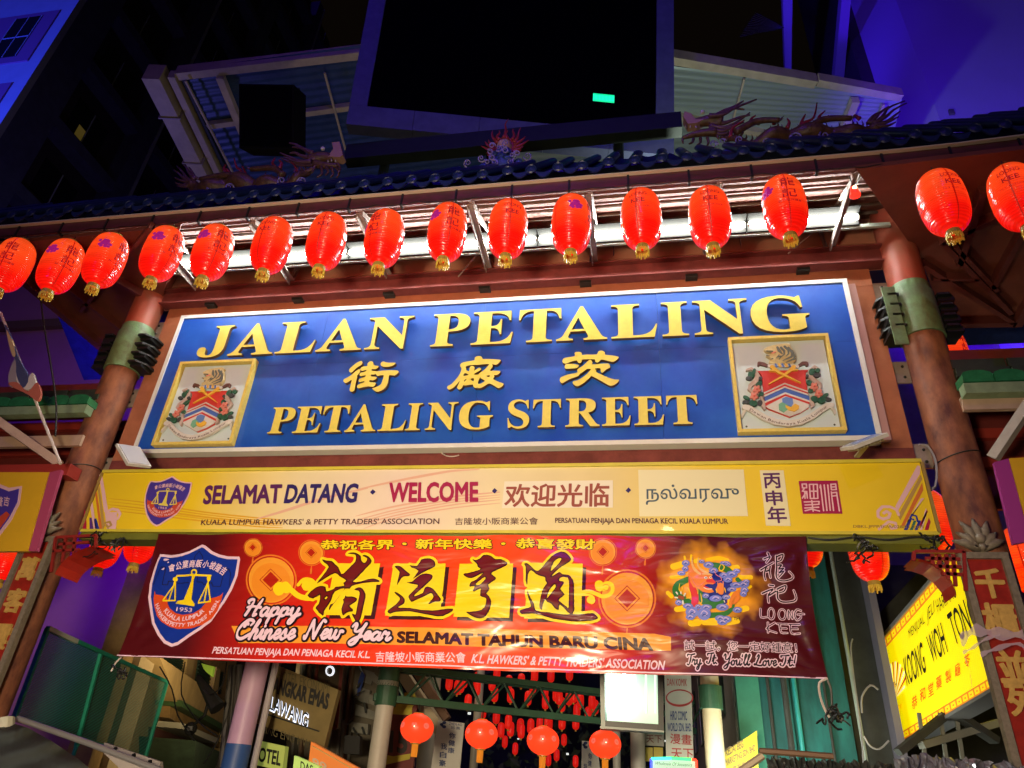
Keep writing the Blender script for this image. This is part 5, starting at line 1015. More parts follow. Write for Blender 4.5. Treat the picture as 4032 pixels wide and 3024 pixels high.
L.new(cr.outputs[0], b.inputs['Emission Color']); L.new(mu2.outputs[0], b.inputs['Emission Strength'])
bu = N.new('ShaderNodeBump'); bu.inputs['Strength'].default_value = .5; bu.inputs['Distance'].default_value = .012; L.new(wv_.outputs['Fac'], bu.inputs['Height']); L.new(bu.outputs[0], b.inputs['Normal']); L.new(bu.outputs[0], b.inputs['Coat Normal'])
gold_t = M('tassel_gold', (.62, .46, .06), .5, emit=(.6, .35, .03), es=.06); ring_m = M('collar_gold', (.45, .33, .06), .4, var=.4, scale=60)
print_p = M('lantern_print_dark', (.12, .004, .02), .5, emit=(.42, .004, .008), es=.6); print_v = M('lantern_print_flower', (.20, .01, .20), .5, emit=(.42, .01, .18), es=.6)
LR, LH = .222, .80
def lantern(label, loc, rot, r=LR, h=LH, group='red lanterns hung along the eave'):
    t = thing('red_lantern', label, 'lantern', (0, 0, 0), group)
    prof = []; npl = 34
    for i in range(npl*2+1):
        s = i/(npl*2); z = -h*s
        rr = r*max(0, (1-abs(2*s-1)**4.4))**.5*.86+r*.14*(1-abs(2*s-1)**1.6)
        rr = max(rr, r*.30); rr *= (1 if i % 2 else .968)
        prof.append((rr, z))
    MB().lathe([(0.0, .0)]+prof+[(r*.28, -h)], 32).build('shade', lan_m, t, True, 50)
    MB().lathe([(0, .012), (r*.3, .012), (r*.31, -.012), (r*.29, -.02)], 16).build('top_cap', ring_m, t)
    MB().lathe([(r*.30, -h+.01), (r*.32, -h-.01), (r*.32, -h-.045), (r*.29, -h-.045), (r*.28, -h)], 18).build('collar', ring_m, t)
    f = MB()
    for k in range(22):
        a = k*2*math.pi/22; l = .055+.02*math.sin(k*2.3); f.tube([(r*.30*math.cos(a), r*.30*math.sin(a), -h-.045), (r*.31*math.cos(a+.05), r*.31*math.sin(a+.05), -h-.045-l)], .009, 4)
    f.build('tassel', gold_t, t)
    MB().tube([(0, 0, .01), (.005, 0, .10)], .006, 5).build('hook', cable_m, t)
    # seam bands
    sm = MB()
    for a in (.4, 2.5, 4.6):
        ps = [(1.006*p[0]*math.cos(a), 1.006*p[0]*math.sin(a), p[1]) for p in prof[2:-2]]; ps2 = [(1.006*p[0]*math.cos(a+.07), 1.006*p[0]*math.sin(a+.07), p[1]) for p in prof[2:-2]]
        k0 = len(ps); sm.add(ps+ps2, [(i, i+1, k0+i+1, k0+i) for i in range(k0-1)])
    sm.build('seam', M('lantern_seam', (.35, .006, .004), .4, emit=(.55, .006, .002), es=.6), t)
    def wrap(mb, body, a0, zc, wdt, hgt, bold=.01):
        vs, fs = text2d(body, bold)
        lo = vs.min(0); hi = vs.max(0); q = []
        for v in vs:
            x = (v[0]-lo[0])/(hi[0]-lo[0])-.5; y = (v[1]-lo[1])/(hi[1]-lo[1])-.5; z = zc+y*hgt; a = a0+x*wdt/r
            rr = np.interp(-z, [-p[1] for p in prof], [p[0] for p in prof])+.006
            q.append((rr*math.cos(a), rr*math.sin(a), z))
        mb.add(q, fs)
    p = MB(); wrap(p, '龍', -math.pi/2, -.22*h/.72, .15, .13); wrap(p, '記', -math.pi/2, -.37*h/.72, .15, .12); wrap(p, 'LOONG', -math.pi/2+2.1, -.20*h/.72, .20, .06); wrap(p, 'KEE', -math.pi/2+2.1, -.29*h/.72, .15, .06)
    wrap(p, 'Try It. You\'ll Love It!', -math.pi/2+2.1, -.38*h/.72, .24, .03); wrap(p, '試一試好鍾意', -math.pi/2, -.46*h/.72, .24, .035)
    p.build('lettering', print_p, t)
    fl = MB()
    rnd = random.Random(3)
    for k in range(26):
        a0 = -math.pi/2-1.05+rnd.uniform(-.30, .30); z0 = -.27*h/.72+rnd.uniform(-.055, .055)
        ps = [(z0+.022*math.sin(t_), a0+.022/r*math.cos(t_)) for t_ in np.linspace(0, 5.2, 7)]
        q = [((np.interp(-z, [-p_[1] for p_ in prof], [p_[0] for p_ in prof])+.006+.0003*k)*math.cos(a), (np.interp(-z, [-p_[1] for p_ in prof], [p_[0] for p_ in prof])+.006+.0003*k)*math.sin(a), z) for z, a in ps]
        fl.add(q, [tuple(range(len(q)))])
    fl.build('flower_print', print_v, t)
    t.location = loc; t.rotation_euler = (0, 0, rot); return t
rows = [(25, 518, 572, .5, 'leftmost red lantern of the eave row, cut by the photo edge'), (131, 515, 575, 1.1, 'red lantern second from the left under the eave, purple flower facing out'), (228, 503, 562, 1.5, 'red lantern third from the left under the eave, flower turned to its left side'),
  (350, 493, 548, 1.3, 'red lantern hanging in front of the left end of the lit tubes'), (459, 483, 545, .95, 'red lantern fifth from the left, flower facing out in front of the first tube'), (587, 473, 530, -2.1, 'red lantern sixth from the left with LOONG KEE lettering'), (705, 463, 521, -1.9, 'red lantern seventh from the left with LOONG KEE lettering, under the eave'),
  (830, 453, 515, -.3, 'red lantern eighth from the left with two large characters facing left'), (966, 441, 502, .55, 'red lantern ninth from the left, characters on its right side'), (1097, 433, 495, -2.6+.9, 'red lantern tenth from the left just below the fiery pearl'), (1234, 421, 485, 1.35, 'red lantern eleventh from the left with a purple flower on its left side'),
  (1385, 408, 473, -2.25, 'red eave lantern sixth from the right, below the right edge of the dark screen'), (1533, 403, 470, -2.1, 'red lantern with LOONG KEE lettering below the right dragon head'), (1695, 383, 447, .05, 'red lantern with two large characters at the right end of the lit tubes'),
  (2037, 368, 437, -1.9, 'red lantern right of the right column with a pale reflection on its left'), (2195, 352, 425, -2.6, 'rightmost red lantern, cut by the photo edge')]
first = None
LY = EY-.10
for i, (x, ytop, yc, rot, lb) in enumerate(rows):
    p = PY(x, ytop, LY)
    # top of lantern straight above: anchor X from the centre, Z from the top
    q = PY(x, yc, LY); loc = (q.x, LY, q.z+LH*.5)
    if first is None: first = lantern(lb, loc, rot)
    else: dup(first, loc, lb, rot)
# small red bulb light
rb = PY(1845, 412, EY-.02)
t = thing('red_bulb', 'small glowing red bulb hanging right of the lantern row by the right column', 'lamp', (rb.x, rb.y, rb.z))
MB().lathe([(.0, .05), (.03, .045), (.04, 0), (.055, -.07), (.05, -.075), (0, -.06)], 14, (rb.x, rb.y, rb.z)).build('bulb', M('red_bulb', (.8, .02, .01), .3, emit=(1, .02, .01), es=2.2), t, True)
MB().ball((rb.x, rb.y-.035, rb.z+.01), .026, 8).build('filament', M('bulb_core', (1, .5, .4), .3, emit=(1, .45, .25), es=5), t)
MB().tube([(rb.x, rb.y, rb.z+.05), (rb.x-.01, rb.y, rb.z+.22)], .006, 5).build('wire', cable_m, t)
# second row hung behind the gate
back = [(20, 1200, 'red lantern behind the left couplet board, half cut by the photo edge'), (232, 1175, 'red lantern hanging behind the left end of the yellow board'), (308, 1165, 'red lantern behind the banner corner, next to the left one under the yellow board'), (1735, 1165, 'red lantern mostly hidden behind the right edge of the banner'),
        (1875, 1192, 'red lantern under the right part of the yellow board in front of the grey wall'), (2012, 1130, 'red lantern hidden behind the right column and the right end of the yellow board'), (2055, 770, 'red lantern peeking out behind the right column beside the green side roof'), (2216, 1215, 'red lantern behind the right couplet board at the photo edge')]
for x, y, lb in back:
    q = PY(x, y, .95); o = dup(first, (q.x, .95, q.z+LH*.5), lb, random.uniform(0, 6)); o['group'] = 'red lanterns on the back side of the gate'; o.scale = (.92, .92, .92)
# ============================================================ dragons on the ridge
drg = M('dragon_gold', (.17, .08, .04), .45, var=.7, scale=12, bump=.9, bscale=26); drp = M('dragon_mane', (.16, .07, .085), .5, var=.4, scale=14); drr = M('dragon_flame', (.30, .03, .03), .5)
cld = M('cloud_carving', (.05, .09, .30), .5, var=.5, scale=8); cle = M('cloud_edge', (.26, .22, .38), .5); tooth = M('tooth', (.6, .55, .5), .4)
DY = .12; DFr = Fr((0, DY, 0))
def sp3(zf, p, dy=0): u = zf(p[0], p[1]); return (u[0], DY+dy, u[1])
def curl(mb, zf, cx, cy, r, turns=1.6, w=.02, sgn=1, dy=-.08, a0=0):
    pts = []
    for i in range(18):
        t = i/17; a = a0+sgn*turns*2*math.pi*t; rr = r*(1-t*.85); pts.append(sp3(zf, (cx+rr*math.cos(a), cy+rr*math.sin(a)), dy-.03*t))
    mb.tube(pts, [w*(1-.5*i/17) for i in range(18)], 6)
def dragon(zf, flip, label, D):
    t = thing('ridge_dragon', label, 'statue', sp3(zf, D['body'][len(D['body'])//2]), 'dragons on the gate roof')
    px = zf.r(1)
    T3 = lambda pts, dy=0, k=4: [sp3(zf, p, dy) for p in smooth(pts, False, k)]
    bp = T3(D['body'], 0, 5); nb = len(bp); bp = [(p[0], p[1]+.06*math.sin(i*.5), p[2]) for i, p in enumerate(bp)]
    MB().tube(bp, [px*D['r']*(.45+.75*math.sin(math.pi*min(1, .12+i/nb))) for i in range(nb)], 12).build('body', drg, t, True)
    s = MB()
    for i in range(2, nb-2, 2):
        p = Vector(bp[i]); h = px*60*(1+.5*(i % 4)/3); s.tube([p+Vector((0, 0, px*35)), p+Vector(((-.5 if flip else .5)*h, 0, px*40+h*.7)), p+Vector(((-.8 if flip else .8)*h*.6, 0, px*45+h*1.4))], [px*16, px*9, 0.002], 6)
    s.build('back_fins', drp, t)
    for l in D['legs']: MB().tube(T3(l, -.12), [px*36*(1-.35*i/(4*(len(l)-1))) for i in range(4*(len(l)-1)+1)], 8).build('leg', drg, t, True)
    c = MB()
    for l in D['legs']:
        e = l[-1]
        for dx, dy_ in ((34, -10), (30, 14), (12, 30)): c.tube([sp3(zf, e, -.12), sp3(zf, (e[0]+(dx if not flip else -dx)*1.0, e[1]+dy_), -.18)], [px*12, .002], 5)
    c.build('claws', drp, t)
    f = MB()
    for l in D['tail']: n_ = 4*(len(l)-1)+1; f.tube(T3(l, -.03*random.random()), [px*21*(1-.8*i/n_) for i in range(n_)], 6)
    f.build('tail_fan', drp, t, True)
    f = MB()
    for l in D['mane']: n_ = 4*(len(l)-1)+1; f.tube(T3(l, -.14*random.random()), [px*24*(1-.75*i/n_) for i in range(n_)], 6)
    f.build('mane', drp, t, True)
    for i, l in enumerate(D['flames']): n_ = 4*(len(l)-1)+1; MB().tube(T3(l, -.05), [px*22*(1-.85*i/n_) for i in range(n_)], 6).build('flame', drr, t, True)
    hd = t
    h = MB().tube(T3(D['skull'], -.02), [px*r for r in np.interp(np.linspace(0, 1, 4*(len(D['skull'])-1)+1), np.linspace(0, 1, len(D['skr'])), D['skr'])], 10).build('head', drg, t, True)
    MB().tube(T3(D['jaw'], -.02), [px*r for r in np.interp(np.linspace(0, 1, 4*(len(D['jaw'])-1)+1), np.linspace(0, 1, 3), (44, 34, 16))], 8).build('jaw', drg, h, True)
    MB().ball(sp3(zf, D['eye'], -.13), px*22, 8).build('eye', tooth, h)
    q = MB()
    for x, y in D['teeth']: q.tube([sp3(zf, (x, y), -.06), sp3(zf, (x, y-26), -.06)], [px*8, .001], 5)
    q.build('teeth', tooth, h)
    MB().solid([[zf(*p) for p in D['snout']]], DFr, -.06, .09).build('snout_plate', M('dragon_snout', (.42, .24, .16), .5), h)
    b_ = MB()
    for l in D['beard']: n_ = 4*(len(l)-1)+1; b_.tube(T3(l, -.08*random.random()), [px*16*(1-.6*i/n_) for i in range(n_)], 6)
    b_.build('beard', drg, h, True)
    return t
zA = Zf(DFr, 620, 560, .35262); zB = Zf(DFr, 2640, 380, .45208)
dragon(zA, True, 'gilded dragon with open jaws facing right on the left half of the gate roof', dict(r=74,
  body=[(360, 450), (480, 520), (620, 520), (760, 480), (900, 450), (1020, 490), (1120, 500), (1260, 480), (1400, 480), (1540, 440), (1620, 360), (1680, 280)],
  legs=[[(900, 440), (770, 430), (520, 475)], [(1440, 430), (1320, 350), (1080, 365)]],
  tail=[[(400, 440), (330, 400), (280, 330), (215, 265)], [(390, 440), (310, 420), (250, 360), (190, 320)], [(390, 450), (300, 440), (240, 420), (200, 400)], [(390, 460), (300, 480), (240, 470), (200, 450)], [(400, 460), (320, 500), (220, 495)], [(420, 430), (360, 350), (330, 290), (300, 270)], [(430, 420), (390, 340), (360, 290)]],
  mane=[[(1760, 250), (1600, 230), (1500, 190), (1380, 135)], [(1760, 260), (1600, 260), (1480, 230), (1380, 185)], [(1750, 280), (1620, 290), (1540, 270), (1450, 230)], [(1780, 230), (1640, 200), (1560, 160), (1500, 165)], [(1760, 170), (1660, 130), (1580, 80), (1500, 60)], [(1770, 160), (1690, 120), (1600, 70), (1510, 62)], [(1740, 300), (1660, 330), (1600, 320)]],
  flames=[[(960, 460), (950, 350), (900, 300), (870, 200)], [(980, 450), (1000, 380), (960, 290)], [(1560, 440), (1570, 330), (1500, 230)], [(1340, 320), (1300, 260), (1330, 200)], [(1380, 320), (1400, 260), (1370, 220)], [(800, 380), (760, 320), (780, 270)], [(830, 390), (790, 330), (740, 340)]],
  skull=[(1700, 220), (1800, 190), (1900, 180), (1980, 200)], skr=(60, 62, 50, 36), jaw=[(1760, 250), (1900, 275), (2030, 265)], eye=(1880, 140), teeth=[(1960, 240), (2005, 245), (1920, 250)], snout=[(1925, 205), (1985, 120), (1970, 50), (2055, 40), (2092, 190), (2060, 215)],
  beard=[[(1900, 300), (1920, 360), (1890, 400)], [(1950, 300), (1970, 370), (1940, 410)], [(2000, 290), (2030, 350), (2000, 400)], [(2030, 280), (2060, 330), (2040, 380)], [(1840, 300), (1850, 380), (1790, 420)], [(1780, 290), (1740, 380)]]))
dragon(zB, False, 'gilded dragon with open jaws facing left on the right half of the gate roof', dict(r=60,
  body=[(1800, 250), (1680, 300), (1560, 330), (1430, 310), (1280, 320), (1120, 330), (1000, 330), (880, 350), (740, 400), (620, 410), (520, 370), (450, 320)],
  legs=[[(1180, 350), (1320, 260), (1560, 250)], [(560, 370), (740, 275), (940, 265)]],
  tail=[[(1760, 250), (1850, 170), (1900, 100), (2040, 40)], [(1760, 250), (1870, 190), (1940, 130), (2050, 70)], [(1770, 250), (1880, 220), (1960, 160), (2000, 130)], [(1770, 260), (1880, 240), (1980, 190)], [(1780, 260), (1880, 265), (1960, 230)], [(1740, 240), (1820, 150), (1900, 90)], [(1720, 240), (1760, 180), (1830, 140)]],
  mane=[[(330, 230), (450, 220), (560, 160), (740, 90)], [(330, 240), (460, 250), (600, 200), (690, 180)], [(340, 260), (470, 280), (580, 230), (690, 150)], [(350, 220), (450, 180), (540, 140), (640, 150)], [(400, 180), (470, 140), (540, 110), (635, 55)], [(340, 280), (450, 310), (560, 260), (640, 230)], [(350, 300), (430, 340), (520, 320)]],
  flames=[[(1120, 340), (1150, 260), (1240, 210), (1270, 80)], [(1120, 320), (1140, 240), (1170, 180)], [(520, 380), (540, 300), (640, 230)], [(1300, 240), (1290, 200), (1340, 150)], [(1340, 240), (1370, 190)], [(700, 260), (700, 220), (740, 190)], [(760, 260), (780, 210)], [(900, 260), (890, 215)], [(1010, 300), (1030, 250), (1010, 215)], [(1640, 220), (1590, 185)]],
  skull=[(450, 230), (350, 220), (260, 230), (180, 240)], skr=(60, 58, 46, 30), jaw=[(400, 320), (250, 330), (110, 370)], eye=(275, 200), teeth=[(130, 300), (170, 300), (220, 300)], snout=[(285, 240), (215, 240), (180, 190), (120, 170), (110, 215), (150, 280), (230, 270)],
  beard=[[(320, 360), (330, 400), (320, 430)], [(260, 370), (260, 410), (230, 430)], [(200, 380), (190, 410), (160, 425)], [(130, 360), (105, 380), (110, 420)], [(400, 370), (420, 400)]]))
def cloudbank(zf, label, cs, blobs):
    t = thing('cloud_carving', label, 'carving', sp3(zf, cs[0][:2]), 'cloud carvings on the roof ridge')
    q = MB()
    for x, y, rx, ry in blobs: q.ball(sp3(zf, (x, y), .02), zf.r(rx), 12, (1, .5, ry/rx))
    q.build('cloud_body', cld, t, True)
    for i, (x, y, r) in enumerate(cs): c = MB(); curl(c, zf, x, y, r, 1.4, zf.r(r*.18), 1 if i % 2 else -1, -.16, i); c.build('cloud_scroll', cle, t, True)
cloudbank(zA, 'blue cloud carving under the left dragon', [(860, 590, 50), (1440, 520, 55), (1350, 590, 40), (1660, 530, 55), (640, 620, 40), (1580, 580, 35)], [(650, 630, 70, 60), (860, 600, 90, 70), (1060, 620, 110, 40), (1250, 590, 110, 60), (1440, 550, 90, 80), (1640, 550, 90, 70), (430, 670, 40, 30)])
cloudbank(zB, 'blue cloud carving under the right dragon', [(370, 500, 40), (590, 460, 40), (530, 520, 45), (1080, 450, 60), (1320, 430, 50), (1540, 440, 50), (450, 470, 30), (830, 480, 50)], [(370, 510, 50, 50), (500, 500, 100, 60), (640, 480, 90, 60), (830, 490, 70, 50), (1080, 470, 80, 60), (1230, 440, 70, 60), (1330, 440, 60, 50), (1540, 450, 60, 30)])
zP = Zf(DFr, 1820, 450, .16275)
t = thing('flaming_pearl', 'pale pearl ringed by red flames on a cloud tower at the middle of the ridge', 'statue', sp3(zP, (1020, 1500)))
MB().ball(sp3(zP, (1020, 790)), zP.r(180), 18).build('pearl', M('pearl', (.50, .30, .20), .35), t, True)
for l in [[(1100, 620), (1050, 500), (1060, 380), (1050, 260), (1120, 140)], [(1000, 600), (1060, 480), (1110, 420)], [(900, 640), (850, 560), (910, 480), (900, 420)], [(860, 700), (760, 600), (730, 500), (740, 420)], [(820, 760), (680, 720), (640, 640)], [(800, 820), (660, 800), (590, 730), (560, 680)],
          [(800, 900), (650, 880), (540, 830), (465, 790)], [(820, 950), (700, 980), (600, 950)], [(700, 1020), (620, 1010)], [(1220, 640), (1260, 540), (1230, 420), (1250, 390)], [(1260, 700), (1340, 600), (1370, 460), (1420, 350)], [(1260, 780), (1400, 680), (1480, 620), (1530, 560)], [(1250, 840), (1400, 780), (1520, 710), (1610, 650)], [(1240, 900), (1380, 860), (1480, 800)], [(1200, 930), (1340, 940), (1430, 880)]]:
    n_ = 4*(len(l)-1)+1; MB().tube([sp3(zP, p, -.02) for p in smooth(l, False, 4)], [zP.r(46)*(1-.9*i/n_) for i in range(n_)], 6).build('flame', drr, t, True)
fb = MB(); fb.solid([[zP(*p) for p in smooth([(1020, 560), (1230, 620), (1300, 800), (1240, 960), (1020, 1010), (800, 960), (740, 800), (820, 620)], True, 3)]], DFr, -.03, .0); fb.build('flame_disc', drr, t)
MB().tube([sp3(zP, (1000, 900)), sp3(zP, (990, 1200)), sp3(zP, (1000, 1600))], [zP.r(170), zP.r(260), zP.r(420)], 12).build('cloud_tower', cld, t, True)
c = MB(); c2 = MB()
for i, (x, y, r) in enumerate([(820, 1140, 80), (1130, 1090, 90), (980, 1200, 85), (760, 1290, 80), (1140, 1250, 90), (560, 1450, 90), (1300, 1380, 80), (1400, 1340, 90), (820, 1420, 80), (1240, 1520, 80), (870, 1540, 80), (240, 1560, 100), (1660, 1400, 110), (690, 1530, 60)]):
    c = MB(); curl(c, zP, x, y, r, 1.5, zP.r(18), 1 if i % 2 else -1, -.30, i*1.3); c.build('cloud_scroll', cle, t, True)
    c2.ball(sp3(zP, (x, y), -.16), zP.r(r*1.05), 10, (1, .6, .9))
c2.build('cloud_lobes', cld, t, True)
# ============================================================ small things on the gate
def flood(px, py, dirx, label):
    p = PY(px, py, -.62); t = thing('floodlight', label, 'floodlight', p, 'unlit floodlights at the foot of the blue sign')
    rt = Matrix.Rotation(R_(dirx), 3, 'Y') @ Matrix.Rotation(R_(24), 3, 'X')
    w = MB().box(p, (.36, .30, .035), rt).build('housing', M('flood_white', (.55, .52, .48), .45, var=.2, scale=12), t)
    MB().box(Vector(p)+rt @ Vector((0, 0, .022)), (.32, .26, .006), rt).build('glass', M('flood_glass', (.5, .5, .55), .1), t)
    q = MB()
    for k in range(9): q.box(Vector(p)+rt @ Vector((-.13+k*.033, 0, -.03)), (.008, .22, .03), rt)
    q.build('cooling_fins', M('flood_back', (.28, .24, .14), .5), t)
    MB().beam(Vector(p)+rt @ Vector((0, .0, -.04)), (p.x, -.32, 4.83), .05, .02).build('arm', M('flood_back', (.2, .2, .2)), t)
flood(288, 985, 46, 'white floodlight tipped up below the left corner of the blue sign')
flood(1866, 955, -22, 'white floodlight tipped up below the right corner of the blue sign')
# cable tangles under the yellow board
def tangle(name, label, p, n, r, s, seed=1, mat_=None):
    rnd = random.Random(seed); q = MB()
    for k in range(n):
        c = Vector(p); pts = []
        for i in range(9): c = c+Vector((rnd.uniform(-1, 1), rnd.uniform(-.6, .6), rnd.uniform(-1.1, .7)))*s; pts.append(tuple(c))
        q.tube(smooth3(pts), r, 4)
    o = q.build(name, mat_ or cable_m); return tag(o, label, 'cable')
def smooth3(pts, k=3):
    P = [np.array(p) for p in pts]; out = []; n = len(P)
    for i in range(n-1):
        p0 = P[max(i-1, 0)]; p1 = P[i]; p2 = P[i+1]; p3 = P[min(i+2, n-1)]
        for j in range(k):
            t = j/k; out.append(tuple(.5*((2*p1)+(-p0+p2)*t+(2*p0-5*p1+4*p2-p3)*t*t+(-p0+3*p1-3*p2+p3)*t**3)))
    out.append(tuple(P[-1])); return out
def cable(label, pts, r=.008, m_=None, name='cable', cat='cable'):
    o = MB().tube(smooth3(pts), r, 5).build(name, m_ or cable_m); return tag(o, label, cat)
tangle('cable_bundle', 'black cable bundle hanging under the right part of the yellow board', PY(1868, 1170, -.36), 9, .009, .045, 2)
tangle('cable_bundle', 'black cable knot at the right end of the yellow board by the red corbel', PY(2020, 1165, -.3), 7, .009, .04, 3)
tangle('cable_bundle', 'black cable knot under the left part of the yellow board over a lantern', PY(255, 1165, -.36), 6, .009, .035, 4)
tangle('cable_bundle', 'grey wire tangle between the left column and the yellow board', PY(205, 1160, -.36), 8, .006, .05, 5)
tangle('cable_bundle', 'small black tangle hanging from the lower left corner of the banner', PY(262, 1450, -.36), 7, .007, .03, 6)
tangle('cable_bundle', 'black cord tangle hanging from the lower right corner of the banner', PY(1800, 1535, -.36), 9, .009, .035, 7)
cable('black cable sagging along the underside of the yellow board', [tuple(PY(x, 1163+(3*math.sin(x*.05)), -.34)) for x in range(1745, 2025, 20)], .010)
cable('black cord from the banner corner down to the hanging tangle', [tuple(PY(x, y, -.35)) for x, y in ((1787, 1468), (1795, 1490), (1797, 1520), (1800, 1540))], .010)
cable('pale looped cord hanging from the lower right banner corner', [tuple(PY(x, y, -.35)) for x, y in ((1788, 1466), (1770, 1475), (1772, 1505), (1783, 1535), (1792, 1550))], .010, M('pale_cord', (.5, .42, .38), .5))
cable('pale string at the lower left banner corner', [tuple(PY(x, y, -.35)) for x, y in ((262, 1420), (250, 1432), (240, 1450))], .009, M('pale_cord', (.5, .4, .4)))
cable('grey loop of pipe beside the right end of the yellow board', [tuple(PY(x, y, -.25)) for x, y in ((1985, 960), (2005, 965), (2022, 1000), (2020, 1050), (1995, 1065))], .012, M('grey_pipe', (.25, .24, .25), .4))
cable('thin white wire curled on the maroon beam below the blue sign', [tuple(PY(x, y, .05)) for x, y in ((953, 978), (965, 985), (980, 986), (992, 983))], .007, M('pale_cord', (.5, .4, .4)))
# ============================================================ couplet boards and corbels on the columns
cb_red = M('couplet_red', (.36, .025, .015), .35, var=.4, scale=8, coat=.3); cb_gold = M('couplet_gold', (.62, .38, .10), .45, var=.3, scale=20)
def couplet(px0, px1, ptop, X, side, label, chars, ys):
    YB = -CRAD-.03; z1_ = PY((px0+px1)/2, ptop, YB).z; w = .36
    t = thing('couplet_board', label, 'board', (X, YB, 0), 'carved couplet boards on the columns')
    MB().bb((X-w/2, YB-.02, .6), (X+w/2, YB+.02, z1_)).build('panel', cb_red, t)
    for s in (-1, 1): MB().bb((X+s*w/2-.03, YB-.055, .6), (X+s*w/2+.03, YB+.02, z1_)).build('side_rail', ribbon_m, t)
    MB().bb((X-w/2-.03, YB-.056, z1_), (X+w/2+.03, YB+.02, z1_+.06)).build('top_rail', ribbon_m, t)
    cr_ = MB(); F_ = Fr((X, YB-.01, z1_+.06))
    for k in range(7):
        a = R_(20+k*23.3); L2 = .30 if k in (2, 3, 4) else .24
        cr_.tube([F_.w(0, .04, 0), F_.w(.6*L2*math.cos(a), .04+.6*L2*math.sin(a), .05), F_.w(L2*math.cos(a), .03+L2*math.sin(a), .02)], [.045, .04, .008], 8)
    for s in (-1, 1):
        cr_.tube([F_.w(s*(.02+.13*math.cos(a)*(1-a/8)), .06+.05*math.sin(a)*(1-a/8), .05) for a in np.linspace(0, 6, 12)], .016, 6)
    cr_.ball(F_.w(0, .12, .07), .05, 8); cr_.ball(F_.w(0, .04, .07), .035, 8)
    cr_.build('carved_crown', ribbon_m, t, True)
    F2 = Fr((0, YB-.022, 0))
    for ch, (x, y, s) in zip(chars, ys):
        c = PY(x, y, YB-.03); o = MB(); h = s
        vs, fs = text2d(ch, .03); lo = vs.min(0); hi = vs.max(0); sc = h/(hi[1]-lo[1])
        P = [(X+(v[0]-(lo[0]+hi[0])/2)*sc*.9, c.z+(v[1]-(lo[1]+hi[1])/2)*sc) for v in vs]
        o.add([F2.w(p[0], p[1], .022) for p in P], fs); o.add([F2.w(p[0], p[1], .001) for p in P], fs); o.build('gilt_character', cb_gold, t)
    return t
zc0 = PY(60, 1220, -.25)
XL_ = (PY(60, 1225, -.25).x+PY(15, 1365, -.25).x)/2; XR_ = (PY(2140, 1260, -.25).x+PY(2190, 1470, -.25).x)/2
print('couplet X', XL_, XR_)
couplet(60, 60, 1172, XL_, -1, 'red couplet board with carved crown on the left column, gilt characters reading downward', '萬客雲', [(55, 1228, .27), (25, 1297, .27), (0, 1375, .27)])
couplet(2140, 2140, 1210, XR_, 1, 'red couplet board with carved crown on the right column, wrapped with clear plastic strips', '千櫃並列', [(2148, 1260, .27), (2165, 1340, .30), (2185, 1440, .27), (2205, 1510, .27)])
def corbel(pts, Y0, Y1, label, lat):
    F_ = Fr((0, Y0, 0)); t = thing('red_corbel', label, 'corbel', PY(*pts[0], Y0), 'curved red corbels on the inner faces of the columns')
    outer = [F_.up(x*K, y*K) for x, y in pts]
    m_ = M('corbel_red', (.50, .030, .018), .3, var=.25, scale=6, coat=.4)
    n = len(outer)
    f_ = Fr((0, 0, 0)); vs = [(u, Y0, v) for u, v in outer]+[(u, Y1, v) for u, v in outer]
    MB().add(vs, [(i, i+1, i+1+n, i+n) for i in range(n-1)]).build('curved_face', m_, t, False)
    th_ = .03; 
    MB().add([(u, y, v+dz) for y in (Y0+.003, Y1-.003) for u, v in outer for dz in (th_,)], [(i, i+1, i+1+n, i+n) for i in range(n-1)]).build('curved_back', m_, t)
    q = MB()
    for a, b in lat: q.beam(Vector((*(lambda p: (p[0], Y0+.02, p[1]))(F_.up(a[0]*K, a[1]*K)),)), Vector((*(lambda p: (p[0], Y0+.02, p[1]))(F_.up(b[0]*K, b[1]*K)),)), .03, .026, (0, 1, 0))
    q.build('fretwork', M('corbel_dark', (.25, .02, .015), .4), t)
    return t
corbel([(2066, 1285), (2058, 1262), (2040, 1240), (2015, 1222), (1990, 1214), (1973, 1212)], -.32, -.02, 'glossy red curved corbel with fretwork beside the right couplet board',
       [((1978, 1190), (2085, 1190)), ((2083, 1190), (2088, 1275)), ((2030, 1196), (2032, 1228)), ((2045, 1196), (2050, 1250)), ((2000, 1205), (2075, 1207)), ((2015, 1196), (2016, 1218)), ((2060, 1196), (2066, 1265)), ((2020, 1222), (2078, 1224)), ((2035, 1238), (2080, 1240)), ((1976, 1190), (1974, 1210))])
corbel([(118, 1240), (130, 1222), (145, 1208), (165, 1196), (185, 1188), (205, 1184)], -.42, -.05, 'glossy red curved corbel with fretwork beside the left couplet board',
       [((118, 1160), (205, 1155)), ((118, 1160), (108, 1235)), ((140, 1162), (132, 1215)), ((160, 1160), (156, 1195)), ((112, 1190), (170, 1186)), ((125, 1175), (190, 1170)), ((205, 1155), (205, 1182))])
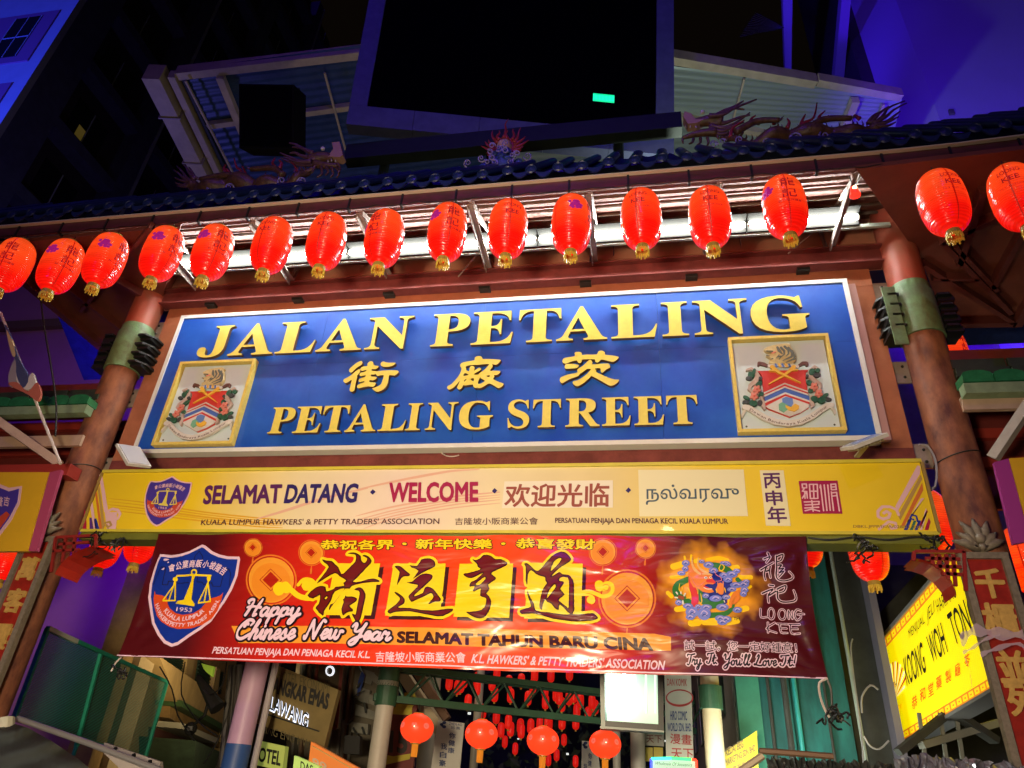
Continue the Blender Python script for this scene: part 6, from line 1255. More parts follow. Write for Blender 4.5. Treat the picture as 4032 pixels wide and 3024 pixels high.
# plastic strips round the right couplet
pl = M('clear_plastic', (.55, .42, .52), .15, alpha=.55, coat=.6)
ps_ = thing('plastic_wrap', 'crumpled strips of clear plastic wrapped round the right couplet board', 'plastic', PY(2140, 1385, -.36))
for pts, w_ in (([(2075, 1385), (2105, 1362), (2150, 1368), (2212, 1372)], .10), ([(2080, 1410), (2100, 1400), (2130, 1380), (2160, 1372)], .03), ([(2118, 1415), (2150, 1402), (2205, 1392), (2230, 1440)], .04), ([(2084, 1420), (2095, 1450), (2100, 1490)], .05)):
    q = MB(); pp = [PY(x, y, -.36-.02*i) for i, (x, y) in enumerate(pts)]; pp = [Vector(p) for p in smooth3([tuple(p) for p in pp], 5)]
    q.add([tuple(p+Vector((0, 0, w_*s*(.8+.4*math.sin(i*1.3))))) for s in (-.5, .5) for i, p in enumerate(pp)], [(i, i+1, len(pp)+i+1, len(pp)+i) for i in range(len(pp)-1)])
    q.build('strip', pl, ps_)
# ============================================================ ground and sky
MB().add([(-60, -40, 0), (60, -40, 0), (60, 90, 0), (-60, 90, 0)], [(0, 1, 2, 3)]).build('road', M('asphalt', (.05, .05, .05), .7, var=.3, scale=2))
structure(bpy.data.objects['road'])
# ============================================================ dark LED screen
bl0 = PY(748, 272, 1.5); br0 = PZ(1455, 340, bl0.z)
hx = (br0-bl0).normalized(); nf = Vector((hx.y, -hx.x, 0))      # towards the viewer
best = None
for k in range(-60, 61):
    a = R_(k); up = Vector((0, 0, math.cos(a)))+nf*math.sin(a); up.normalize()
    fr_ = Fr(bl0, hx, up); e = 0
    for p, x in ((bl0, 798), (br0, 1455)):
        # where does the edge cross the top of the picture
        q = p+up*3.2; x1, y1 = proj(q); x0, y0 = proj(p); xe = x0+(x1-x0)*(0-y0)/(y1-y0); e += (xe-x)**2
    if best is None or e < best[0]: best = (e, a, up)
up = best[2]; SF = Fr(bl0, hx, up); SWd = (br0-bl0).length
print('screen tilt', math.degrees(best[1]), best[0]**.5, bl0, br0, SWd)
scr = thing('led_screen', 'large dark LED screen in a grey frame above the gate, one green patch lit', 'screen', bl0)
grey = M('screen_frame', (.10, .11, .20), .6, var=.25, scale=4, spec=.1); SHt = 6.5
inn = [SF.up(x*K, y*K) for x, y in ((795, 235), (1418, 293), (1415, 0), (833, 0))]
bt = (inn[0][1]+inn[1][1])/2; lw = (inn[0][0]+inn[3][0])/2; rw = SWd-(inn[1][0]+inn[2][0])/2
def sbox(a0, b0, a1, b1, d0, d1): 
    q = MB(); q.solid([[(a0, b0), (a1, b0), (a1, b1), (a0, b1)]], SF, d0, d1); q.flat([[(a0, b0), (a1, b0), (a1, b1), (a0, b1)]], SF, d0); return q
nb_ = 5
for k in range(nb_): sbox(SWd*k/nb_+.004, 0, SWd*(k+1)/nb_-.004, bt, -.25, .06).build('frame_panel', grey, scr)
sbox(0, bt+.004, lw, SHt, -.25, .058).build('frame_panel', grey, scr); sbox(SWd-rw, bt+.004, SWd, SHt, -.25, .058).build('frame_panel', grey, scr)
sbox(lw, bt, SWd-rw, SHt, -.2, .02).build('display', M('led_black', (.001, .001, .002), .8, spec=0), scr)
gq = [SF.up(x*K, y*K) for x, y in ((1281, 203), (1327, 204), (1327, 224), (1281, 222))]
lit = M('led_green', (.05, .6, .4), .4, emit=(.0, .8, .25), es=1.0); lit2 = M('led_cyan', (.05, .6, .5), .4, emit=(.01, 1, .48), es=1.2)
sbox(gq[0][0], gq[2][1], gq[1][0], gq[0][1], .02, .026).build('lit_module', lit, scr)
w_ = (gq[1][0]-gq[0][0]); n = 15
for k in range(n): sbox(gq[0][0]+w_*(k+.2)/n, gq[2][1]+.03, gq[0][0]+w_*(k+.75)/n, gq[0][1]-.03, .026, .030).build('led_column', lit2, scr)
dk = M('dark_green_steel', (.010, .02, .013), .6, var=.3, scale=4)
for i, (a, b) in enumerate(((.05, -.75), (.05, -1.6))):
    pass
MB().bb((bl0.x-.1, bl0.y+.35, bl0.z-.55), (br0.x+.1, bl0.y+.6, bl0.z-.12)).build('support_beam', dk, scr)
MB().bb((bl0.x-2.2, bl0.y+.7, bl0.z-1.35), (br0.x+.1, bl0.y+.95, bl0.z-1.05)).build('support_beam', dk, scr)
for x in (bl0.x+.6, bl0.x+3.0, bl0.x+5.4):
    MB().tube([(x, bl0.y+.8, bl0.z-3.4), (x, bl0.y+.8, bl0.z-.3)], .1, 10).build('support_post', dk, scr)
MB().beam((bl0.x+.7, bl0.y+.8, bl0.z-2.6), (bl0.x+2.0, bl0.y+.8, bl0.z-1.3), .06, .06).build('brace', dk, scr)
# ============================================================ steel canopy behind the gate
CZ = 18.5
cream = M('cream_steel', (.50, .42, .30), .5, var=.25, scale=3, bump=.1); sheet = M('corrugated_sheet', (.30, .36, .38), .3, .6)
can = thing('street_canopy', 'large metal sheet canopy on cream steel beams behind the gate roof', 'canopy', PZ(900, 300, CZ))
def cpoly(name, pts, m_, dz=0, th=.05, par=None):
    vs = [PZ(x, y, CZ)+Vector((0, 0, dz)) for x, y in pts]; n = len(vs)
    return MB().add([tuple(v) for v in vs]+[(v.x, v.y, v.z+th) for v in vs], [tuple(range(n)), tuple(range(n, 2*n))]+[(i, (i+1) % n, (i+1) % n+n, i+n) for i in range(n)]).build(name, m_, par or can)
def corr(name, pts, m_, nrib=26):
    """corrugated sheet: ribs run between edge 0-1 and edge 3-2"""
    a, b, c, d = [PZ(x, y, CZ) for x, y in pts]; q = MB(); n = nrib*4
    for i in range(n+1):
        t = i/n; z = .014*math.cos(i*math.pi/2); p = a.lerp(d, t); r = b.lerp(c, t); q.v += [(p.x, p.y, p.z+z), (r.x, r.y, r.z+z)]
    q.f += [(2*i, 2*i+1, 2*i+3, 2*i+2) for i in range(n)]
    return q.build(name, m_, can, True)
bsheet = M('blue_sheet', (.035, .07, .20), .45, .2, var=.3, scale=4)
corr('roof_sheet', [(400, 150), (1050, 60), (1050, 560), (480, 640)], bsheet, 40)
corr('roof_sheet', [(1100, 100), (1950, 205), (1900, 420), (1100, 560)], M('bright_sheet', (.42, .50, .50), .28, .55), 30)
bh = M('beam_cream', (.46, .38, .27), .5, var=.3, scale=2.5)
def cb(a, b, w, h, dz=-.12, m_=None, nm='canopy_beam'): return MB().beam(PZ(*a, CZ)+Vector((0, 0, dz)), PZ(*b, CZ)+Vector((0, 0, dz)), w, h).build(nm, m_ or bh, can)
cb((385, 158), (800, 110), .22, .35, .0, nm='front_gutter'); cb((1440, 121), (1760, 175), .22, .35, 0, nm='front_gutter'); cb((1765, 172), (1945, 205), .20, .30, 0, nm='front_gutter')
cb((335, 150), (478, 440), .50, .62, -.1, nm='side_box_gutter'); cb((375, 155), (500, 420), .20, .30, -.1, nm='side_beam'); cb((392, 156), (525, 440), .10, .2, -.02, dk, nm='side_beam')
cb((452, 265), (775, 222), .16, .18); cb((480, 155), (530, 280), .2, .2, -.2); cb((408, 160), (515, 372), .05, .06, -.3); cb((706, 142), (750, 308), .05, .06, -.3)
cb((520, 425), (770, 385), .14, .16); cb((1455, 245), (1760, 305), .16, .2, -.1); cb((1455, 342), (1750, 400), .16, .2, -.1); cb((1605, 155), (1578, 255), .05, .06, -.3)
cb((1845, 205), (1790, 340), .20, .22, -.2); cb((1905, 215), (1870, 330), .07, .08, -.2)
q = MB()
for s in (.25, .58): 
    a = PZ(335, 150, CZ).lerp(PZ(478, 440, CZ), s); dd = PZ(478, 440, CZ)-PZ(335, 150, CZ); q.box((a.x, a.y, a.z-.12), (.66, .04, .68), Matrix.Rotation(math.atan2(dd.y, dd.x)-math.pi/2, 3, 'Z'))
q.build('strap', steel, can)
# loudspeaker box
sp_ = PZ(590, 262, 15.2); t = thing('loudspeaker', 'large black loudspeaker box hanging under the left side of the canopy', 'loudspeaker', sp_)
rt = Matrix.Rotation(R_(8), 3, 'Z') @ Matrix.Rotation(R_(36), 3, 'X')
MB().box(sp_, (1.3, .8, 1.45), rt).build('cabinet', M('speaker_black', (.002, .002, .002), .8, spec=.1), t)
MB().box(Vector(sp_)+rt @ Vector((0, -.405, 0)), (1.2, .02, 1.35), rt).build('grille', M('speaker_grille', (.002, .002, .003), .9, spec=0), t)
MB().beam(Vector(sp_)+Vector((0, .3, .5)), Vector(sp_)+Vector((0, .5, 1.8)), .12, .12).build('hanger', dk, t)
# ============================================================ neighbouring buildings
lb = M('left_block_wall', (.42, .45, .50), .8, var=.12, scale=1.5); dkw = M('left_block_side', (.10, .10, .20), .85, var=.3, scale=2); glass = M('dark_glass', (.01, .012, .018), .15); shade = M('shaded_recess', (.035, .025, .03), .9)  # bluish tint of left_block_side stands in for faint blue light
ex = (PY(170, 0, 9).x+PY(0, 271, 9).x)/2; ZT = 62
blk = thing('left_block', 'tall dark apartment block on the left with blue lit front and recessed bays', 'building', (ex, 9, 0))
MB().bb((ex-14, 9, 9), (ex, 9.3, ZT)).build('front_wall', lb, blk)
for x, y, w, h in ((90, 100, 1, 1),): pass
for pts in ([(-40, 55), (135, 15), (60, 135), (-60, 145)], [(-60, 190), (28, 180), (-10, 235), (-60, 240)]):
    c = [PY(x, y, 8.98) for x, y in pts]; x0, x1 = min(c[0].x, c[3].x), (c[1].x+c[2].x)/2; z0, z1_ = (c[2].z+c[3].z)/2, (c[0].z+c[1].z)/2
    r = MB().bb((x0-3, 8.93, z0), (x1, 8.999, z1_)).build('purple_panel', M('purple_wall', (.30, .10, .22), .8), blk)
    wn = MB().bb((x1-2.3, 8.90, z0+.45), (x1-.8, 8.929, z1_-.35)).build('window', glass, blk)
    q = MB()
    for k in range(3): q.bb((x1-2.3+k*.74-.02, 8.88, z0+.45), (x1-2.3+k*.74+.02, 8.899, z1_-.35))
    q.bb((x1-2.3, 8.88, (z0+z1_)/2-.02), (x1-.8, 8.899, (z0+z1_)/2+.02)); q.build('window_frame', lb, wn)
# side face: columns and floor beams with dark bays between
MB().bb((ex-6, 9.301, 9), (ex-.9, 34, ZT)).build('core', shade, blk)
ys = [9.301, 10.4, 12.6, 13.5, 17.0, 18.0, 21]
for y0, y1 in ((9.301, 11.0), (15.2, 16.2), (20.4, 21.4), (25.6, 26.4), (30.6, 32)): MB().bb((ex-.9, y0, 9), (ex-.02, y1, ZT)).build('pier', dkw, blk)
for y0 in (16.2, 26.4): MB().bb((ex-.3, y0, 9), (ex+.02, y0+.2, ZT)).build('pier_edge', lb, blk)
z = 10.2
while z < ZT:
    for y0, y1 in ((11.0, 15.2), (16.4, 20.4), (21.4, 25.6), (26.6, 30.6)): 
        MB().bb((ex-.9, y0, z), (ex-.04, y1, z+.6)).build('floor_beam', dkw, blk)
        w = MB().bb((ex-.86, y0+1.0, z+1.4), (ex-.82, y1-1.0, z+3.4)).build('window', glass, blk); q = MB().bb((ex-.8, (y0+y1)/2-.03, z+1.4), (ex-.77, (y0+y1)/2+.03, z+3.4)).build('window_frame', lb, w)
    z += 4.4
for x, y in ((190, 98), (150, 145)): pass
yl = M('lit_curtain', (.5, .4, .1), .6, emit=(.35, .24, .04), es=.12)
for z, y_ in ((27.6+1.6, 12.6), (23.2+1.8, 22.2), (36.4+1.6, 17.6)): MB().bb((ex-.81, y_, z), (ex-.79, y_+.45, z+.7)).build('lit_pane', yl, blk)
# lower blue violet wall on the left, behind the wing and the left column
pw = M('violet_wall', (.46, .20, .32), .8, var=.15, scale=1.2)
lw_ = thing('left_shop_wall', 'plain rendered wall lit violet, behind the left column and left corbel', 'building', (-9, 5.5, 0))
xr = (PY(335, 1180, 5.5).x+PY(245, 1560, 5.5).x)/2
MB().bb((-20, 5.5, 0), (xr, 5.8, 14)).build('wall', pw, lw_)
MB().bb((xr, 5.35, 0), (xr+.42, 5.8, 14)).build('pilaster', M('beige_pilaster', (.42, .34, .20), .8, var=.3, scale=3), lw_)
zz = PY(100, 700, 5.4).z; MB().bb((-20, 5.34, zz-.12), (xr-.6, 5.499, zz+.12)).build('ledge', M('brown_ledge', (.16, .10, .05), .8), lw_)
for i, x in enumerate((300, 312, 322, 330)):
    cable('dark cable running down the violet wall, number %s from the left' % ('one', 'two', 'three', 'four')[i] if False else ('thin', 'long', 'slack', 'thick')[i]+' dark cable running down beside the beige pilaster', [tuple(PY(x+20-(k*18)*1.0, 1190+k*55, 5.3)) for k in range(7)], .012+.006*(i == 3))
# right wall
rw_ = thing('right_tower', 'tall plain tower on the right flooded with blue violet light', 'building', (9, 9, 0))
tw = M('tower_wall', (.36, .34, .50), .85, var=.05, scale=.5, bump=.25, bscale=20, spec=.05)
xe = (PY(1945, 0, 9).x+PY(2035, 300, 9).x)/2
MB().bb((xe, 9, 0), (xe+20, 9.4, 40)).build('front_wall', tw, rw_)
MB().add([(xe, 9, 0), (xe, 9, 40), (xe-.9, 10.2, 40), (xe-.9, 10.2, 0)], [(0, 1, 2, 3)]).build('chamfer', tw, rw_)
for k in range(0): MB().bb((xe+.05, 8.985, 6+k*3.6), (xe+20, 8.999, 6.02+k*3.6)).build('panel_joint', M('joint_dark', (.12, .10, .16), .9), rw_)
for k, (dx, z) in enumerate(((.5, 12.2), (1.4, 17.1), (.3, 20.5), (3.2, 15.0))): MB().bb((xe+dx, 8.93, z), (xe+dx+.14, 8.999, z+.2)).build('vent_cap', M('joint_dark', (.1, .1, .1)), rw_)
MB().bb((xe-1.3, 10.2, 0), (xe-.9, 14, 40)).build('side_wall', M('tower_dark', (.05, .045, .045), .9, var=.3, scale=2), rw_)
rb_ = M('slab_paint', (.40, .38, .50), .8)
for pts in ([(1690, -20), (1712, -20), (1708, 300), (1702, 300)], [(1738, -20)]*0, [(1820, -20), (1840, -20), (1812, 300), (1790, 300)], []):
    if not pts: continue
    vs = [PZ(x, y, 26) for x, y in pts]; n = len(vs)
    MB().add([tuple(v) for v in vs]+[(v.x, v.y, v.z+.5) for v in vs], [tuple(range(n)), tuple(range(n, 2*n))]+[(i, (i+1) % n, (i+1) % n+n, i+n) for i in range(n)]).build('cantilever_slab', rb_, rw_)
c = PZ(1695, 60, 26); q = MB()
for k in range(14): q.tube([c, c+Vector((-1.6+.05*k, -.2-.10*k*0, -.5+.10*k))], .004, 4)
tag(q.build('roof_aerial', M('aerial', (.03, .03, .05), .5)), 'fan of thin aerial rods on the edge of the tower slab, top right', 'aerial')
# fascia of the purple slab between
# ============================================================ side gates (lower roofs left and right)
grt = M('green_glazed_tile', (.03, .22, .09), .25, var=.4, scale=8, coat=.4); grl = M('green_trim', (.26, .38, .22), .5, var=.3, scale=8); deep = M('maroon_deep', (.16, .02, .015), .6, var=.3, scale=4)
gtl = M('old_green_tile', (.035, .05, .03), .5, var=.5, scale=6)
def side_gate(name, label, Y, xa, xb, ytop, yedge, ybeam, ysig0, ysig1, left):
    """pixel rows are given at the inner end (next to the column)"""
    xr_ = xb if left else xa
    P = lambda y: PY(xr_, y, Y).z
    t = thing(name, label, 'side gate', ((PY(xa, yedge, Y).x+PY(xb, yedge, Y).x)/2, Y, 3), 'lower side gates beside the columns')
    X0_, X1_ = (-9.0, PY(xb, yedge, Y).x) if left else (PY(xa, yedge, Y).x, 9.5)
    ze, zt, zb = P(yedge), P(ytop), P(ybeam)
    n = int((X1_-X0_)/.30)
    for i in range(n):
        x = (X1_-.15-i*.30) if left else (X0_+.15+i*.30)
        MB().solid([[(x+s*.145, ze+.04+.0*s) if k == 0 else (0, 0) for k in (0,) for s in (-1, 1)]+[(x+.145*math.cos(a), ze+.13+.05*math.sin(a)) for a in np.linspace(0, math.pi, 7)]], Fr((0, Y, 0)), -.15, .04).build('eave_tile', grt, t)
    MB().bb((X0_, Y-.03, ze-.09), (X1_, Y+.1, ze+.03)).build('eave_trim', grl, t)
    for k in range(3):
        z0 = ze+.2+(zt-ze-.2)*k/3; z1_ = ze+.2+(zt-ze-.2)*(k+1)/3-.03
        for i in range(int((X1_-X0_)/.55)):
            x = (X1_-.3-i*.55) if left else (X0_+.3+i*.55)
            MB().bb((x-.26, Y+.12+.05*k, z0), (x+.26, Y+.2+.05*k, z1_)).build('ridge_tile', gtl, t)
    MB().bb((X0_, Y+.21, ze+.1), (X1_, Y+.5, zt-.02)).build('ridge_core', deep, t)
    MB().bb((X0_, Y+.1, zb-.07), (X1_, Y+.16, zb+.08)).build('pale_beam', M('pale_beam', (.52, .36, .26), .5, var=.2, scale=5), t)
    MB().bb((X0_, Y+.9, 4.6), (X1_-.1 if left else X1_, Y+.95, ze+.2)).build('inner_wall', deep, t)
    for z in (5.05, 5.4, 5.8): MB().bb((X0_, Y+.82, z), (X1_-.1 if left else X1_, Y+.899, z+.12)).build('inner_beam', M('maroon_red', (.30, .03, .02), .5), t)
    return t
sg = side_gate('side_gate', 'left side gate with green tiled eave and yellow board, cut by the photo edge', -.35, 0, 190, 808, 880, 943, 0, 0, True)
sg2 = side_gate('side_gate', 'right side gate with pale green tiled eave and yellow board, cut by the photo edge', -.35, 2080, 2212, 730, 836, 862, 0, 0, False)
MB().beam(PY(-10, 905, -.5), PY(128, 1002, -.2), .10, .10).build('strut', M('pale_beam', (.5, .3, .2)), sg)
MB().beam(PY(2225, 870, -.5), PY(2145, 990, -.2), .09, .09).build('strut', M('pale_grey_beam', (.42, .38, .34), .5, var=.2, scale=5), sg2)
MB().bb((-9, -.4, PY(120, 1010, -.4).z-.1), (PY(150, 1010, -.4).x, -.2, PY(120, 1010, -.4).z+.05)).build('lower_beam', M('maroon_red', (.3, .03, .02)), sg)
F3 = Fr((0, -.45, 0)); u = lambda x, y: F3.up(x*K, y*K)
def slab(name, pts, m_, par, d0=-.05, d1=0): return MB().solid([[u(*p) for p in pts]], F3, d0, d1).build(name, m_, par)
oy = M('orange_yellow_print', (.72, .42, .02), .4, var=.12, scale=3); mg = M('magenta_edge', (.40, .06, .14), .5)
slab('yellow_board', [(-60, 1020), (106, 1020), (60, 1190), (-60, 1192)], oy, sg); slab('board_edge', [(107, 1020), (132, 1014), (78, 1190), (61, 1190)], mg, sg, -.05, -.004)
slab('board_logo', [(-60, 1048), (-10, 1050), (20, 1062), (42, 1056), (38, 1085), (20, 1120), (-10, 1160), (-60, 1180)], M('print_violet_blue', (.1, .05, .3)), sg, 0, .006)
slab('board_logo_edge', [(-60, 1040), (-10, 1042), (20, 1054), (48, 1050), (43, 1088), (24, 1126), (-8, 1168), (-60, 1190)], pk_print, sg, 0, .003)
slab('board_logo_ribbon', [(-60, 1140), (-10, 1125), (15, 1105), (22, 1112), (-5, 1150), (-60, 1170)], M('print_red', (.5, .05, .03)), sg, 0, .009)
o = MB(); 
for i, ch in enumerate('坡隆吉'): put_text(o, ch, F3, u(-20+i*14, 1092), u(-8+i*14, 1095), u(-17+i*14, 1072), .010, .01)
o.build('lettering', pk_print, sg)
slab('yellow_board', [(2180, 990), (2260, 985), (2280, 1160), (2228, 1168)], oy, sg2); slab('board_edge', [(2148, 998), (2179, 990), (2226, 1168), (2190, 1175)], M('magenta_violet', (.34, .04, .26), .5), sg2, -.05, -.004)
# furled flag on a pole in front of the left column
fl = thing('furled_flag', 'furled flag on a thin white pole leaning in front of the left column', 'flag', PY(130, 1002, -.8))
MB().tube([PY(1, 675, -.9), PY(131, 1002, -.7)], .018, 8).build('pole', M('pole_white', (.6, .5, .45), .5), fl)
F4 = Fr((0, -.93, 0)); v4 = lambda x, y: F4.up(x*K, y*K)
for m_, pts in ((M('flag_navy', (.05, .06, .16), .8, bump=.4), [(10, 700), (24, 730), (40, 775), (62, 815), (50, 838), (36, 812), (34, 780), (20, 745)]), (M('flag_cream', (.55, .42, .22), .8), [(14, 712), (26, 735), (34, 765), (28, 770), (20, 745)]),
                (M('flag_white', (.60, .55, .52), .8, bump=.4), [(36, 800), (54, 822), (70, 805), (76, 830), (58, 842), (38, 830)]), (M('flag_red', (.45, .12, .08), .8, bump=.4), [(18, 830), (38, 826), (60, 846), (80, 826), (88, 850), (80, 866), (60, 852)]), (M('flag_grey', (.30, .26, .30), .8), [(32, 775), (42, 800), (34, 822), (22, 835), (18, 812)])):
    MB().solid([[v4(*p) for p in smooth(pts, True, 3)]], F4, -.03, .0+.01*random.random()).build('cloth', m_, fl)
cable('thin dark cable hanging down in front of the left side gate', [tuple(PY(x, y, -.95)) for x, y in ((85, 600), (92, 680), (105, 760), (115, 820), (122, 880), (120, 942))], .012)
# ============================================================ the street behind the gate
wp = M('pillar_white', (.55, .54, .48), .5, var=.15, scale=3); gs = M('green_truss', (.03, .11, .06), .5, var=.3, scale=6)
def pillar(name, label, xb, yb_, xt, yt, Y, r, m_, cuffs=(), group='street canopy pillars'):
    a = PY(xb, yb_, Y); b = PY(xt, yt, Y); x = (a.x+b.x)/2
    t = thing(name, label, 'pillar', (x, Y, 0), group)
    MB().lathe([(r, 0), (r, 9)], 24, (x, Y, 0)).build('shaft', m_, t, True)
    for y, h, mm in cuffs:
        z = PY((xb+xt)/2, y, Y).z; MB().lathe([(r, z-h/2), (r+.03, z-h/2), (r+.03, z+h/2), (r, z+h/2)], 24, (x, Y, 0)).build('cuff', mm, t)
    return t
pp = pillar('pillar', 'pinkish violet pillar with blue painted foot, below the left part of the banner', 535, 1535, 545, 1477, 2.6, .165, M('pillar_pink', (.58, .36, .52), .45, var=.12, scale=3), ())
px = pp.location.x; zb_ = PY(520, 1608, 2.6).z
MB().lathe([(.169, 0), (.169, zb_)], 24, (px, 2.6, 0)).build('painted_foot', M('foot_blue', (.03, .09, .28), .5), pp, True)
MB().tube([(px+.215, 2.72, 0), (px+.215, 2.72, 9)], .045, 10).build('rain_pipe', M('pipe_grey', (.40, .36, .38), .5), pp)
pillar('pillar', 'white round pillar carrying the left end of the green truss', 823, 1576, 839, 1480, 4.0, .135, wp, ((1482, .56, gs), (1477, .07, M('pillar_ring', (.6, .58, .5), .5))))
pillar('pillar', 'thin white pillar behind the first round lantern', 920, 1617, 922, 1600, 8.0, .16, wp, ())
pillar('pillar', 'thin white pillar between the two tall health banners', 1026, 1617, 1027, 1600, 11.5, .10, wp, ())
pillar('pillar', 'white pillar with yellow right side and green band, right of the lit box', 1539, 1562, 1538, 1540, 3.6, .128, M('pillar_cream', (.60, .52, .34), .5, var=.1), ((1507, .30, gs),))
pillar('pillar', 'white pillar under the right edge of the lit box sign', 1377, 1600, 1377, 1590, 6.0, .12, wp, ())
pillar('pillar', 'slim white pillar left of the lit box sign foot', 1332, 1610, 1332, 1600, 9.5, .08, wp, ())
# green lattice truss
tr = thing('lattice_truss', 'dark green lattice truss spanning the street under the banner', 'truss', PY(1080, 1500, 4.0))
TYt = 4.0
aT, bT = PY(840, 1440, TYt), PY(1310, 1496, TYt); aB, bB = PY(835, 1508, TYt), PY(1310, 1556, TYt)
# the truss recedes slightly: take both ends at one height
zt_, zb2_ = aT.z, aB.z; bT = PZ(1310, 1496, zt_); bB = PZ(1310, 1558, zb2_); bB = Vector((bT.x, bT.y, zb2_))
aB = Vector((aT.x, aT.y, zb2_))
ext = (bT-aT)*.9
for a, b, w in ((aT, bT, .09), (aT+Vector((0, .35, 0)), bT+Vector((0, .35, 0)), .07), (aB, bB, .10)):
    MB().beam(a-ext*.05, b+ext*.5, w, w).build('chord', gs, tr)
n = 12
for i in range(n*2):
    t0, t1 = i/n, (i+1)/n; up0 = i % 2 == 0
    for a, b in ((aT, bT), (aT+Vector((0, .35, 0)), bT+Vector((0, .35, 0)))):
        p = a+(b-a)*t0; q_ = aB+(bB-aB)*t1
        if not up0: p, q_ = aB+(bB-aB)*t0, a+(b-a)*t1
        if t1 <= 1.6: MB().tube([p, q_], .018, 5).build('lacing', gs, tr)
# round lanterns
rl_m = lan_m
def round_lantern(label, px_, py_, Y, group='round red lanterns under the green truss'):
    p = PY(px_, py_, Y); w = (PY(px_+35, py_, Y)-PY(px_-35, py_, Y)).length/2
    t = thing('round_lantern', label, 'lantern', p, group); r = w
    prof = [(max(.30*r, r*math.sin(math.pi*i/28)*(1 if i % 2 else .985)), .80*r*math.cos(math.pi*i/28)) for i in range(29)]
    MB().lathe(prof, 32, p).build('shade', M_rl, t, True, 60)
    MB().lathe([(0, .84*r), (.28*r, .84*r), (.3*r, .76*r)], 14, p).build('top_cap', ring_m, t)
    MB().lathe([(.30*r, -.76*r), (.3*r, -.86*r), (0, -.86*r)], 14, p).build('collar', ring_m, t)
    f = MB()
    for k in range(14): a = k*.449; f.tube([(p.x+.16*r*math.cos(a), p.y+.16*r*math.sin(a), p.z-.84*r), (p.x+.15*r*math.cos(a), p.y+.15*r*math.sin(a), p.z-1.52*r)], .04*r, 4)
    f.build('tassel', M('tassel_orange', (.75, .32, .03), .5, emit=(.8, .25, .02), es=.25), t)
    MB().ball((p.x+.12*r, p.y-.99*r, p.z+.02*r), .035*r, 8).build('bulb_glow', M('bulb_glow', (1, .8, .6), .3, emit=(1, .7, .4), es=4), t)
    for a0, ch in ((-1.57-.75, 0), (-1.57+.1, 1), (-1.57+.85, 0)):
        o = MB()
        if ch: 
            vs, fs = text2d('龍', .01)
            o.add([(p.x+1.01*r*math.cos(a0+(v[0]-.5)*.34)*math.cos((v[1]-.1)*.3), p.y+1.01*r*math.sin(a0+(v[0]-.5)*.34)*math.cos((v[1]-.1)*.3), p.z+.82*r*math.sin((v[1]-.1)*.3)+.05*r) for v in vs], fs)
        else:
            o.add([(p.x+1.012*r*math.cos(a0+.19*math.cos(b_))*math.cos(.2*math.sin(b_)+.12), p.y+1.012*r*math.sin(a0+.19*math.cos(b_))*math.cos(.2*math.sin(b_)+.12), p.z+.83*r*math.sin(.2*math.sin(b_)+.12)) for b_ in np.linspace(0, 6, 14)], [tuple(range(14))])
        o.build('print', M('round_print', (.6, .15, .12), .4, emit=(.75, .13, .10), es=.6), t)
    MB().tube([(p.x, p.y, p.z+.84*r), (p.x, p.y, p.z+1.3*r)], .010, 5).build('hook', cable_m, t)
M_rl = M('round_lantern_silk', (.8, .03, .01), .4, emit=(1, .055, .012), es=1.0)
for lb_, x, y in (('round red lantern with gold tassel, leftmost of four under the green truss', 901, 1573), ('round red lantern beside the left tall health banner, second of four', 1040, 1586), ('round red lantern in the middle of the street, third of four', 1173, 1600), ('round red lantern below the lit box sign, rightmost of four', 1307, 1607)):
    round_lantern(lb_, x, y, 3.4)
# small lanterns of the ceiling strings
ml = M('small_lantern_silk', (.6, .015, .01), .4, emit=(.85, .012, .006), es=.55)
sm0 = None
pos = [(340, 278), (432, 300), (405, 315), (458, 262), (560, 320), (488, 428), (680, 285), (700, 372), (718, 196), (812, 275), (826, 380), (910, 262), (964, 400), (1016, 216), (1003, 302), (1098, 335), (1102, 430), (1145, 218), (1292, 205), (1186, 370), (1231, 450), (1288, 400), (1378, 420), (1440, 525), (1470, 430), (1495, 470), (606, 505), (713, 545), (808, 588), (826, 645), (750, 652), (903, 620), (985, 622), (1058, 606), (1130, 602), (1233, 592), (1342, 592), (780, 745), (862, 800), (1248, 730), (1190, 850), (1125, 890), (1340, 900), (640, 640), (560, 250), (1210, 395), (1325, 380), (910, 660), (1350, 500), (1110, 620)]
for i, (x, y) in enumerate(pos):
    Y = 7+ (i*37 % 9)*.9 if y < 480 else 12+(i*23 % 7)*.9 if y < 700 else 19
    p = PY((1600+x*.4973)/K, (2550+y*.4973)/K, Y); r = 12.2*p_s if False else (PY((1600+x*.4973)/K+12.5, (2550+y*.4973)/K, Y)-p).length*.62
    if y > 700: r *= .8
    if sm0 is None:
        t = thing('small_lantern', 'small red paper lantern in the dense strings over the street', 'lantern', (0, 0, 0), 'small red lanterns strung over the street')
        prof = [(.3, 1.85), (.62, 1.75), (.9, 1.35), (1, .8), (1, -.8), (.9, -1.35), (.62, -1.75), (.3, -1.85)]
        MB().lathe(prof, 14).build('shade', ml, t, True); MB().lathe([(.26, -1.85), (.26, -2.3), (0, -2.3)], 10).build('tassel', gold_t, t); MB().lathe([(0, 1.95), (.3, 1.95), (.3, 1.8)], 10).build('top_cap', ring_m, t)
        sm0 = t; t.location = p; t.scale = (r, r, r)
    else: o = dup(sm0, p, sm0['label']); o.scale = (r, r, r)
# strings carrying them
for k in range(7):
    z0 = 6.2+.25*k; cable(('first', 'second', 'third', 'fourth', 'fifth', 'sixth', 'seventh')[k]+' lantern string over the street counted from the gate', [(-4+i, 6.5+k*1.7, z0+.5*((i-4)/4)**2) for i in range(0, 10)], .012)
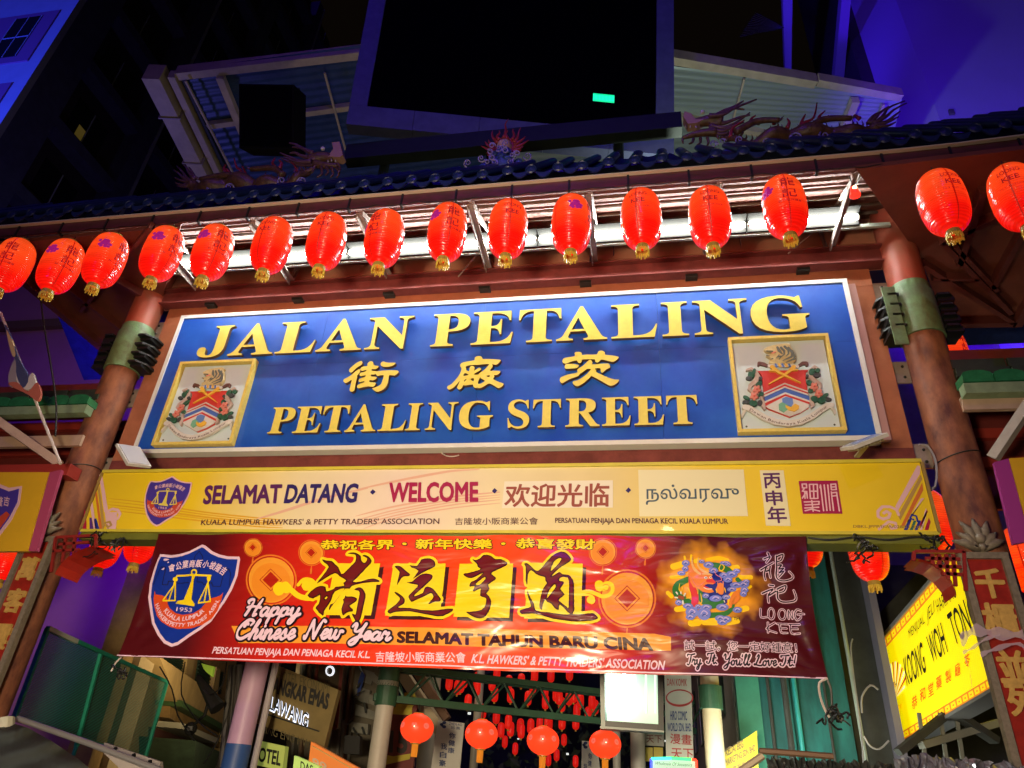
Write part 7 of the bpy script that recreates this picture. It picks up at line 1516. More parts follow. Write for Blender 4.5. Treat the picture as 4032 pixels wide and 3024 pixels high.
# tall lit box sign (white fluorescent lit)
lbx = thing('lit_box_sign', 'open white light box with bright tubes in a black frame under the banner', 'light box', PY(1365, 1500, 2.2))
F5 = Fr((0, 2.2, 0)); v5 = lambda x, y: F5.up(x*K, y*K)
def sl5(name, pts, m_, d0, d1, par=None, F=None): return MB().solid([[v5(*p) for p in pts]], F or F5, d0, d1).build(name, m_, par or lbx)
sl5('back_sheet', [(1308, 1440), (1420, 1440), (1422, 1566), (1310, 1558)], M('lit_sheet', (.6, .75, .62), .5, emit=(.50, .80, .62), es=.55), -.10, -.06)
bk = M('box_black', (.01, .012, .014), .4)
sl5('frame', [(1296, 1430), (1307, 1430), (1308, 1571), (1299, 1572)], M('box_steel', (.35, .4, .38), .4), -.15, .08); sl5('frame', [(1421, 1430), (1432, 1430), (1434, 1580), (1423, 1580)], bk, -.15, .08); sl5('frame', [(1308, 1558), (1422, 1566), (1423, 1580), (1299, 1570)], bk, -.15, .078); sl5('sill', [(1297, 1570), (1434, 1580), (1434, 1584), (1297, 1575)], M('box_steel', (.4, .4, .4)), -.15, .10)
for x, w, em_ in ((1320, 3.2, 1), (1348, 3.2, 1), (1372, 1.3, 0), (1395, 1.3, 0), (1415, 1.0, 0)):
    a, b = v5(x, 1442), v5(x+1, 1540)
    MB().tube([F5.w(a[0], a[1], .0), F5.w(b[0], b[1], .0)], .022 if em_ else .011, 8).build('tube', M('box_tube', (1, 1, 1), .4, emit=(.85, 1, .95), es=14) if em_ else M('box_tube_dim', (.9, .9, .8), .4, emit=(.9, 1, .85), es=1.1), lbx)
MB().tube([F5.w(*v5(1300, 1470), .05), F5.w(*v5(1350, 1474), .05)], .008, 5).build('wire', M('box_tube_dim', (1, 1, 1)), lbx)
# ---- free standing helper for signs on a plane facing the viewer
def sign_flat(name, label, cat, Y, pts, m_, th=.06, edge=None):
    F = Fr((0, Y, 0)); f = lambda x, y: F.up(x*K, y*K); t = thing(name, label, cat, PY(*pts[-1], Y))
    MB().solid([[f(*p) for p in pts]], F, -th, 0).build('panel', m_, t)
    if edge: MB().solid([[f(*p) for p in pts]], F.at(-th-.004), -.03, 0).build('backing', edge, t)
    return t, F, f
def words(t, F, body, a, b, c, m_, bold=.01, d=.004): o = MB(); put_text(o, body, F, a, b, c, d, bold); return o.build('lettering', m_, t)
sw = M('banner_white', (.60, .60, .56), .6, var=.08, scale=4); nv = M('banner_navy', (.02, .04, .16), .6)
for (x0, y0, x1, y1, x2, y2, x3, y3), lb_, Y in (((946, 1556, 1003, 1562, 990, 1700, 925, 1700), 'tall white hanging banner with blue Chinese characters, between the first and second round lanterns', 6.0), ((1257, 1600, 1290, 1603, 1300, 1700, 1255, 1700), 'tall white hanging banner partly hidden behind the rightmost round lantern', 9.0)):
    t, F, f = sign_flat('health_banner', lb_, 'banner', Y, [(x0, y0), (x1, y1), (x2, y2), (x3, y3)], sw, .02); t['group'] = 'tall white health banners'
    w = x1-x0
    for dx, dy, r in ((.14, 9, 4), (.24, 5, 4.5), (.24, 14, 4.5), (.18, 12, 3)): MB().flat([[f(x0+w*dx+r*math.cos(a), y0+dy+r*.8*math.sin(a)) for a in np.linspace(0, 6, 8)]], F, .004).build('logo', nv, t)
    words(t, F, 'ZHEN-AO', f(x0+w*.42, y0+10), f(x0+w*.92, y0+13), f(x0+w*.42, y0+4), nv); words(t, F, '珍奥', f(x0+w*.5, y0+19), f(x0+w*.85, y0+21), f(x0+w*.5, y0+12), nv)
    for k, ch in enumerate('你健康'): words(t, F, ch, f(x0+w*.42-k*1.2, y0+38+k*16), f(x0+w*.66-k*1.2, y0+40+k*16), f(x0+w*.43-k*1.2, y0+26+k*16), nv, .02)
    for k, ch in enumerate('我自豪'): words(t, F, ch, f(x0+w*.10-k*1.4, y0+62+k*18), f(x0+w*.34-k*1.4, y0+64+k*18), f(x0+w*.11-k*1.4, y0+49+k*18), nv, .02)
# number fifteen sign
t, F, f = sign_flat('shop_sign', 'dark red and yellow shop sign with number 15 behind the white pillar', 'sign', 5.4, [(838, 1520), (900, 1522), (893, 1660), (826, 1660)], M('sign_dark_red', (.14, .015, .01), .5))
MB().solid([[f(838, 1505), f(892, 1507), f(890, 1545), f(836, 1542)]], F, 0, .03).build('yellow_panel', M('dim_yellow', (.48, .40, .03), .5), t)
MB().solid([[f(822, 1655), f(822, 1628), f(850, 1634), f(888, 1628), f(885, 1640), f(850, 1648)]], F, 0, .02).build('yellow_curve', M('dim_yellow', (.5, .4, .03)), t)
MB().solid([[f(876, 1497), f(896, 1497), f(900, 1504), f(898, 1520), f(892, 1528), f(880, 1526), f(870, 1515)], [f(880, 1503), f(892, 1503), f(894, 1512), f(888, 1518), f(880, 1516), f(876, 1510)]], F, .03, .05).build('emblem', M('dim_yellow', (.5, .4, .03)), t)
words(t, F, '15', f(842, 1624), f(878, 1626), f(844, 1580), M('ink_black', (.01, .008, .008), .6), .04)
# comic shop signs
t, F, f = sign_flat('comic_shop_sign', 'tall white hanging sign reading HIRO COMIC WORLD SDN BHD beside the lit box', 'sign', 5.0, [(1435, 1440), (1492, 1440), (1500, 1690), (1440, 1690)], M('dull_white', (.45, .46, .40), .6, var=.1, scale=4))
words(t, F, 'DAN KOMIK', f(1441, 1481), f(1484, 1482), f(1441, 1466), M('ink_red', (.35, .03, .03), .6), .01)
MB().flat([[f(1468+30*math.cos(a), 1508+19*math.sin(a)) for a in np.linspace(0, 6.1, 24)], [f(1468+27*math.cos(a), 1507+15*math.sin(a)) for a in np.linspace(0, 6.1, 24)]], F, .004).build('ring', M('ink_red', (.35, .03, .03)), t)
words(t, F, 'HIRO COMIC', f(1448, 1555), f(1484, 1556), f(1448, 1536), nv, .02); words(t, F, 'WORLD SDN. BHD.', f(1442, 1579), f(1494, 1580), f(1442, 1562), nv, .02)
words(t, F, '漫畫', f(1448, 1606), f(1494, 1610), f(1448, 1584), M('ink_red', (.35, .03, .03))); words(t, F, '天下', f(1450, 1640), f(1498, 1642), f(1450, 1616), M('ink_red', (.35, .03, .03)))
t, F, f = sign_flat('comic_shop_sign', 'smaller white sign with red Chinese characters behind the tall comic shop sign', 'sign', 6.4, [(1390, 1560), (1434, 1562), (1434, 1612), (1392, 1610)], M('dull_white', (.4, .4, .4)))
words(t, F, '漫畫', f(1396, 1582), f(1430, 1583), f(1396, 1566), M('ink_brown', (.2, .06, .05), .6)); words(t, F, '天下', f(1396, 1604), f(1430, 1605), f(1396, 1588), M('ink_brown', (.2, .06, .05)))
for i, (a, b) in enumerate(((1394, 1410), (1412, 1432))): MB().solid([[f(a, 1614), f(b, 1615), f(b, 1645), f(a, 1644)]], F, -.05, .0).build('yellow_tag', M('dim_yellow', (.5, .4, .03)), t)
t, F, f = sign_flat('led_edge_sign', 'small glowing sign reading Wholesale Of Souvenirs with blue, green and red LED edges', 'sign', 2.6, [(1408, 1640), (1502, 1642), (1504, 1700), (1410, 1700)], M('led_sign_face', (.5, .7, .6), .5, emit=(.45, .80, .62), es=.55))
words(t, F, 'Wholesale Of Souvenirs', f(1414, 1652), f(1494, 1656), f(1416, 1645), M('sign_teal_ink', (.05, .25, .2), .5), 0); words(t, F, '& Handicrafts', f(1436, 1664), f(1494, 1667), f(1438, 1658), M('sign_teal_ink', (.05, .25, .2)), 0)
for a, b, c_ in (((1407, 1700), (1407, 1639), (.02, .05, 1)), ((1407, 1639), (1450, 1638), (.02, .9, .5)), ((1450, 1638), (1494, 1641), (.02, 1, .15)), ((1494, 1641), (1504, 1642), (1, .03, .01)), ((1504, 1642), (1506, 1700), (1, .05, .01))):
    MB().tube([F.w(*f(*a), .01), F.w(*f(*b), .01)], .016, 6).build('led_strip', M('led_strip_%d_%d' % (int(c_[0]*9), int(c_[1]*10)+int(c_[2]*10)), c_, .4, emit=c_, es=2.5), t)
t, F, f = sign_flat('bag_shop_sign', 'yellow sign reading KEDAI BEG leaning towards the street, right of the cream pillar', 'sign', 4.2, [(1565, 1625), (1635, 1578), (1640, 1700), (1565, 1700)], M('bag_yellow', (.62, .46, .02), .5, var=.15, scale=3), edge=M('sign_side', (.2, .2, .2), .5))
ib = M('ink_grey_brown', (.16, .11, .04), .6)
words(t, F, 'KEDAI BEG', f(1568, 1634), f(1606, 1614), f(1567, 1618), ib, .03); words(t, F, 'MARKETING SDN BHD', f(1568, 1655), f(1632, 1622), f(1567, 1641), ib, .03); words(t, F, '皮具有限公司', f(1572, 1674), f(1630, 1650), f(1572, 1660), ib, .02)
# ============================================================ yellow herbal shop sign (light box on the right hand shops)
kp = [(1893, 1400), (2100, 1155), (2185, 1461), (1928, 1613)]
KX = 4.9
kc = [PX(x, y, KX) for x, y in kp]
print('koong', kc)
# light box plane: find the upright plane whose top and bottom edges come out level
def fitplane(pts, Y0, lo=-110, hi=60):
    best = None
    for k in range(lo, hi+1):
        a = R_(k); F = Fr(PY(*pts[3], Y0), (math.cos(a), math.sin(a), 0))
        q = [F.up(x*K, y*K) for x, y in pts]; w = abs(q[2][0]-q[3][0]); e = abs(q[1][1]-q[0][1])/w+abs(q[2][1]-q[3][1])/w
        face = F.n.dot(Vector(ray(pts[0][0]*K, pts[0][1]*K))) < -.08 and q[1][0] > q[0][0]
        if face and (best is None or e < best[0]) and w < 9: best = (e, k, F, q)
    return best
bst = fitplane(kp, 6.6); KF, kq = bst[2], bst[3]; print('koong plane', bst[0], bst[1], kq)
kt = thing('herbal_shop_sign', 'bright yellow lit shop sign with KOONG WOH TONG lettering, right of the teal wall', 'sign', KF.o)
ky = M('lit_yellow_sheet', (.8, .65, .01), .4, emit=(1, .80, .0), es=.80)
f = lambda x, y: KF.up(x*K, y*K)
kpe = kp
MB().solid([[f(*p) for p in kpe]], KF, -.22, 0).build('light_box', ky, kt)
def lerp2(a, b, t): return (a[0]+(b[0]-a[0])*t, a[1]+(b[1]-a[1])*t)
bo = M('border_orange', (.6, .22, .02), .5, emit=(.75, .22, .01), es=.55)
def strip(e0, e1, i0, i1, nm='border'): MB().flat([[f(*e0), f(*e1), f(*i1), f(*i0)]], KF, .004).build(nm, bo, kt)
tl_, tr_, br_, bl__ = kpe
itl, itr = (tl_[0]+4, tl_[1]+20), (tr_[0]+6, tr_[1]+24); ibl, ibr = (bl__[0]-3, bl__[1]-18), (br_[0]-5, br_[1]-22)
strip(tl_, tr_, itl, itr); strip(ibl, ibr, bl__, br_); strip(tl_, bl__, (tl_[0]+4, tl_[1]), (bl__[0]+4, bl__[1]))
ky2 = M('border_yellow', (.8, .6, .02), .5, emit=(1, .68, .0), es=.75)
for (a, b, c_, d) in ((tl_, tr_, itl, itr), (ibl, ibr, bl__, br_)):
    n = 20
    for i in range(n):
        t0, t1 = (i+.12)/n, (i+.88)/n
        p = [lerp2(lerp2(a, b, t), lerp2(c_, d, t), s) for t, s in ((t0, .2), (t1, .2), (t1, .8), (t0, .8))]
        h = [lerp2(lerp2(a, b, t), lerp2(c_, d, t), s) for t, s in (((t0*2+t1)/3, .42), ((t0+t1*2)/3, .42), ((t0+t1*2)/3, .6), ((t0*2+t1)/3, .6))]
        MB().flat([[f(*q) for q in p], [f(*q) for q in h]], KF, .008).build('fret_mark', ky2, kt)
ink = M('ink_black', (.01, .008, .008)); zK = lambda x, y: KF.up(3430+x*.45192, 2200+y*.45192)
def kw(body, a, b, c, m_, bold=.0): o = MB(); put_text(o, body, KF, zK(*a), zK(*b), zK(*c), .012, bold); o.build('lettering', m_, kt)
kw('MENJUAL', (345, 720), (482, 585), (328, 622), ink); kw('JELI', (500, 590), (565, 500), (488, 450), ink); kw('HARIMAU', (592, 478), (760, 330), (566, 365), ink)
kw('KOONG', (320, 1110), (490, 985), (285, 870), ink, .012); kw('WOH', (545, 920), (680, 810), (487, 680), ink, .012); kw('TONG', (742, 755), (960, 590), (668, 490), ink, .012)
ko = M('ink_orange', (.7, .12, .01), .5, emit=(.8, .10, .0), es=.5)
for ch, x, y in zip('恭和堂藥製龜苓', (385, 455, 527, 598, 680, 762, 846), (1260, 1195, 1150, 1090, 1035, 975, 900)):
    kw(ch, (x-20, y+62), (x+28, y+30), (x-26, y-50), ko, .015)
# fan emblem
for k in range(13):
    a0, a1 = 2.75-k*.19, 2.75-k*.19-.10; c = (215, 1215)
    pts = [(c[0]+r*.46*math.cos(a)-8*math.sin(a)*0, c[1]-r*1.28*math.sin(a)) for a, r in ((a0, 30), (a0, 250 if k not in (0, 12) else 200), (a1, 250 if k not in (0, 12) else 200), (a1, 30))]
    MB().flat([[zK(*p) for p in pts]], KF, .010).build('fan_rib', M('fan_white', (.8, .78, .6), .5, emit=(.9, .85, .6), es=.6) if k % 2 == 0 else M('fan_red', (.5, .06, .02), .5, emit=(.6, .06, .01), es=.5), kt)
kw('恭和堂', (212, 1330), (275, 1300), (212, 1290), ko); kw('TH', (200, 1130), (232, 1112), (196, 1082), ink)
MB().solid([[f(*p) for p in ((1891, 1401), (2100, 1154), (2098, 1147), (1889, 1393))]], KF, -.24, .02).build('box_rim', M('sign_side', (.2, .2, .2)), kt); MB().solid([[f(*p) for p in ((1928, 1614), (2185, 1462), (2187, 1470), (1930, 1621))]], KF, -.24, .02).build('box_rim', M('sign_side', (.2, .2, .2)), kt)
# ============================================================ teal wall and grey walls on the right
teal = M('teal_wall', (.008, .15, .145), .7, var=.6, scale=2.2, bump=.2, bscale=6, stretch=(2, 2, .5)); gw = M('grey_plaster', (.22, .23, .20), .8, var=.3, scale=2); dgw = M('dark_plaster', (.05, .055, .05), .85, var=.4, scale=3)
tb = thing('teal_building', 'teal painted shop wall with pipes behind the right end of the banner', 'building', PY(1720, 1659, 5))
xa = PY(1640, 1500, 5).x; xb = PY(1830, 1500, 5).x
MB().bb((xa, 5, 0), (xb, 5.3, 9)).build('wall', teal, tb); MB().bb((xa-.35, 4.9, 0), (xa-.005, 5.1, 9)).build('green_edge', M('teal_light', (.05, .30, .20), .7, var=.3, scale=3), tb)
for x, r, m_ in ((1690, .05, dgw), (1697, .03, teal), (1712, .035, M('pipe_teal', (.02, .30, .30), .4)), (1775, .02, dgw), (1838, .03, M('pipe_pale', (.30, .36, .32), .5)), (1655, .025, dgw)):
    p = PY(x, 1450, 4.9); MB().tube([(p.x, 4.9, 0), (p.x, 4.9, 9)], r, 8).build('pipe', m_, tb)
rs = thing('right_shophouse', 'grey plastered shophouse with dark recesses behind the herbal shop sign', 'building', PY(1900, 1659, 6))
MB().bb((xb+.005, 5.2, 0), (xb+.55, 5.6, 12)).build('wall', dgw, rs)
MB().bb((xb+.555, 4.9, 0), (xb+.66, 5.6, 12)).build('wall_return', M('grey_violet', (.16, .15, .20), .8), rs)
MB().bb((xb+.6, 9.4, 6.6), (16, 9.8, 14)).build('upper_wall', gw, rs); MB().bb((xb+.6, 9.2, 0), (16, 9.3, 6.6)).build('lower_wall', dgw, rs)
a, b = PY(1760, 1500, 5.9), PY(2000, 1180, 5.9); MB().beam(PY(1872, 1400, 7.0), PY(2062, 1200, 5.6), .3, .35).build('sloping_eave', dgw, rs)
for i, (x0, y0, x1, y1) in enumerate(((1940, 1625, 2100, 1500), (1990, 1610, 2160, 1560), (2060, 1540, 2150, 1600))): MB().beam(PY(x0, y0, 3), PY(x1, y1, 3.2), .14, .08).build('ledge', gw if i % 2 else dgw, rs)
for x in (1985, 2030, 2065): MB().beam(PY(x, 1540, 3.1), PY(x+14, 1640, 3.1), .04, .04).build('window_bar', gw, rs)
cable('thin pale conduit dropping beside the teal wall', [tuple(PY(x, y, 4.6)) for x, y in ((1842, 1380), (1838, 1400), (1844, 1460), (1858, 1560), (1865, 1640), (1866, 1680))], .012, M('grey_pipe', (.3, .3, .3)))
cable('white cable looping from the wall up to the herbal shop sign', [tuple(PY(x, y, 3.6)) for x, y in ((1866, 1590), (1880, 1612), (1900, 1618), (1920, 1600))], .012, M('grey_pipe', (.3, .3, .3)))
cable('bent pale conduit between the teal wall and the herbal shop sign', [tuple(PY(x, y, 4.2)) for x, y in ((1862, 1540), (1862, 1505), (1880, 1480), (1897, 1490))], .014, M('grey_pipe', (.3, .3, .3)))
# middle shophouse right of the cream pillar (street facade)
ms = thing('far_right_shophouse', 'pale grey shophouse receding along the right side of the street', 'building', (4.2, 9, 0))
MB().bb((3.3, 5.6, 0), (3.6, 20, 8.5)).build('street_wall', M('pale_plaster', (.34, .35, .28), .8, var=.2, scale=1.5), ms)
for i in range(4): 
    w = MB().bb((3.26, 7+i*3.0, 3.2), (3.30, 8.4+i*3.0, 4.8)).build('window', M('dark_green_glass', (.02, .05, .04), .3), ms); MB().bb((3.24, 7.65+i*3, 3.2), (3.27, 7.75+i*3, 4.8)).build('window_frame', wp, w)
MB().bb((2.9, 5.6, 5.4), (3.3, 20, 5.6)).build('ledge', M('pale_plaster', (.3, .3, .3)), ms)
# ============================================================ left street facade
ls = thing('left_shophouse', 'ochre yellow shophouse with green shutters receding along the left side of the street', 'building', (-6, 8, 0))
LX = -5.6; och = M('ochre_plaster', (.34, .22, .08), .8, var=.45, scale=2.5, bump=.2); grn = M('green_shutter', (.015, .05, .03), .6, var=.3, scale=8)
och2 = M('ochre_light', (.46, .33, .14), .8, var=.3, scale=2)
AF = Fr(PY(345, 1519, 8.0), (math.sin(R_(-21)), math.cos(R_(-21)), 0)); fa = lambda x, y: AF.up(x*K, y*K)
def fq(name, pts, d0, d1, m_, par=None): return MB().solid([[fa(*p_) for p_ in pts]], AF, d0, d1).build(name, m_, par or ls)
u0 = fa(240, 1500)[0]; u1 = fa(494, 1500)[0]
MB().solid([[(u0, -4.5), (u1, -4.5), (u1, 6), (u0, 6)]], AF, -.4, 0).build('street_wall', och, ls)
fq('parapet', [(290, 1412), (484, 1533), (479, 1586), (335, 1512)], .004, .45, och2)
fq('green_ledge', [(335, 1508), (482, 1583), (480, 1595), (335, 1522)], .0, .55, M('green_trim_dark', (.05, .11, .04), .6)); fq('ledge', [(335, 1523), (480, 1597), (470, 1625), (335, 1548)], 0, .30, och)
fq('pale_ledge', [(330, 1556), (425, 1592), (420, 1603), (330, 1569)], 0, .6, M('pale_trim', (.42, .42, .34), .7)); fq('dark_awning', [(300, 1590), (500, 1660), (500, 1720), (300, 1720)], 0, 1.1, M('awning_green', (.03, .06, .035), .7, var=.5, scale=6))
fq('shopfront', [(320, 1570), (480, 1625), (480, 1672), (320, 1600)], .0, .10, M('maroon_shopfront', (.07, .022, .02), .7, var=.4, scale=2))
for pts in ([(355, 1405), (393, 1426), (386, 1473), (351, 1452)], [(427, 1425), (456, 1442), (442, 1508), (417, 1493)], [(466, 1445), (480, 1452), (474, 1500), (462, 1494)]):
    w = fq('shutter', pts, .002, .03, grn); q = MB()
    for k in range(9):
        a, b = lerp2(pts[0], pts[3], (k+.5)/9), lerp2(pts[1], pts[2], (k+.5)/9); q.beam(AF.w(*fa(*a), .04), AF.w(*fa(*b), .04), .04, .03)
    q.build('louvres', grn, w)
for pts in ([(394, 1405), (410, 1415), (398, 1480), (386, 1473)], [(458, 1440), (466, 1446), (458, 1510), (446, 1504)]): fq('pilaster', pts, 0, .14, och2)
for i, (y0, y1) in enumerate(((1582, 1590), (1592, 1600), (1602, 1640))): fq('cornice_block', [(452, y0), (484+3*(2-i), y0+14), (480, y1+14), (450, y1)], .0, .55+.1*(2-i), och2)
for i, pts in enumerate(([(345, 1440), (372, 1490), (384, 1545), (420, 1600)], [(400, 1430), (392, 1500), (430, 1560), (470, 1590)], [(490, 1430), (480, 1480), (455, 1500), (440, 1490)], [(500, 1440), (498, 1520), (470, 1600), (440, 1650)])):
    cable(('thin', 'slack', 'curled', 'long')[i]+' black wire loose on the ochre facade', [tuple(PY(x, y, 3.4)) for x, y in pts], .010)
for i, (xt, xb_, r) in enumerate(((500, 478, .05), (508, 492, .03), (516, 500, .06))):
    tag(MB().tube([PY(xt, 1437, 3.9), PY(xb_, 1659, 3.9)], r, 8).build('drain_pipe', M('pipe_dark', (.05, .045, .035), .6)), ('left', 'middle', 'right')[i]+' dark drain pipe between the ochre facade and the violet pillar', 'pipe')
MB().bb((PY(492, 1550, 4.3).x, 4.3, 0), (PY(570, 1550, 4.3).x, 4.5, 9)).build('dark_return', M('night_recess', (.015, .014, .012), .9), ls)
lf = thing('left_far_building', 'white panelled building with rails and ladders beyond the hotel signs', 'building', (-5.2, 17, 0))

BWf = Fr((0, 6.0, 0)); fw = lambda x, y: BWf.up(x*K, y*K)
def wq(name, pts, m_, d0=-.05, d1=0): return MB().solid([[fw(*p_) for p_ in pts]], BWf, d0, d1).build(name, m_, lf)
wp2 = M('white_panel', (.24, .24, .20), .7, var=.4, scale=4)
wq('front_wall', [(640, 1400), (860, 1400), (840, 1700), (600, 1700)], M('far_panel', (.15, .13, .09), .8, var=.5, scale=3), -.2, -.1)
for i, (a, b) in enumerate(((746, 735), (758, 750), (652, 640), (665, 655), (690, 684), (703, 700), (716, 712))): wq('mullion', [(a, 1437), (a+5, 1437), (b+5-16, 1700), (b-16, 1700)], M('rust_brown', (.16, .09, .05)) if i % 2 else wp2, -.099, .03*(i % 3)+.01)
for i, pts in enumerate(([(778, 1442), (806, 1452), (800, 1478), (775, 1470)], [(806, 1455), (835, 1478), (830, 1490), (803, 1470)], [(770, 1480), (800, 1492), (796, 1520), (766, 1512)], [(800, 1500), (826, 1512), (822, 1530), (798, 1520)], [(772, 1522), (815, 1540), (812, 1556), (770, 1546)], [(760, 1560), (800, 1566), (798, 1588), (758, 1582)])):
    wq('torn_panel', pts, wp2, -.09+.02*i, -.04+.03*i)
wq('blue_rag', [(788, 1452), (794, 1462), (784, 1500), (778, 1506), (780, 1475)], M('rag_blue', (.02, .05, .25), .8), .14, .16)
for i, y in enumerate((1562, 1592, 1622)): wq('ladder_rung', [(740, y), (760, y+2), (759, y+5), (739, y+3)], wp2, .02, .05)
for i, pts in enumerate(([(742, 1555), (748, 1556), (738, 1700), (732, 1700)], [(757, 1557), (762, 1558), (754, 1700), (748, 1700)])): wq('ladder_rail', pts, wp2, .02, .06)
for i in range(12): 
    x, y = random.uniform(765, 840), random.uniform(1440, 1600); lf_ = MB().beam(BWf.w(*fw(x, y), .2), BWf.w(*fw(x+random.uniform(-12, 14), y+random.uniform(4, 22)), .25), .025, .02).build('bracket_bar', M('bar_dark', (.03, .035, .03), .6), lf)
def side_sign(name, label, pts, X, m_, texts, cat='sign', edge=None, Y=None):
    F = Fr(PX(*pts[3], X), (0, 1, 0)) if Y is None else Fr((0, Y, 0)); f = lambda x, y: F.up(x*K, y*K)
    t = thing(name, label, cat, F.o if Y is None else PY(*pts[3], Y))
    MB().solid([[f(*p) for p in pts]], F, -.12, 0).build('panel', m_, t)
    MB().flat([[f(*p) for p in pts]], F, -.12).build('back', m_, t)
    for body, a, b, c, mm, bo_ in texts:
        o = MB(); put_text(o, body, F, f(*a), f(*b), f(*c), .02, bo_); o.build('lettering', mm, t)
    return t, F, f
letk = M('letter_black', (.012, .012, .01), .5); lith = M('letter_halo', (.7, .75, .9), .5, emit=(.75, .82, 1), es=1.6)
t, F, f = side_sign('hotel_board', 'dull ochre hotel board with raised dark lettering lit from behind, left of the street', [(598, 1437), (731, 1490), (700, 1614), (545, 1560)], 0, M('board_ochre', (.22, .16, .05), .6, var=.3, scale=3), [
    ('HOTEL EKONOMI', (600, 1468), (712, 1500), (602, 1447), M('faint_ink', (.10, .08, .03), .6), .0), ('SANGKAR EMAS', (582, 1492), (708, 1532), (588, 1462), letk, .05), ('KING ENG HWA', (565, 1582), (680, 1620), (568, 1565), M('faint_ink', (.1, .1, .1)), 0)], Y=3.4)
o = MB(); put_text(o, 'LAWANG', F, f(584, 1534), f(664, 1572), f(588, 1506), .012, .05); o.build('lettering_glow', lith, t); o = MB(); put_text(o, 'LAWANG', F, f(586, 1533), f(666, 1571), f(590, 1505), .05, .01); o.build('lettering', letk, t)
MB().beam(F.w(*f(568, 1540), .01), F.w(*f(690, 1580), .01), .03, .02).build('groove', letk, t)
t, F, f = side_sign('hotel_sign', 'narrow brown vertical HOTEL sign with glowing letters, left of the white pillar', [(688, 1425), (740, 1430), (727, 1573), (672, 1566)], 0, M('sign_brown', (.07, .05, .02), .6, var=.3), [('Y', (700, 1400), (718, 1400), (701, 1380), letk, .02)], Y=5.0)
for ch, x, y, h in (('O', 713, 1459, 20), ('T', 708, 1484, 18), ('E', 707, 1508, 18), ('L', 703, 1534, 26)):
    if ch in 'OEL' : 
        o = MB(); put_text(o, ch, F, f(x-9, y), f(x+9, y+1), f(x-8, y-h), .01, .05); o.build('letter_glow', M('letter_white', (.8, .8, .8), .5, emit=(.9, .93, 1), es=1.0), t)
    o = MB(); put_text(o, ch, F, f(x-6, y-2), f(x+6, y-1), f(x-5.5, y-h+3), .03, 0); o.build('letter', letk, t)
for a, b in (((688, 1425), (672, 1566)), ((740, 1430), (727, 1573)), ((672, 1566), (727, 1573))): MB().beam(F.w(*f(*a), .01), F.w(*f(*b), .01), .03, .05).build('rim', M('rim_red', (.16, .03, .02), .5), t)
side_sign('hotel_sign', 'yellow green HOTEL sign low between the violet pillar and the orange sign', [(560, 1600), (616, 1612), (610, 1665), (550, 1652)], 0, M('lime_sheet', (.42, .50, .12), .5, emit=(.4, .5, .1), es=.25), [('HOTEL', (545, 1641), (606, 1654), (549, 1612), letk, .03)], Y=3.2)
side_sign('shop_sign', 'bright lime sign at the bottom edge next to the orange sign', [(636, 1632), (690, 1655), (685, 1700), (628, 1700)], 0, M('lime_sheet2', (.55, .75, .20), .5, emit=(.5, .8, .2), es=.35), [('DAS', (650, 1664), (676, 1674), (651, 1644), letk, .01)], Y=3.0)
t, F, f = side_sign('food_sign', 'orange shop sign sloping down to the right at the bottom edge', [(672, 1602), (790, 1668), (780, 1720), (660, 1700)], 0, M('orange_sheet', (.75, .22, .04), .5, emit=(.8, .22, .04), es=.3), [('99', (675, 1654), (705, 1668), (677, 1636), M('pale_pink', (.7, .5, .4), .5), .02)], Y=3.1)
MB().beam(F.w(*f(676, 1612), .01), F.w(*f(786, 1674), .01), .03, .01).build('stripe', M('pale_yellow_stripe', (.75, .55, .2), .5), t)
t, F, f = side_sign('air_unit', 'dark box hanging below the vertical hotel sign', [(672, 1575), (712, 1578), (706, 1614), (668, 1610)], 0, M('unit_dark', (.03, .035, .03), .6), [], 'box', Y=5.2)
t, F, f = side_sign('air_unit', 'black box on the white building left of the white pillar', [(744, 1588), (778, 1590), (776, 1630), (742, 1628)], 0, M('unit_black', (.01, .01, .01), .6), [], 'box', Y=4.9)
# security camera and lamp on a bracket
sc_ = thing('street_camera', 'dark bullet shaped camera on a bent bracket under the left part of the banner', 'camera', PY(440, 1500, 3.6))
MB().tube([PY(428, 1462, 3.6), PY(470, 1530, 3.6)], [.05, .12], 10).build('body', letk, sc_); MB().tube([PY(412, 1572, 3.8), PY(442, 1545, 3.7), PY(452, 1510, 3.6)], .025, 6).build('arm', letk, sc_); MB().ball(PY(412, 1574, 3.8), .10, 8).build('base', letk, sc_)
tag(MB().solid([[Fr((0, 4, 0)).up(x*K, y*K) for x, y in ((435, 1433), (462, 1440), (458, 1462), (446, 1452), (440, 1445))]], Fr((0, 4, 0)), -.05, 0).build('green_bunting', M('lime_bunting', (.4, .6, .05), .6, emit=(.4, .6, .05), es=.3)), 'scrap of lime green bunting peeking below the banner on the left', 'bunting')
# ============================================================ green mesh screen, left foreground
mp_ = [(103, 1357), (361, 1473), (313, 1640), (30, 1552)]
MF = Fr(PY(30, 1552, .9), (math.sin(R_(-12)), math.cos(R_(-12)), 0))
ms_ = thing('mesh_screen', 'green mesh screen in a green frame standing in front of the left shophouse', 'screen', MF.o)
fm = lambda x, y: MF.up(x*K, y*K); gf = M('green_frame', (.02, .34, .22), .4, var=.2, scale=8)
def fbar(a, b, w=.05, m_=None): return MB().beam(MF.w(*fm(*a), 0), MF.w(*fm(*b), 0), w, w).build('frame_bar', m_ or gf, ms_)
c4 = mp_; fbar(c4[0], c4[1]); fbar(c4[1], c4[2]); fbar(c4[2], c4[3]); fbar(c4[3], c4[0]); fbar((218, 1410), (165, 1612)); fbar(c4[0], (165, 1386), .055, M('frame_highlight', (.5, .55, .48), .4)); fbar((165, 1612), (158, 1632), .04)  # pale bar over the top left rail is a painted highlight
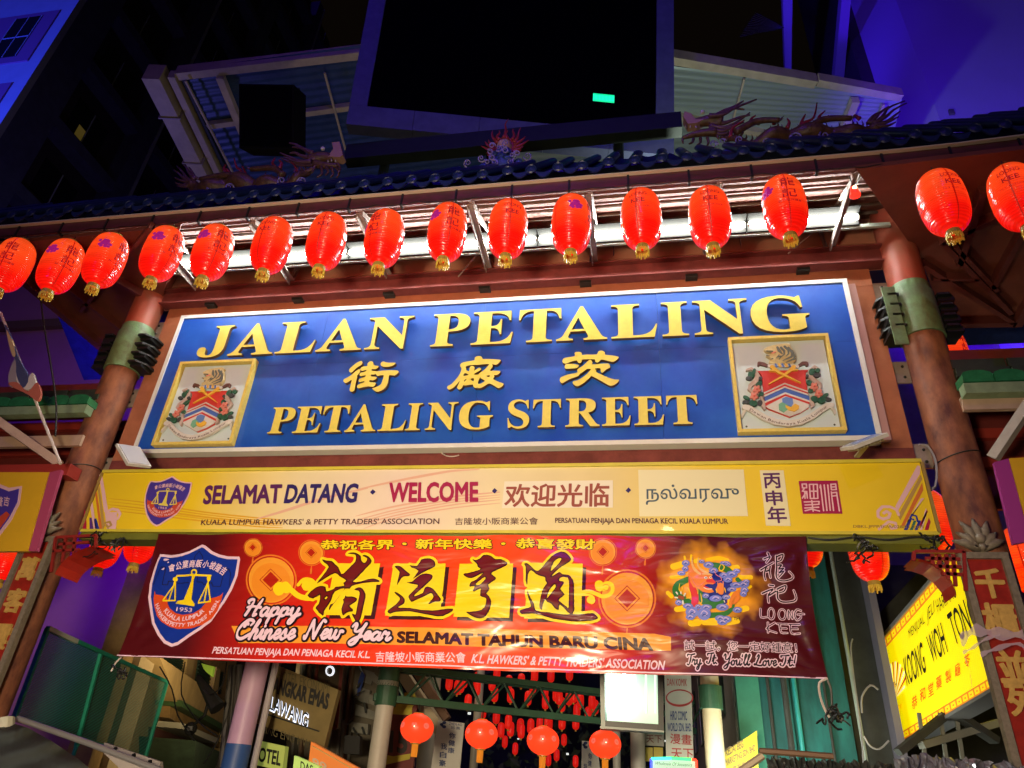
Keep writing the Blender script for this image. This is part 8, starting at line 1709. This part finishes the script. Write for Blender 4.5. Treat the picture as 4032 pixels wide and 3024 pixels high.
mm = bpy.data.materials.new('green_mesh'); mm.use_nodes = True; N = mm.node_tree.nodes; L = mm.node_tree.links; b = N['Principled BSDF']
b.inputs['Base Color'].default_value = (.008, .12, .085, 1); b.inputs['Roughness'].default_value = .5; b.inputs['Alpha'].default_value = .66; MATS['green_mesh'] = mm
MB().flat([[fm(*p) for p in c4]], MF, -.02).build('mesh_sheet', mm, ms_)
q = MB()
for i in range(1, 60):
    t = i/60; q.beam(MF.w(*fm(*lerp2(c4[0], c4[3], t)), -.015), MF.w(*fm(*lerp2(c4[1], c4[2], t)), -.015), .006, .006)
o = q.build('mesh_wires', M('mesh_wire', (.03, .30, .24), .5), ms_); o['kind'] = 'stuff'
# scaffold pipe and tent
tag(MB().tube([PY(38, 1552, 0), PY(190, 1605, 0), PY(340, 1662, 0), PY(380, 1680, 0)], .03, 10).build('scaffold_pipe', M('galvanised', (.45, .45, .45), .3, .6)), 'grey metal pipe sloping down below the green mesh screen', 'pipe')
tag(MB().tube([PY(8, 1555, -.2), PY(6, 1600, -.2), PY(-8, 1700, -.2)], .10, 12).build('short_pipe', M('pvc_white', (.55, .55, .42), .5)), 'short white pipe at the lower left photo edge beside the mesh screen', 'pipe')
tn = thing('tent_canopy', 'dark draped tent canopy in the lower left corner', 'tent', PY(40, 1659, -.6))
q = MB(); R0 = [(20, 1560), (60, 1572), (110, 1600), (170, 1640), (240, 1700)]; R1 = [(-60, 1600), (-20, 1660), (30, 1700), (80, 1720), (120, 1760)]
g = []
for i in range(25):
    s = i/24; a = np.array([np.interp(s, np.linspace(0, 1, 5), [p[k] for p in R0]) for k in (0, 1)]); b = np.array([np.interp(s, np.linspace(0, 1, 5), [p[k] for p in R1]) for k in (0, 1)])
    for j in range(9):
        t_ = j/8; x, y = a*(1-t_)+b*t_; g.append(tuple(PY(x, y, -.2-.5*t_+.05*math.sin(i*.9+j))))
q.v = g; q.f = [(i*9+j, i*9+j+1, (i+1)*9+j+1, (i+1)*9+j) for i in range(24) for j in range(8)]
q.build('cloth', M('tent_cloth', (.025, .03, .022), .6, var=.4, scale=4), tn, True)
bx = thing('awning_board', 'pale metal board with rivets below the scaffold pipe at the bottom left', 'board', PY(260, 1659, .6))
F6 = Fr((0, .6, 0)); f6 = lambda x, y: F6.up(x*K, y*K)
MB().solid([[f6(225, 1604), f6(345, 1645), f6(350, 1700), f6(300, 1700), f6(222, 1625)]], F6, -.06, 0).build('sheet', M('pale_sheet', (.42, .38, .34), .5), bx)
for x, y in ((290, 1632), (325, 1646), (250, 1618)): MB().ball(F6.w(*f6(x, y), .01), .025, 6).build('rivet', letk, bx)
# crumpled tarps, right bottom
def tarp(name, label, pts, Y, m_, seed, drop=60):
    rnd = random.Random(seed); q = MB(); n = 60; rows_ = 6; g = []
    for i in range(n):
        s = i/(n-1); x = np.interp(s, np.linspace(0, 1, len(pts)), [p[0] for p in pts]); y = np.interp(s, np.linspace(0, 1, len(pts)), [p[1] for p in pts])+3*math.sin(i*1.3)+rnd.uniform(-2, 2)
        for j in range(rows_): v = PY(x, y+drop*j/(rows_-1), Y); g.append((v.x, v.y+rnd.uniform(-.05, .05)-.04*j, v.z+rnd.uniform(-.015, .015)))
    q.v = g; q.f = [(i*rows_+j, i*rows_+j+1, (i+1)*rows_+j+1, (i+1)*rows_+j) for i in range(n-1) for j in range(rows_-1)]
    return tag(q.build(name, m_, None, False), label, 'tarpaulin')
tarp('tarpaulin', 'crumpled grey blue tarpaulin along the bottom edge at the right', [(1932, 1640), (1990, 1628), (2060, 1640), (2120, 1640), (2212, 1655), (2260, 1650)], -.4, M('tarp_grey', (.16, .15, .18), .3, var=.6, scale=14, coat=.4), 5)
tarp('tarpaulin', 'dark tarpaulin edge below the teal wall at the bottom', [(1655, 1636), (1740, 1638), (1830, 1645), (1935, 1648)], -.2, M('tarp_dark', (.04, .045, .04), .5, var=.4, scale=8), 6)
tag(MB().tube([PY(1640, 1622, -.2), PY(1700, 1626, -.2), PY(1800, 1634, -.2)], .025, 6).build('tarp_pole', M('rust_brown', (.16, .09, .05))), 'thin rusty pole carrying the dark tarpaulin', 'pole')
tag(MB().tube([PY(1600, 1665, -.2), PY(1625, 1648, -.2), PY(1648, 1632, -.2)], .03, 6).build('branch_pole', M('pale_wood', (.4, .32, .22), .6)), 'short pale pole end sticking up at the bottom right of centre', 'pole')
# ============================================================ far end of the street
fe = thing('far_street_roof', 'dark arched roof structure covering the far end of the lantern street', 'roof', (0, 18, 6))
for i in range(6): MB().tube([(-5, 14+i*2.2, 5.5+.1*i), (-2, 14+i*2.2, 6.9), (1, 14+i*2.2, 7.1), (4, 14+i*2.2, 5.8)], .07, 6).build('rib', dk, fe)
MB().bb((-12, 30, 0), (12, 30.5, 11)).build('end_wall', M('night_wall', (.015, .018, .03), .9, var=.5, scale=1), fe)
random.seed(11)
fo = MB()
for i in range(900):
    c = Vector((random.uniform(-4.5, 3), random.uniform(19, 24), random.uniform(0.5, 4.6))); a = random.uniform(0, 6.28); r = random.uniform(.08, .22); n1 = Vector((math.cos(a), random.uniform(-.5, .5), math.sin(a)))*r; n2 = Vector((-math.sin(a), random.uniform(-.5, .5), math.cos(a)))*r*.5
    fo.add([c-n1, c+n2, c+n1, c-n2], [(0, 1, 2, 3)])
o = fo.build('tree_foliage', M('night_leaf', (.03, .07, .03), .6, var=.6, scale=3)); o['kind'] = 'stuff'; o['label'] = 'dark tree leaves at the far end of the lantern street'; o['category'] = 'foliage'
for i in range(14):
    x, z, y = random.uniform(-4, 2.6), random.uniform(1.8, 4.6), random.uniform(16, 20)
    tag(MB().bb((x, y, z), (x+random.uniform(.04, .10), y+.05, z+random.uniform(.03, .07))).build('stall_lamp', M('stall_lamp', (.8, .8, .8), .5, emit=(.8, .9, .8), es=.9)), 'tiny pale stall lamp in the dark far end of the street', 'lamp', 'stall lamps far down the street')
# cream sloping beams left of the truss
st_ = thing('stair_soffit', 'pale sloping beams behind the left half of the truss', 'beam', PY(900, 1500, 6.5))
MB().beam(PY(860, 1440, 6.5), PY(960, 1590, 6.5), .28, .2).build('beam', M('cream_beam2', (.50, .42, .28), .6), st_); MB().beam(PY(895, 1440, 7), PY(965, 1555, 7), .16, .16).build('beam', M('rust_beam', (.22, .12, .07), .6), st_)
